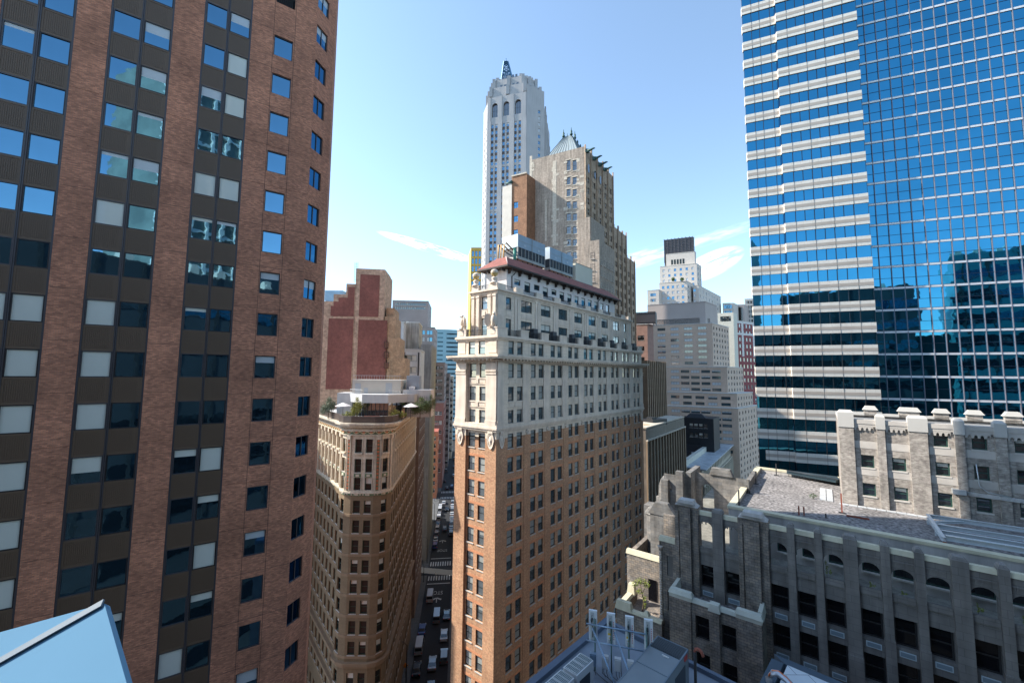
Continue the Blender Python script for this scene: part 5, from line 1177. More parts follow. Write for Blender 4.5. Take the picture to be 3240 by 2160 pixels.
Bp.windows(Fc(fp.pt(0, 0, .75), 82+180, 60, -1), hw, win_n(2), FRM_K, GL_DARK, BL_CREAM, .15, (0,)); Bp.finish()
bx_thing('water_tank_frame', 'pale blue rooftop plant box beside the stepped red building', 'plant box', [('housing', mat('pale_blue_box', (.25, .45, .62), .6, var=.1), [(0, 5, 0, 5, 0, 3)])], tuple(at(R1(150, 340), 112)))
t = thing('roof_ladder', tuple(at(R1(368, 205), Y0-.5)), 'blue-green mesh ladder cage on top of the red stepped building', 'ladder'); m = MB()
for k in (-.3, .1, .5): m.tube([(k, 0, 0), (k, 0, 5.0)], .04, 4)
m.build('stile', mat('verdigris', (.12, .38, .40), .6, var=0), t); m = MB()
for k in range(12): m.tube([(-.3, 0, k*.42), (.5, 0, k*.42)], .03, 4)
m.build('rungs', MATS['verdigris'], t)
# street wall buildings on the left side of the street
CONC = mat('grey_concrete_wall', (.20, .19, .18), .9, var=.14, vscale=.12, fine=.1, fscale=.8, streak=.25)
block('concrete_slab_building', 'tall blank grey concrete party wall beside the street', Q1(392, 450), 152, -97, Q1(312, 450), -7.3, 32, CONC, trim=None, win={'L': W_(1, 2.6, 5.5, 14, 20, 3, span=(2.4, 6))}, frame=CONC, glass=CONC, blind=CONC, vs=(0,), maker=win_single, depth=.05, simple=True)
WO = block('ribbon_window_building', 'white office building with green ribbon windows and black strips', R1(828, 690), 128, -100, R1(640, 684), -7.3, 16, WPNT, win={'L': W_(3, 3.1, 1.9, 1.6, 3.72, 15, m=1.0)}, frame=IRON, glass=mat('green_grey_glass', (.05, .09, .075), .05, var=.3, spec=1, ior=1.8), maker=win_n(2), trim=WPNT, finish=False, vs=(0, 0, 1))
m = MB()
for u in (.25, 4.6, 9.0): WO.L.bx(m, u, u+.4, 5, WO.zt-.7, 0, .12)
WO.part(m, 'black_strip', IRON); WO.finish()
block('white_panel_building', 'white rooftop block with two grey panels above the ribbon windows', R1(712, 492), 150, -97, R1(652, 490), -7.3, 10, WPNT, win={'L': W_(1, 5.2, 5.5, 1.2, 7, 2, m=.8)}, frame=WPNT, glass=mat('grey_panel', (.36, .40, .45), .5, var=.05), vs=(0,), maker=win_single, trim=WPNT)
block('grey_brick_block', 'grey brick block with a white coping above the ribbon windows', R1(820, 497), 158, -97, R1(730, 497), -7.3, 14, mat('grey_streaked_brick', (.36, .33, .29), .9, var=.25, vscale=.3, streak=.4), trim=WPNT)
GREYT = mat('grey_tower_stone', (.28, .255, .25), .85, var=.1, vscale=.1)
TB = block('grey_setback_tower', 'tall grey stone tower with arched top windows and pierced parapet', R1(885, 345), 260, -95, R1(632, 335), -7.3, 30, GREYT, win={'L': [W_(2, 2.0, 6.5, 13, 30, 1, span=(12, 16.5)), W_(16, 1.2, 1.6, 1.2, 2.6, 2, m=1.5)]}, frame=FRM_K, trim=GREYT, finish=True)
block('grey_tower_shoulder', 'lower grey shoulder of the setback tower with blue windows', R1(930, 530), 245, -95, R1(650, 465), -7.3, 30, GREYT, top=None, win={'L': W_(14, 1.9, 2.4, 1.8, 4.2, 22, m=1.2, skip=(2, 5, 8, 11)), 'R': W_(8, 1.5, 2.2, 2, 4.2, 20)}, glass=GL_BLUE, trim=GREYT, vs=(0, 0, 1), blind=BL_PALE)
BRNS = mat('brown_grey_stone', (.27, .22, .20), .88, var=.12, vscale=.3); 
block('brown_street_building', 'brown office building with small paired windows down the street', Q1(492, 590), 262, -97, Q1(385, 588), -7.3, 60, BRNS, win={'L': W_(7, 1.7, 2.2, 2, 4.3, 16, m=1.2, skip=(2, 5)), 'R': W_(16, 1.6, 2.2, 2.5, 4.3, 15)}, vs=(0, .5, 1), trim=BRNS, blind=BL_PALE)
block('red_brown_street_building', 'red-brown brick building with white framed windows along the street', Q1(485, 890), 246, -97, Q1(385, 905), -7.3, 46, mat('maroon_brick', (.24, .11, .09), .88, var=.12), win={'L': W_(6, 1.6, 2.2, 5, 5.6, 7, m=1.0, skip=(2, 4)), 'R': W_(14, 1.5, 2.2, 4, 4.6, 9)}, frame=WPNT, vs=(0, 1), trim=BRNS, blind=BL_CREAM)
block('orange_street_building', 'narrow orange terracotta building on the left side of the street', Q1(440, 1110), 226, -97, Q1(382, 1120), -7.3, 14, mat('orange_terracotta_wall', (.50, .19, .10), .85, var=.2), win={'L': W_(3, 1.3, 2.1, 2.2, 4.0, 9, m=.9), 'R': W_(5, 1.4, 2.1, 2.2, 4.0, 9)}, vs=(0, .5), trim=mat('dull_red_trim', (.35, .10, .07), .8, var=0))
block('dark_street_building', 'dark low building on the left corner beyond the first crossing', Q1(360, 1330), 154, -97, 16, -7.3, 40, mat('soot_brick', (.10, .09, .085), .9, var=.2), top=24, win={'R': W_(9, 1.8, 2.4, 2, 4, 5)})  # wall is a plain dark grey brick
block('buff_street_building', 'slim buff building sunlit at the far end of the street', Q1(556, 690), 330, -97, Q1(524, 690), -7.3, 30, mat('buff_brick', (.55, .48, .38), .85, var=.1), win={'L': W_(2, 2.4, 2.6, 2.5, 5, 20, m=1), 'R': W_(6, 2, 2.6, 2.5, 5, 20)}, vs=(0, .6), trim=WPNT)
block('grey_roofed_building', 'grey building with roof plant beyond the brown street building', Q1(530, 670), 300, -97, Q1(492, 670), -7.3, 30, BRNS, win={'L': W_(2, 2, 2.4, 3, 4.6, 18)})
TEAL = mat('teal_spandrel', (.26, .44, .50), .4, var=.08, vscale=.05)
block('teal_glass_tower', 'pale teal glass office tower at the end of the street', Q1(500, 340), 420, -95, Q1(430, 330), 75, Q1(606, 330), TEAL, win={'L': W_(1, 18, 1.3, 3, 4.6, 40, m=2.5), 'R': W_(6, 4.6, 1.5, 3.5, 4.6, 46, m=1)}, frame=FRM_B, glass=mat('deep_teal_glass', (.05, .14, .18), .05, metal=.3, var=.2), maker=win_n(4), vs=(0,), trim=TEAL)
block('low_blue_office', 'dark gap building filling the far end of the street', (1470, 1262), 440, -95, 60, 75, 60, BRNS, top=30)
block('brown_party_building', 'narrow dark brown building squeezed between the flatiron and the concrete wall', Q1(303, 985), 118, -97, 12, -7.3, 20, mat('dim_brown_brick', (.20, .14, .11), .9, var=.2), win={'R': W_(6, 1.5, 2.3, 2, 3.6, 13)}, trim=BRNS)
block('unseen_shade_block', 'brown brick office block standing beyond the left brick tower', (620, 1090), 76, -39, 26, -7.3, 38, BRNS, top=68)  # unseen block, added to cast shade on the flatiron's lower walls
# ------------------------------------------------------------------ tall white setback tower with lattice mast
WST_ = mat('pale_tower_stone', (.40, .395, .40), .8, var=.06, vscale=.12, streak=.08); DKS = mat('brown_window_spandrel', (.06, .05, .05), .6, var=.1)
TY = 212.0; AT = -75.0
tP = at(RT(522, 500), TY); TC = Vector((tP.x, tP.y, 0))      # right end of the main seen face
def tz_(x, y): return at(RT(x, y), TY).z
B = Bld('setback_skyscraper', TC, 'tall pale stone setback skyscraper with arched top windows and steel lattice mast', 'tower')
WM = abs(onwall(RT(278, 560), TC, AT)[0])
TF = Fc((0, 0), AT, WM, -1)                     # main face
zS, zTOP = tz_(280, 520), tz_(515, 258)
wcols = []; 
for x0, x1 in ((302, 317), (327, 342), (372, 387), (398, 413), (446, 460), (472, 487)):
    wcols.append((abs(onwall(RT(x1, 600), TC, AT)[0]), abs(onwall(RT(x0, 600), TC, AT)[0])))
z1_ = tz_(480, 545); fh = (tz_(480, 612)-tz_(480, 655))
rows = [z1_-k*3.62 for k in range(46)]
hs = grid(wcols, rows, 2.1); w = MB()
ar = []
for x0, x1 in ((308, 343), (378, 414), (450, 488)):
    u1 = abs(onwall(RT(x0, 450), TC, AT)[0]); u0 = abs(onwall(RT(x1, 450), TC, AT)[0]); ar.append((u0, u1, tz_(395, 500), tz_(395, 410)))
TF.wall(w, 0, zS+0, hs, .4); TF.wall(w, zS, tz_(395, 372), ar, 1.0)
for a, b, c, d in ar:
    cfc = d-(b-a)/2
    arch(w, TF, a, b, cfc, d, d+.01, .8)
# chamfered corners and side faces
CR = Fc((0, 0), 62, 11.5, 1); c1 = CR.pt(11.5, 0); SR_ = Fc(c1, 12, 26, 1); c2 = SR_.pt(26, 0)
lP = TF.pt(WM, 0); CL = Fc(lP, -18, 9.0, -1); c3 = CL.pt(9.0, 0)
side_h = grid([(7.5, 9.0)], [z1_+8-k*3.62 for k in range(48)], 2.0)
zA, zB_ = tz_(600, 395), tz_(620, 495)
CR.wall(w, 0, tz_(540, 330), side_h, .3)
SR_.wall(w, 0, zB_+6, [], .3)
for k in range(6): SR_.bx(w, 2+k*4, 3.6+k*4, 0, zB_+8-k*2.5, 0, .7); SR_.bx(w, 4+k*4, 5.6+k*4, 0, zB_+6-k*2.5, -.1, .05, m=1)
CL.wall(w, 0, tz_(255, 400), grid([(1.5, 2.7), (5, 6.2)], rows, 1.9), .3)
w.quad((*c3.xy, 0), (*(c3+Vector((14, 26, 0))).xy, 0), (*(c3+Vector((14, 26, 0))).xy, tz_(255, 400)), (*c3.xy, tz_(255, 400)))
B.part(w, 'wall', [WST_, DKS])
for i, x in enumerate(hs): B.windows(TF, [x], win_hung, MATS['pale_frame'] if 'pale_frame' in MATS else mat('pale_frame', (.5, .5, .5), .5, var=0), GL_BLUE, BL_PALE, .3, (0, 0, .4), simple=True)
m = MB()
for a, b in wcols:
    z = z1_
    for k in range(0, 46):
        if k % 7 == 0: continue
        TF.bx(m, a, b, z-k*3.62+.02, z-k*3.62+1.45, -.1, .02)
B.part(m, 'window_spandrel', DKS, 'stuff')
for a, b, c, d in ar: B.windows(Fc((0, 0), AT, WM, -1), [(a, b, c, d)], ARW if 'ARW' in globals() else win_n(3, True), FRM_B, GL_DARK, BL_PALE, .9, (0,), name='arched_window')
B.windows(CR, side_h, win_hung, MATS['pale_frame'], GL_BLUE, BL_PALE, .2, (0, 1), simple=True)
m = MB()
for a in [0]+[sum(c)/2 for c in ()]: pass
edges_ = [.0]+[(wcols[5-2*i][1]+wcols[max(0, 4-2*i-0)][0])/2 for i in ()]
prs = sorted(wcols); gaps_ = [(0, prs[0][0]), (prs[1][1], prs[2][0]), (prs[3][1], prs[4][0]), (prs[5][1], WM)]
for a, b in gaps_: m.cut(); TF.bx(m, a+.1, b-.1, 0, zS, 0, .35); TF.bx(m, a+.4, b-.4, zS, tz_(395, 372), 0, .3)
B.part(m, 'pier', WST_)
# stepped crown: successive inset octagons
ctr = TF.pt(WM/2, 0, -11)
outer = [TF.pt(0, 0), CR.pt(11.5, 0), SR_.pt(26, 0), SR_.pt(26, 0)+hd(AT)*12, c3+hd(12)*20, c3, TF.pt(WM, 0)]
def inset(k, sx=1.): return [((ctr+(p-ctr)*k).x, (ctr+(p-ctr)*k).y) for p in outer]
m = MB()
zz = [68+(v-68)*1.02 for v in (tz_(395, 372), tz_(400, 345), tz_(400, 300), tz_(440, 262))]
m.cut(); m.prism(inset(.89), 60, zz[0]-.3); m.cut(); m.prism(inset(.86), zz[0]-.5, zz[1]+1); m.cut(); m.prism(inset(.74), zz[1], zz[2]+2); m.cut(); m.prism(inset(.60), zz[2], zz[3])
B.part(m, 'crown_tier', WST_)
m = MB()
for k, (s_, z0, z1) in enumerate(((.87, zz[0]-2, zz[1]+1.4), (.75, zz[1]-1, zz[2]+2.5), (.61, zz[2]-1, zz[3]+.4))):
    pts = inset(s_)
    for i, p in enumerate(pts):
        q = pts[(i+1) % len(pts)]; n_ = 2
        for j in range(n_): a = (j)/n_; x, y = p[0]+(q[0]-p[0])*a, p[1]+(q[1]-p[1])*a; m.box(x-.9, x+.9, y-.9, y+.9, z0, z1)
B.part(m, 'crown_buttress', WST_, 'stuff')
m = MB()
for k in (0, 1):
    f = Fc(ctr+(TF.pt(0, 0)-ctr)*(.74, .6)[k], AT, WM*(.74, .6)[k], -1)
    for i in (1, 2, 4, 5): f.bx(m, f.W*i/7, f.W*i/7+1.3, (zz[1]+1, zz[2]+3)[k], (zz[1]+3, zz[2]+5)[k], .02, .06)
B.part(m, 'crown_opening', GL_DARK, 'stuff')
m = MB(); mz = zz[3]; hz = 68+(tz_(370, 155)-68)*1.055-mz; mx, my = inset(.25)[5]; mx, my = ctr.x-3.6, ctr.y-1
base4 = [(mx-3.2, my-2), (mx+4.8, my-2), (mx+4.8, my+3), (mx-3.2, my+3)]; top4 = [(mx-1.4, my-1.0), (mx+1.0, my-1.0), (mx+1.0, my+1.2), (mx-1.4, my+1.2)]
def lv(k, a): p, q = base4[k % 4], top4[k % 4]; return Vector((p[0]+(q[0]-p[0])*a, p[1]+(q[1]-p[1])*a, mz-2+(hz-1)*a))
lev = [0, .16, .3, .44, .58, .72, .86, 1]
for k in range(4): m.tube([lv(k, 0), lv(k, 1)], .34, 4)
for a, b in zip(lev, lev[1:]):
    for k in range(4): m.tube([lv(k, b), lv(k+1, b)], .24, 4); m.tube([lv(k, a), lv(k+1, b)], .2, 4); m.tube([lv(k+1, a), lv(k, b)], .2, 4)
m.tube([lv(0, 1)+Vector((1.2, 1, 0)), lv(0, 1)+Vector((1.2, 1, 2.5))], .25, 6); m.box(mx-1.6, mx+1.4, my-1.2, my+1.4, mz+hz-3.2, mz+hz-3.0)
B.part(m, 'lattice_mast', mat('blue_steel_lattice', (.06, .17, .30), .5, metal=.3, var=0)); B.finish()

block('yellow_and_blue_tower', 'thin slice of a yellow and blue checkered tower behind the stone corner', (1524, 783), 180, -88, (1491, 783), -12, 12, mat('mustard_panel', (.50, .36, .07), .6, var=.05), win={'L': W_(3, 1.0, 2.5, 1.6, 3.5, 20, m=.35)}, frame=GL_DARK, glass=GL_BLUE, maker=win_single, vs=(0,), cat='tower')

# ------------------------------------------------------------------ brown brick tower with pyramid roof
BB = mat('grey_brown_brick', (.36, .295, .24), .9, var=.15, vscale=.25, fine=.22, fscale=1.5, streak=.3); BBT = mat('pale_quoin', (.52, .46, .38), .88, var=.15, vscale=.6, fine=.2, fscale=2)
BW = mat('warm_tan_brick', (.42, .305, .215), .9, var=.2, vscale=.4, fine=.2, fscale=1.5, streak=.2)  # right-face copy of the brick, with the warm light put into its colour
dcP = at(RT(880, 712), 132); DC = Vector((dcP.x, dcP.y, 0)); DZ = dcP.z
B = Bld('brown_deco_tower', DC, 'brown brick deco tower with pale quoins, dragon spouts and pyramid roof', 'tower')
DL = Fc((0, 0), -62.5, abs(onwall(RT(541, 770), DC, -62.5)[0]), -1)
def du(x, y): return abs(onwall(RT(x, y), DC, -62.5)[0])
def dzz(x, y): return onwall(RT(x, y), DC, -62.5)[1]
wins = []
for (xa, xb) in ((770, 794), (808, 833)):
    for i, (ya, yb) in enumerate(((800, 865), (905, 952), (980, 1025), (1055, 1100), (1130, 1175), (1210, 1255), (1290, 1330), (1368, 1410), (1440, 1480))):
        za = dzz(xa, ya); zb_ = dzz(xa, yb); wins.append((du(xb, 900), du(xa, 900), zb_, za))
for (ya, yb) in ((1345, 1388), (1425, 1470), (1505, 1550)): wins.append((du(922, 1400) if False else .0, 0, 0, 0))
wins = [x for x in wins if x[1] > x[0]]
zr = [0]; w = MB(); DL.wall(w, 0, DZ, wins, .3)
RGT = [(0, 12.5, 0, DZ), (12.5, 20, 0, DZ-3.5), (20, 27, 0, DZ-8), (27, 33, 0, DZ-12)]
DR = Fc((0, 0), 35.7, 60, 1); rh = []
Bw = []
def dru(x, y): return onwall(RT(x, y), DC, 35.7)
ends = [(1062, 1240, 905), (1137, 1250, 1250), (1190, 1420, 1415), (1215, 1500, 1500)]
u_prev = 0
p_end = [dru(1055, 895)[0], dru(1137, 1260)[0], dru(1190, 1420)[0]]
tops_ = [DZ, dru(1110, 1245)[1], dru(1165, 1412)[1]]
ur = [(0, p_end[0], DZ), (p_end[0], p_end[1], tops_[1]), (p_end[1], p_end[2], tops_[2])]
for u0, u1, zt_ in ur:
    n = max(2, int((u1-u0)/4.6)); pit = (u1-u0)/n
    hcol = []
    for i in range(n): hcol += [(u0+i*pit+.7, u0+i*pit+2.05), (u0+i*pit+2.55, u0+i*pit+3.9)]
    hh = grid([c for c in hcol if c[1] < u1], [zt_-6-k*3.75 for k in range(30) if zt_-6-k*3.75 > 5], 2.2); DR.wall(w, 0, zt_, hh, .4, m=1, u0=u0, u1=u1); rh += hh
    for i in range(n+1): u = u0+i*pit; DR.bx(w, max(u0, u-.35), min(u1, u+.45), 0, zt_+.6+(i % 2)*.7, 0, .45, m=1)
w.quad(*[(p.x, p.y, z) for p, z in ((DR.pt(p_end[2], 0), 0), (DR.pt(p_end[2], 0)+hd(-62.5)*25, 0), (DR.pt(p_end[2], 0)+hd(-62.5)*25, tops_[2]), (DR.pt(p_end[2], 0), tops_[2]))])
for (u0, u1, zt_) in ur:
    q = [DR.pt(u0, 0), DR.pt(u1, 0), DR.pt(u1, 0)+hd(-62.5)*DL.W, DR.pt(u0, 0)+hd(-62.5)*DL.W]; w.quad(*[(p.x, p.y, zt_-.5) for p in q], m=0); w.quad((*q[1].xy, 0), (*q[2].xy, 0), (*q[2].xy, zt_), (*q[1].xy, zt_), m=1)
    w.quad((*q[2].xy, 0), (*q[3].xy, 0), (*q[3].xy, zt_), (*q[2].xy, zt_))
B.part(w, 'wall', [BB, BW])
# lower stepped wings in front of the tower
lw = MB(); zW1 = dzz(930, 1150); zW2 = dzz(985, 1295)
m = MB(); Fw = Fc(DC-DC+DR.pt(0, 0), 35.7, 60, 1)
m.cut(); Fw.bx(m, 0, dru(925, 1150)[0]+6, 0, zW1, -2, 2.2); DL.bx(m, -2.0, 2.2, 0, zW1-.0, -6, .5)
m.cut(); Fw.bx(m, 0, 13, 0, zW2, -2, 5.2); B.part(m, 'stepped_wing', [BB])
WF = Fc(Fw.pt(0, 0, 5.2), -62.5, 8, -1); ww_ = []
for k in range(14): ww_.append((1.5, 2.9, zW2-6.2-k*3.85, zW2-4-k*3.85))
m = MB(); WF.bx(m, 0, 5.2, 0, zW2, -1, .25); B.part(m, 'stepped_wing', BB)
B.windows(Fc(WF.pt(0, 0, .26), -62.5, 8, -1), ww_, win_hung, FRM_B, GL_DARK, BL_CREAM, -.02, (0,), simple=True)
WR = Fc(Fw.pt(0, 0, 5.2), 35.7, 13, 1)
gg = grid([(1+k*2.4, 2.1+k*2.4) for k in range(5)], [zW2-6-k*3.8 for k in range(16)], 2.1)
B.windows(Fc(WR.pt(0, 0, .02), 35.7, 13, 1), gg, win_hung, FRM_K, GL_MID, BL_PALE, -.01, (0, .5, 1), simple=True)
B.windows(DL, wins, win_n(2, True), FRM_B, GL_DARK, BL_CREAM, .2, (0,), simple=True); B.windows(DR, rh, win_hung, FRM_B, GL_MID, BL_PALE, .3, (0, .5, 1), simple=True)
m = MB()
for (xa, xb, ya, yb) in ((541, 556, 770, 1283), (684, 706, 800, 1330), (636, 648, 1040, 1300)): ua, ub = du(xb, 900), du(xa, 900); DL.bx(m, ua, ub, dzz(xa, yb), dzz(xa, ya)-.3, 0, .05); m.cut()
random.seed(11)
for i in range(70):
    xa = random.choice((541, 556, 684, 706, 760, 838, 836, 862)); ya = random.uniform(800, 1400); ua = du(xa, 900); z_ = dzz(xa, ya); L_ = random.uniform(.5, 1.1); DL.bx(m, max(0, ua-L_), min(DL.W, ua+L_*.5), z_, z_+random.uniform(.5, 1.3), 0, .045); 
B.part(m, 'quoin', BBT)
m = MB()
for a, b, c, d in wins: m.cut(); DL.bx(m, a-.5, b+.5, d, d+.35, 0, .06); DL.bx(m, a-.4, b+.4, c-.3, c, 0, .12)
B.part(m, 'window_surround', BBT)
m = MB()
for k in range(4):
    u = [.6, 6.5, 11.5, 15.8][k]; z_ = DZ-1.6; p0 = DR.pt(u, z_, .7); p1 = DR.pt(u, z_+.2, 3.1); m.cut(); m.tube([p0, (p0+p1)/2+Vector((0, 0, -.15)), p1, p1+DR.n*.6+Vector((0, 0, -.15))], [.55, .4, .3, .12], 6); m.box(p0.x-.7, p0.x+.7, p0.y-.5, p0.y+.5, z_-.6, z_+.5)
B.part(m, 'spout', mat('verdigris_copper', (.05, .12, .11), .6, var=.1))
m = MB()
for u in (3.2, 8.8, 13.4):
    n = 12; c_ = DZ-6.5
    for k in range(n): a0_, a1_ = 2*pi*k/n, 2*pi*(k+1)/n; m.quad(DR.pt(u, c_, .1), DR.pt(u+.9*cos(a0_), c_+1.6*sin(a0_), .1), DR.pt(u+.9*cos(a1_), c_+1.6*sin(a1_), .1))
    m.cut()
B.part(m, 'oval_window', GL_DARK)
# pyramid roof
pr = MB(); pq = [DR.pt(1.0, 0, -2.5)+hd(-62.5)*0, DR.pt(14, 0, -2.5), DR.pt(14, 0, -2.5)+hd(-62.5)*13.5, DR.pt(1, 0, -2.5)+hd(-62.5)*13.5]; pc_ = sum(pq, Vector((0, 0, 0)))/4; tpk = [pc_+(p-pc_)*.22 for p in pq]
zap = dzz(770, 640)+3.5
pr.prism([(p.x, p.y) for p in pq], DZ-1, zap, 0, [(p.x, p.y) for p in tpk]); B.part(pr, 'pyramid_roof', mat('silver_standing_seam', (.40, .44, .43), .4, metal=.4, var=.1, streak=.1))
m = MB()
for k in range(4):
    p, q, tp, tq = pq[k], pq[(k+1) % 4], tpk[k], tpk[(k+1) % 4]
    for j in range(11): a = j/10; b0_ = p+(q-p)*a; b1_ = tp+(tq-tp)*a; m.tube([(b0_.x, b0_.y, DZ-1+.05), (b1_.x, b1_.y, zap+.05)], .1, 4)
B.part(m, 'roof_seam', mat('dark_seam_metal', (.16, .20, .20), .4, metal=.4, var=0), 'stuff')
m = MB()
for k in range(4): m.cut(); p = tpk[k]; m.lathe((p.x, p.y, zap), [(.5, 0), (.6, .6), (.25, .9), (.5, 1.4), (.2, 1.9), (.08, 3.0)], 6)
for j in range(1, 7): a = j/7; p = pq[1]+(tpk[1]-pq[1])*a; m.cut(); m.lathe((p.x, p.y, DZ-1+(zap-DZ+1)*a), [(.3, 0), (.3, .6), (.1, 1.2)], 6)
B.part(m, 'finial', MATS['verdigris_copper']); B.finish()
ow = block('orange_brown_wing', 'narrow orange-brown wing with a sunlit left edge beside the brown tower', RT(524, 880), 136, -62.5, RT(430, 885), 35.7, 10, mat('orange_brown_brick', (.29, .15, .085), .9, var=.2, vscale=.6, fine=.2, fscale=2), win={'L': W_(1, 1.7, 2.2, 9.5, 5.0, 12, span=(3.4, 5.0))}, glass=GL_BLUE, frame=FRM_B, vs=(0,), maker=win_n(2, True), finish=False, para=.2)
m = MB(); ow.L.bx(m, ow.wl-.2, ow.wl+3.6, 0, ow.zt-3, -6, .3); ow.part(m, 'pale_side_wall', mat('cream_side_wall', (.66, .60, .52), .85, var=.08)); m = MB(); ow.L.bx(m, 0, ow.wl, ow.zt, ow.zt+.5, -.4, .25); ow.part(m, 'coping', BBT)  # separate cream wall along the wing's left edge
m = MB(); p0 = ow.L.pt(ow.wl-.4, ow.zt-2, .3); m.tube([p0, p0+hd(-62.5)*3], [.6, .15], 6); ow.part(m, 'spout', MATS['verdigris_copper']); ow.finish()

# ------------------------------------------------------------------ right of the middle building
PIER = mat('brown_pier_brick', (.27, .195, .13), .9, var=.15, vscale=.3, streak=.15); PIERG = mat('grey_pier_stone', (.24, .20, .165), .88, var=.2, vscale=.4, streak=.25)
def piers(B, f, n, zb, zt, w_, d, mt, u0=0, u1=None):
    m = MB(); u1 = f.W if u1 is None else u1
    for i in range(n+1): u = u0+(u1-u0-w_)*i/n; f.bx(m, u, u+w_, zb, zt, 0, d); m.cut()
    B.part(m, 'pier', mt)
B = block('brown_pier_building', 'brown ribbed office building just right of the orange brick building', R3(205, 862), 175, -62, 8, 37.3, R3(322, 862), PIER, win={'R': W_(10, 1.2, 2.3, 6, 3.8, 14, m=1.4)}, vs=(0, .5, 1), blind=BL_PALE, finish=False)
piers(B, B.R, 10, 0, B.zt, .9, .5, PIER); B.finish()
B = block('ribbed_stone_building', 'grey and tan stone building with tall ribs below the brown one', R6(288, 325), 112, -62, 6, 37.2, R6(628, 225), PIERG, win={'R': W_(14, 1.1, 2.3, 5.2, 3.8, 14, m=1.3)}, vs=(0, .5, 1), blind=BL_PALE, finish=False, trim=BBT)
piers(B, B.R, 14, 0, B.zt-3.4, .85, .45, PIER); m = MB(); B.R.bx(m, 0, B.wr, B.zt-3.4, B.zt-3.0, 0, .6)
B.part(m, 'cornice_band', BBT); m = MB()
for i in range(40): B.R.bx(m, .4+i*B.wr/40.5, .75+i*B.wr/40.5, B.zt-2.8, B.zt-.4, 0, .12)
B.part(m, 'flute', BBT, 'stuff'); RB = B; B.finish()
rb0 = RB.base+hd(37.2)*3+Vector((-.8, .6, 0))*2.5
bx_thing('roof_clutter_box', 'red box standing on the ribbed stone building roof', 'crate', [('body', mat('bright_red', (.5, .04, .04), .6, var=0), [(0, 1.6, 0, 1.2, 0, .9)])], (rb0.x, rb0.y, RB.zt-.6)); bx_thing('roof_crate', 'yellow-orange box beside the red box on the ribbed roof', 'crate', [('body', mat('dull_orange', (.5, .30, .08), .6, var=0), [(0, 1.8, 0, 1.4, 0, 1.0)])], (rb0.x+1.6, rb0.y+1.8, RB.zt-.6))
bx_thing('roof_plant', 'dark rooftop machinery on the ribbed stone building', 'roof plant', [('housing', IRON, [(0, 7, 0, 5, 0, 1.8), (1, 3, 1, 3, 1.8, 2.4)])], (rb0.x+6, rb0.y+7, RB.zt-.6), rz=.6)
# black mansard building
MANS = mat('black_slate', (.012, .013, .016), .6, var=.2)
B = block('black_mansard_building', 'building with black mansard roof behind the ribbed stone building', R3(622, 1225), 186, -62, R3(436, 1212), 37, 14, MANS, win={'L': W_(4, 1.6, 2.0, 2.5, 4.2, 2, m=2.5)}, vs=(0, .6), frame=FRM_K, finish=False, roof=MANS, para=.1)
m = MB(); q = B.L; m.prism([(p.x, p.y) for p in (q.pt(3, 0, -.5), q.pt(3, 0, -7), q.pt(12, 0, -7), q.pt(12, 0, -.5))], B.zt, B.zt+1.8, 0, [(p.x, p.y) for p in (q.pt(5, 0, -2), q.pt(5, 0, -5), q.pt(10, 0, -5), q.pt(10, 0, -2))]); B.part(m, 'dome', MANS); B.finish()
# long low building with pale terrace roof
LB = mat('weathered_limestone', (.46, .41, .33), .88, var=.15, vscale=.4, streak=.2)
ZL = 33.0; P1 = atz(R6(785, 690), ZL); B = Bld('long_colonnaded_building', (P1.x, P1.y, 0), 'long pale stone building with sheet roof and columns, seen end on', 'building')
PE = atz(R6(1065, 445), ZL); AL = degrees(atan2(PE.x-P1.x, PE.y-P1.y)); LL = hypot(PE.x-P1.x, PE.y-P1.y); LR = Fc((0, 0), AL, LL, 1); LF_ = Fc((0, 0), AL-90, 26, -1)
ch = grid([(1.5+k*3.6, 3.1+k*3.6) for k in range(int(LL/3.6))], [ZL-1.4], 2.7)
w = MB(); LR.wall(w, 0, ZL, ch, .4); LF_.wall(w, 0, ZL, grid([(1+k*3.4, 2.6+k*3.4) for k in range(7)], [ZL-1.4, ZL-7, ZL-12], 2.7), .4); B.part(w, 'wall', LB); B.windows(LR, ch, win_hung, FRM_B, GL_DARK, BL_CREAM, .3, (0,), simple=True)
def lb(a, b, z0, z1, d0, d1, nm, mt): m = MB(); LR.bx(m, a, b, z0, z1, d0, d1); B.part(m, nm, mt)
lb(-.5, LL, ZL, ZL+.4, -5.5, 1.6, 'sheet_eave', mat('pale_sheet_metal', (.44, .48, .52), .5, metal=.2, var=.2, vscale=.4, brick=(2.2, 30, (.2, .22, .25), (.46, .5, .54), .06))); lb(0, LL, ZL-6, ZL-5.4, 0, .8, 'string_course', LB)
m = MB()
for k in range(int(LL/3.6)): p = LR.pt(.8+k*3.6, ZL-19, .6); m.lathe((p.x, p.y, ZL-19), [(.7, 0), (.65, 11.5), (.55, 12.4), (.8, 12.7), (.8, 13)], 8); m.cut()
B.part(m, 'column', LB)
lb(.5, LL, ZL+.4, ZL+2.6, -7.0, -5.5, 'terrace_parapet', mat('pale_parapet', (.56, .56, .50), .7, var=.08)); lb(.5, 1.9, ZL+.4, ZL+2.4, -22, -7.0, 'terrace_parapet', MATS['pale_parapet'])
lb(.5, LL, ZL-.2, ZL+.45, -22.5, -7, 'terrace_deck', mat('pale_deck', (.40, .40, .40), .8, var=.3, vscale=.3)); lb(0, LL+4, ZL+.4, ZL+5.4, -24, -22, 'inner_wall', LB)
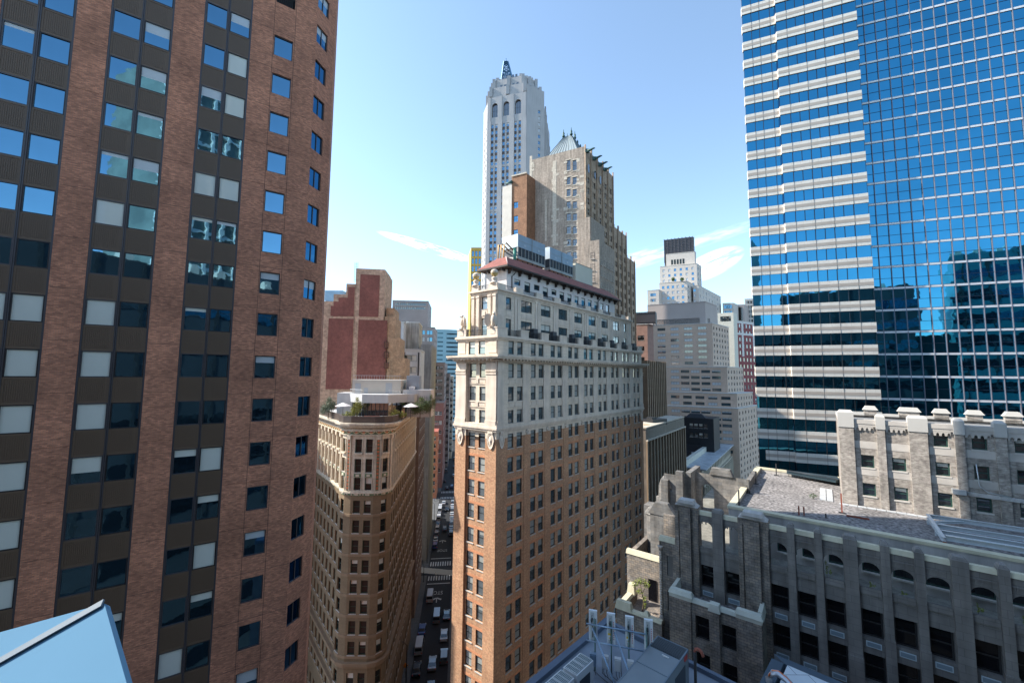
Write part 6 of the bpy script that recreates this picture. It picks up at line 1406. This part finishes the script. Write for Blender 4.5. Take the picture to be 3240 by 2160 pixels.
lb(0, LL+4, ZL+5.4, ZL+5.9, -33, -20.8, 'inner_sheet_roof', mat('blue_grey_sheet', (.13, .17, .18), .5, metal=.2, var=.2)); lb(0, LL+4, ZL+5.9, ZL+7.4, -29.6, -29, 'ridge_wall', mat('grey_parapet', (.34, .32, .30), .8, var=.1)); lb(4, LL+4, 0, ZL+5.4, -60, -24, 'rear_block', MATS['grey_parapet'])
iw = [(3+k*5, 5.2+k*5, ZL+1.0, ZL+4.4) for k in range(int(LL/5.2))]; B.windows(Fc(LR.pt(0, 0, -21.98), AL, LL, 1), iw, win_single, FRM_B, GL_DARK, BL_CREAM, 0, (0,), simple=True)
for u in (16, 34): lb(u, u+.3, ZL+.45, ZL+3.6, -20, -7, 'terrace_screen', mat('black_screen', (.03, .03, .035), .7, var=0)); lb(u, u+11, ZL+.45, ZL+3.4, -20.4, -20, 'terrace_screen', MATS['black_screen'])
B.finish()
for k, (u, s_, lb_) in enumerate(((14, 1.0, 'leftmost white roof unit beside the black mansard'), (20, 1.0, 'middle white roof unit beside the black mansard'), (27, 1.5, 'larger white roof unit beside the black mansard'))):
    v = B.M @ LR.pt(u, ZL+5.4, -36); bx_thing('roof_unit', lb_, 'air conditioner', [('casing', WPNT, [(0, 2.4*s_, 0, 2.2, 0, 2.6)]), ('fan', IRON, [(.3, 2.0, .3, 1.9, 2.6, 2.7)]), ('foot', STL, [(.1, .4, 0, 2.2, -.4, 0), (1.9, 2.2, 0, 2.2, -.4, 0)])], tuple(v+Vector((0, 0, .4))), rz=.9, group='white roof units by the mansard')
v = B.M @ LR.pt(8, ZL+5.4, -38); bx_thing('white_screen_wall', 'white slatted screen wall on the roof beside the ribbed building', 'screen', [('panel', WPNT, [(0, 9, 0, .4, 0, 6.5)]), ('side_panel', WPNT, [(8.6, 9, .4, 5, 0, 6.5)])], tuple(v), rz=radians(90-AL))
# beige stepped apartment tower
APT = mat('beige_apartment_brick', (.56, .42, .33), .85, var=.07, vscale=.12, fine=.06, fscale=1, streak=.06); APD = mat('grey_lilac_concrete', (.42, .355, .325), .85, var=.05, vscale=.1)
GLP = mat('pale_blue_window', (.05, .085, .10), .08, var=.5, vscale=.05, spec=1, ior=1.8)
rib = dict(maker=win_n(3))
def apt(c, Y, xL, xR, nl, nr, dz=3.25, rows=20, wl=4.3, **k):
    return block('beige_apartment_tower', 'beige stepped apartment tower with rows of wide windows and a plain grey louvred top', c, Y, -64, xL, 45, xR, APT, win={'L': [W_(nl, wl, 1.55, 1.6, dz, rows, m=3.0, maker=win_n(3))], 'R': W_(nr, 1.6, 1.7, 1.6, dz, rows, m=1.6)}, frame=FRM_B, glass=GLP, blind=BL_PALE, vs=(0, 0, .4, 1), trim=WPNT, **k)
A0 = apt(R3(775, 1162), 207, R3(325, 1130), R3(897, 1136), 6, 7, rows=13, finish=False)
apt(R3(768, 1070), 210, R3(322, 1062), R3(865, 1062), 5, 6, rows=2, into=A0); apt(R3(706, 904), 215, R3(322, 905), R3(806, 908), 5, 6, rows=4, into=A0); apt(R3(614, 632), 221, R3(162, 640), R3(716, 656), 5, 6, rows=7, into=A0)
block('x', '', R3(570, 500), 228, -64, R3(212, 520), 45, R3(642, 525), APD, win={'L': W_(4, 7.4, 4.6, 9.0, 20, 1, m=3.0), 'R': W_(1, 4, 4.6, 9.0, 20, 1, m=3.0)}, frame=APD, glass=FRM_K, maker=win_louver, vs=(0,), trim=APD, into=A0)
A0.finish()
# white stepped skyscraper with rooftop screen
WW = mat('white_setback_stone', (.54, .49, .44), .85, var=.05, vscale=.06)
def wt(c, Y, xL, xR, nl=0, nr=0, rows=3, **k):
    return block('white_setback_skyscraper', 'white stepped skyscraper with a dark louvred screen on top, far right of centre', c, Y, -66, xL, 42, xR, WW, win={'L': W_(nl, 2.2, 2.6, 3, 5.2, rows, m=2.5) if nl else None, 'R': W_(nr, 2.2, 2.6, 3, 5.2, rows, m=2.5) if nr else None}, frame=APD, glass=GL_BLUE, blind=BL_PALE, vs=(0, 1), trim=WW, **k)
A1 = wt(R3(458, 372), 370, R3(285, 380), R3(500, 400), 5, 1, 6, finish=False)
wt(R3(283, 425), 374, R3(212, 432), R3(300, 428), 4, 0, 4, into=A1); wt(R3(530, 398), 374, R3(495, 395), R3(665, 392), 1, 8, 5, into=A1); wt(R3(518, 262), 382, R3(288, 268), R3(546, 275), 6, 2, 4, into=A1)
u_ = wt(R3(505, 188), 388, R3(328, 200), R3(514, 195), 0, 0, into=A1); m = MB()
for i in range(5): uu = u_.wl*(.36+.1*i); u_.L.bx(m, uu, uu+1.7, u_.zt-11, u_.zt-6, 0, .1); m.cut()
u_.part(m, 'opening', FRM_K)
B = block('x', '', R3(495, 95), 391, -66, R3(316, 112), 42, R3(503, 100), mat('dark_screen_metal', (.075, .07, .075), .6, var=.1), finish=False, into=A1)
m = MB()
for i in range(9): B.L.bx(m, B.wl*i/8-.3 if i else 0, B.wl*i/8+.3, B.zt-24, B.zt+.6, 0, .5); m.cut()
B.part(m, 'screen_post', FRM_G); m = MB()
for i in range(14): B.L.bx(m, 0, B.wl, B.zt-1-i*1.6, B.zt-.6-i*1.6, 0, .25); m.cut()
B.part(m, 'screen_slat', FRM_G); A1.finish()
for x, lb in ((372, 'left shrub on the ledge of the white skyscraper'), (428, 'right shrub on the ledge of the white skyscraper')):
    p = at(R3(x, 374), 371); plant('shrub', lb, 'shrub', (p.x, p.y, p.z), [((0, 0, 2.2), (2.0, 2.0, 2.2))], [([(0, 0, 0), (0, 0, 3)], [.2, .1])], 12, .6, GR, 'shrubs on the white skyscraper ledge')
# red and white apartment tower, distant whites
RW = mat('crimson_brick', (.26, .075, .075), .88, var=.1)
B = block('red_and_white_building', 'dark red brick apartment tower with white stone trim', R3(722, 612), 290, -66, R3(700, 615), 62, R3(884, 608), RW, win={'R': W_(7, 2.0, 2.6, 2.0, 5.0, 18, m=2.5), 'L': None}, frame=WPNT, glass=GLP, blind=BL_PALE, vs=(0, 0, .5), finish=False, trim=WW)
m = MB(); 
for u0, u1 in ((0, B.wr),):
    for dz_ in (0, 8.6): B.R.bx(m, 0, B.wr, B.zt-dz_-1.6, B.zt-dz_, 0, .1); m.cut()
for i in (0, 3, 6): u = 1.2+i*(B.wr-4.6)/6; B.R.bx(m, max(0, u-1.2), u+1.0, B.zt-26, B.zt, 0, .08+.005*i); m.cut()
B.part(m, 'white_trim', mat('white_stone_trim', (.66, .63, .60), .85, var=.05)); B.finish()
block('cream_rooftop_block', 'cream flat roofed block above the red and white building', R3(745, 565), 270, -66, R3(648, 572), 45, 8, mat('cream_far_wall', (.62, .59, .50), .85, var=.05), win={'L': W_(9, 1.2, 3.2, 2.4, 10, 1)}, frame=FRM_K)
block('far_blue_glass_block', 'far white and blue glass block left of the striped tower', R3(745, 505), 420, -75, R3(678, 508), 45, 20, WW, win={'L': W_(6, 3.4, 4.0, 2, 6.5, 8, m=1.5)}, glass=GL_BLUE, frame=WW, maker=win_n(2), vs=(0,))
block('far_grey_block', 'far grey ribbed block beside the blue glass block', R3(812, 515), 430, -75, R3(748, 508), 45, 20, APD, win={'L': W_(10, 1.8, 20, 3, 30, 1, m=1.5)}, glass=GLP, frame=APD, vs=(0,), maker=win_single)
block('far_white_block', 'farthest white block touching the striped tower edge', R3(885, 478), 440, -75, R3(815, 492), 45, 20, WW, win={'L': W_(7, 2.2, 3, 2.5, 5.2, 14)}, glass=GLP, frame=APD, vs=(0, 1), blind=BL_PALE)
block('small_brown_roof_block', 'low brown and cream block with rooftop tanks left of the apartment tower', R3(212, 640), 185, -64, R3(130, 640), 45, 6, mat('brown_pink_brick', (.34, .20, .16), .88, var=.1), win={'L': W_(3, 1.6, 2.2, 5, 5, 6)}, trim=APD)
bx_thing('cooling_tower_row', 'dark rooftop cooling unit left of the apartment tower', 'cooling tower', [('housing', FRM_G, [(0, 9, 0, 5, 0, 4.5)]), ('frame', STL, [(-.2, 0, -.2, 5, -1, 4.8), (9, 9.2, -.2, 5, -1, 4.8), (-.2, 9.2, -.3, -.2, 4.5, 4.9)])], tuple(at(R3(136, 630), 188)), rz=radians(-26))

# ------------------------------------------------------------------ buildings behind the camera, seen only as reflections
mat('dark_facade', (.075, .078, .08), .6, var=.3, vscale=.05)
for nm, (x0, x1, y0, y1, z1, mt, lb) in {'c': (-40, 36, -62, -20, 86, MATS['dark_facade'], 'lower dark office block reflected in the brick tower windows'), 'a': (36.5, 75, -62, -20, 100, MATS['dark_facade'], 'dark flat topped office block reflected in the glass tower'), 'b': (83, 130, -60, -15, 107, mat('green_mirror_wall', (.08, .26, .28), .3, var=.3, vscale=.05), 'green glass block reflected at the right of the glass tower')}.items():
    t = thing('reflected_tower', ((x0+x1)/2, (y0+y1)/2, 0), lb, 'building'); m = MB(); a_, b_ = (x1-x0)/2, (y1-y0)/2; m.box(-a_, a_, -b_, b_, 0, z1); m.build('wall', mt, t)
    if nm == 'a': m = MB(); m.box(a_, a_+8, -b_, b_-3, 0, 82); m.build('low_wing', mt, t)  # unseen filler, added to close the bright gap in the reflections
    m = MB()
    for i in range(int((x1-x0)/6)): m.box(-a_+2+i*6, -a_+2.5+i*6, b_+.06, b_+.1, 40, z1); m.cut()
    for x in m.split(): x.build('pier', mat('dull_reflected_pier', (.05, .05, .05), .8, var=0), t)
    m = MB()
    for i in range(int((x1-x0)/5)): m.tbox(-a_+i*5, -a_+i*5+1.5, b_-2, b_, z1, z1+1.5, .2)
    for x in [m]: x.build('parapet', LIMEP, t)
    m = MB()
    for k in range(10): m.box(-a_+.2, a_-.2, b_+.01, b_+.05, z1-8-k*7, z1-5-k*7)
    m.build('window_band', GL_DARK, t)

t = thing('reflected_tower', (12.5, -34, 0), 'narrow framed office tower reflected in the third window column of the brick tower', 'building'); m = MB(); m.box(-10.5, 10.5, -8, 8, 0, 128); m.build('wall', mat('grey_green_curtain_wall', (.20, .225, .19), .5, var=.3, vscale=.2), t)
for i in range(8): x = -10.5+i*2.9; m = MB(); m.box(x, x+.45, 8, 8.4, 20, 128); m.build('pier', mat('white_frame_member', (.80, .80, .74), .6, var=0), t)
m = MB()
for k in range(30): m.box(-10.5, 10.5, 8.02, 8.25, 20+k*3.6, 20.5+k*3.6)
m.build('floor_band', MATS['white_frame_member'], t)
# ------------------------------------------------------------------ street life
def carprof(kind):
    if kind == 'van': return [(-2.6, .35), (2.6, .35), (2.65, 1.0), (2.45, 1.25), (1.9, 2.15), (-2.55, 2.2), (-2.65, 1.0)], [(1.0, 2.35), (-2.4, 1.0)]
    if kind == 'suv': return [(-2.35, .32), (2.35, .32), (2.4, .85), (2.2, 1.02), (1.25, 1.12), (.65, 1.68), (-2.1, 1.72), (-2.38, 1.05)], None
    return [(-2.25, .3), (2.25, .3), (2.3, .68), (2.1, .84), (1.1, .95), (.45, 1.42), (-.95, 1.44), (-1.7, .98), (-2.2, .92), (-2.3, .6)], None
GLC = mat('car_glass', (.02, .03, .04), .05, var=0, spec=1); TYR = mat('tyre_rubber', (.02, .02, .02), .9, var=0); RIM = mat('wheel_rim', (.4, .4, .42), .3, metal=.6, var=0); LMP = mat('head_lamp', (.7, .7, .68), .2, var=0); TLP = mat('tail_lamp', (.45, .02, .02), .3, var=0)
CARS = {}
def make_car(kind, paint, loc, rz, label, group):
    t = thing({'van': 'van', 'suv': 'suv', 'sedan': 'car'}[kind], loc, label, {'van': 'van', 'suv': 'car', 'sedan': 'car'}[kind], rz, group)
    key = (kind, paint.name)
    if key not in CARS:
        prof, _ = carprof(kind); hw = .98 if kind == 'van' else .92; belt_ = 1.15 if kind == 'van' else .92 if kind == 'suv' else .85; top_ = max(p[1] for p in prof); parts = []
        m = MB(); n = len(prof)
        def ring_(s_): return [(x, s_*(hw if z <= belt_+.15 else hw-.16*(z-belt_)/(top_-belt_+.01)), z) for x, z in prof]
        a, b = ring_(-1), ring_(1); m.quad(*a); m.quad(*b[::-1])
        for i in range(n): j = (i+1) % n; m.quad(a[i], b[i], b[j], a[j])
        parts.append(('body', m, paint))
        m = MB(); xs = {'van': (1.55, -2.2, 1.95), 'suv': (.7, -1.95, 1.55), 'sedan': (.4, -1.2, 1.32)}[kind]
        for s_ in (-1, 1): y = s_*(hw-.03); y2 = s_*(hw-.13); m.quad((xs[0]+.45, y+s_*.035, belt_+.12), (xs[1]-.2, y+s_*.035, belt_+.12), (xs[1]+.05, y2+s_*.04, xs[2]), (xs[0]-.05, y2+s_*.04, xs[2]))
        f0, f1 = {'van': ((2.4, 1.32), (1.95, 2.08)), 'suv': ((1.22, 1.16), (.72, 1.62)), 'sedan': ((1.05, 1.0), (.52, 1.38))}[kind]; m.quad((f0[0]+.03, -hw+.12, f0[1]), (f0[0]+.03, hw-.12, f0[1]), (f1[0]+.03, hw-.2, f1[1]), (f1[0]+.03, -hw+.2, f1[1]))
        r0, r1 = {'van': ((-2.66, 1.3), (-2.6, 2.0)), 'suv': ((-2.38, 1.12), (-2.18, 1.6)), 'sedan': ((-1.66, 1.02), (-1.02, 1.4))}[kind]; m.quad((r0[0]-.02, -hw+.14, r0[1]), (r0[0]-.02, hw-.14, r0[1]), (r1[0]-.03, hw-.2, r1[1]), (r1[0]-.03, -hw+.2, r1[1]))
        parts.append(('windows', m, GLC))
        for sx in (-1, 1):
            for s_ in (-1, 1):
                m = MB(); x0 = sx*(1.6 if kind == 'van' else 1.4); N_ = 12; r_ = .34; i0 = len(m.v)
                for yy in (s_*(hw-.18), s_*(hw+.015)): m.v += [(x0+r_*cos(2*pi*q/N_), yy, .34+r_*sin(2*pi*q/N_)) for q in range(N_)]
                m.f += [(q, (q+1) % N_, N_+(q+1) % N_, N_+q) for q in range(N_)]+[tuple(range(N_)), tuple(range(2*N_-1, N_-1, -1))]; m.m += [0]*(N_+2); m.sm += [False]*(N_+2)
                parts.append(('wheel', m, TYR))
        for s_ in (-1, 1): m = MB(); xx = max(p[0] for p in prof); m.box(xx-.08, xx+.01, s_*.72-.15, s_*.72+.15, .62, .78); parts.append(('headlight', m, LMP)); m = MB(); xx = min(p[0] for p in prof); m.box(xx-.01, xx+.06, s_*.78-.12, s_*.78+.12, .7, .95); parts.append(('taillight', m, TLP))
        CARS[key] = [(n_, m_.mesh(n_, mt_)) for n_, m_, mt_ in parts]
    for n_, me in CARS[key]: o = bpy.data.objects.new(n_, me); COL.objects.link(o); o.parent = t
    return t
WHT = mat('white_car_paint', (.42, .44, .47), .3, var=0, coat=.6); SLV = mat('silver_car_paint', (.22, .24, .27), .3, metal=.3, var=0, coat=.6); BKC = mat('black_car_paint', (.02, .022, .03), .25, var=0, coat=.8); BLC = mat('blue_car_paint', (.03, .07, .22), .3, var=0, coat=.8); GRC = mat('grey_car_paint', (.14, .15, .16), .3, var=0, coat=.8)
fwd_ = pi/2-radians(SH)   # heading of traffic
def car(kind, paint, u, v, label, flip=False, group='vehicles in the street'): make_car(kind, paint, sp(u, v, .01), atan2(sd.y, sd.x)+(pi if flip else 0), label, group)
car('van', WHT, 7, 2.0, 'white van waiting below the nearer stop line, left lane'); car('van', SLV, -3.5, 4.6, 'silver van in the middle lane of the near street'); car('sedan', BLC, -8.5, 1.1, 'dark blue car between the two vans at the left kerb'); car('van', WHT, -15.5, 1.0, 'white van parked at the left kerb near the bottom'); car('sedan', WHT, -11.5, 6.9, 'white car parked at the right kerb beside the orange brick corner')
car('sedan', BKC, -2.8, 7.3, 'dark car at the right kerb beside the silver van'); car('sedan', BKC, -23, 1.2, 'black car at the left kerb below the parked white van'); car('sedan', SLV, -21.5, 4.6, 'silver car driving in the middle lane near the bottom'); car('van', BKC, -31, 4.8, 'black van partly cut by the bottom edge'); car('suv', BKC, -31.5, 1.3, 'black car at the left kerb at the bottom edge'); car('suv', GRC, -19.5, 7.2, 'dark grey car at the right kerb below the white car')
names = ['first', 'second', 'third', 'fourth', 'fifth', 'sixth', 'seventh', 'eighth']
kinds = [('sedan', WHT), ('suv', SLV), ('suv', WHT), ('sedan', SLV), ('van', WHT), ('suv', SLV), ('van', WHT), ('suv', WHT)]
for i, (k_, p_) in enumerate(kinds): car(k_, p_, 50+i*5.9, 1.2, '%s pale vehicle in the left parked row, counted up from the far stop line' % names[i], group='cars parked along the left kerb')
for i, (k_, p_) in enumerate([('suv', SLV), ('sedan', WHT), ('suv', WHT), ('sedan', SLV), ('sedan', WHT), ('suv', SLV), ('sedan', WHT), ('suv', SLV)]): car(k_, p_, 56+i*5.9, 7.2, '%s vehicle in the right parked row, counted up from the far stop line' % names[i], group='cars parked along the right kerb')
car('suv', BLC, 44, 1.3, 'dark blue car stopped beside the far STOP lettering', group='vehicles in the street'); car('suv', GRC, 61, 4.4, 'dark grey car driving in the middle of the far block'); car('sedan', BKC, 87, 4.6, 'black car with pale roof in the middle of the far block', True); car('sedan', WHT, 97, 2.6, 'white car crossing just below the second crossing'); car('suv', BKC, 124, 3.4, 'black car beyond the second crossing, left lane'); car('suv', BLC, 127, 6.2, 'blue vehicle beyond the second crossing, right lane'); car('van', WHT, 24.3, -6.5, 'white truck in the side street left of the first crossing')
for i in range(6): car(('sedan', 'suv', 'van')[i % 3], (BKC, WHT, GRC)[i % 3], 140+i*13, 1.4+(i % 2)*5.6, '%s distant vehicle beyond the second crossing' % names[i], group='distant vehicles up the street')
def signal(u, v, arm, label):
    t = thing('traffic_signal', sp(u, v, .14), label, 'traffic light', rz=atan2(sd.y, sd.x), group='traffic signals at the first crossing'); m = MB(); m.tube([(0, 0, 0), (0, 0, 5.6), (0, arm, 6.0)], [.12, .09, .06], 6); m.build('pole', LPOLES, t)
    m = MB(); m.box(-.2, .2, arm-.2, arm+.2, 4.9, 5.95); m.build('signal_head', mat('dark_green_signal', (.03, .07, .04), .5, var=0), t); m = MB(); m.ball((-.22, arm, 5.7), .13, 8, 5); m.build('red_lamp', mat('lit_red_lamp', (.5, .01, .01), .5, var=0, emit=((1, .03, .02), 6)), t)
signal(17.0, -.8, 2.6, 'traffic signal with red lamp at the left near corner of the crossing'); signal(28.5, 9.2, -2.6, 'traffic signal with red lamp at the right far corner of the crossing')
t = thing('street_sign', sp(15.0, -3.2, .14), 'small lit red shop sign and green awning by the flatiron building corner', 'sign', rz=atan2(sd.y, sd.x)); m = MB(); m.box(-.15, .15, 0, 2.2, 3.4, 3.8); m.build('lit_panel', mat('red_neon', (.6, .02, .02), .5, var=0, emit=((1, .03, .03), 5)), t); m = MB(); m.box(-.4, .4, -.6, 2.8, 4.0, 4.2); m.build('awning', mat('green_awning', (.02, .12, .07), .7, var=0), t); m = MB(); m.box(-.05, .05, -.1, 0, 0, 4.0); m.build('post', LPOLES, t)
def lamp(u, v, s_, label):
    t = thing('street_lamp', sp(u, v, .14), label, 'street lamp', rz=atan2(sd.y, sd.x), group='street lamps'); m = MB(); m.tube([(0, 0, 0), (0, 0, 8.2), (0, s_*.8, 9.0), (0, s_*2.4, 9.2)], [.12, .08, .06, .05], 6); m.build('pole', LPOLES, t); m = MB(); m.box(-.15, .15, s_*2.2-.35, s_*2.2+.35, 9.1, 9.25); m.build('lamp_head', SLV, t)
lamp(-27, -.7, 1, 'street lamp on the near left pavement'); lamp(30.2, -.7, 1, 'street lamp at the far left corner of the first crossing'); lamp(70, -.7, 1, 'street lamp halfway up the far block'); lamp(103, -.7, 1, 'street lamp by the second crossing')
t = thing('roadwork_sign', sp(-24.5, -1.2, .14), 'small orange sign on the left pavement near the bottom', 'sign', rz=atan2(sd.y, sd.x)); m = MB(); m.hexa([(-.02, -.6, 2.4), (-.02, 0, 1.8), (.02, 0, 1.8), (.02, -.6, 2.4), (-.02, 0, 3.0), (-.02, .6, 2.4), (.02, .6, 2.4), (.02, 0, 3.0)]); m.build('panel', mat('orange_sign', (.7, .22, .03), .5, var=0), t); m = MB(); m.tube([(0, 0, 0), (0, 0, 2.2)], .05); m.build('post', LPOLES, t)
def person(u, v, col, label, rz_=0., z_=.14):
    t = thing('person', sp(u, v, z_), label, 'person', rz=rz_, group='pedestrians near the crossings'); m = MB()
    for s_ in (-1, 1): m.tube([(s_*.11, -.12*s_, .03), (s_*.1, 0, .48), (s_*.09, 0, .88)], [.06, .07, .1], 6); m.tube([(s_*.2, 0, 1.42), (s_*.26, .04*s_, 1.1), (s_*.24, .12, .85)], [.06, .05, .035], 5)
    m.tube([(0, 0, .85), (0, 0, 1.15), (0, 0, 1.42), (0, 0, 1.5)], [.15, .15, .19, .07], 8); m.ball((0, .01, 1.63), (.09, .1, .12), 8, 6); m.build('body', col, t)
CLO = [mat('dark_clothes', (.03, .03, .04), .8, var=0), mat('blue_clothes', (.05, .08, .2), .8, var=0), mat('pale_clothes', (.4, .4, .38), .8, var=0)]
for i, (u, v, lb) in enumerate(((29.4, -2.2, 'pedestrian in dark clothes on the left corner past the first crossing'), (30.4, -3.4, 'pedestrian in blue waiting by the left lamp post'), (19.0, 3.0, 'pedestrian in pale clothes crossing the nearer crosswalk'), (103.5, -1.4, 'pedestrian in dark clothes by the second crossing'), (101.5, -2.6, 'pedestrian in blue walking on the far left pavement'))): person(u, v, CLO[i % 3], lb, i*1.1, .14 if v < 0 else .02)
# right-hand street wall (behind the orange brick building) and far fill
block('right_street_building', 'brown brick building lining the right side of the street', (1500, 1262), 158, -7.3, 60, 78, 20, BRNS, top=50)
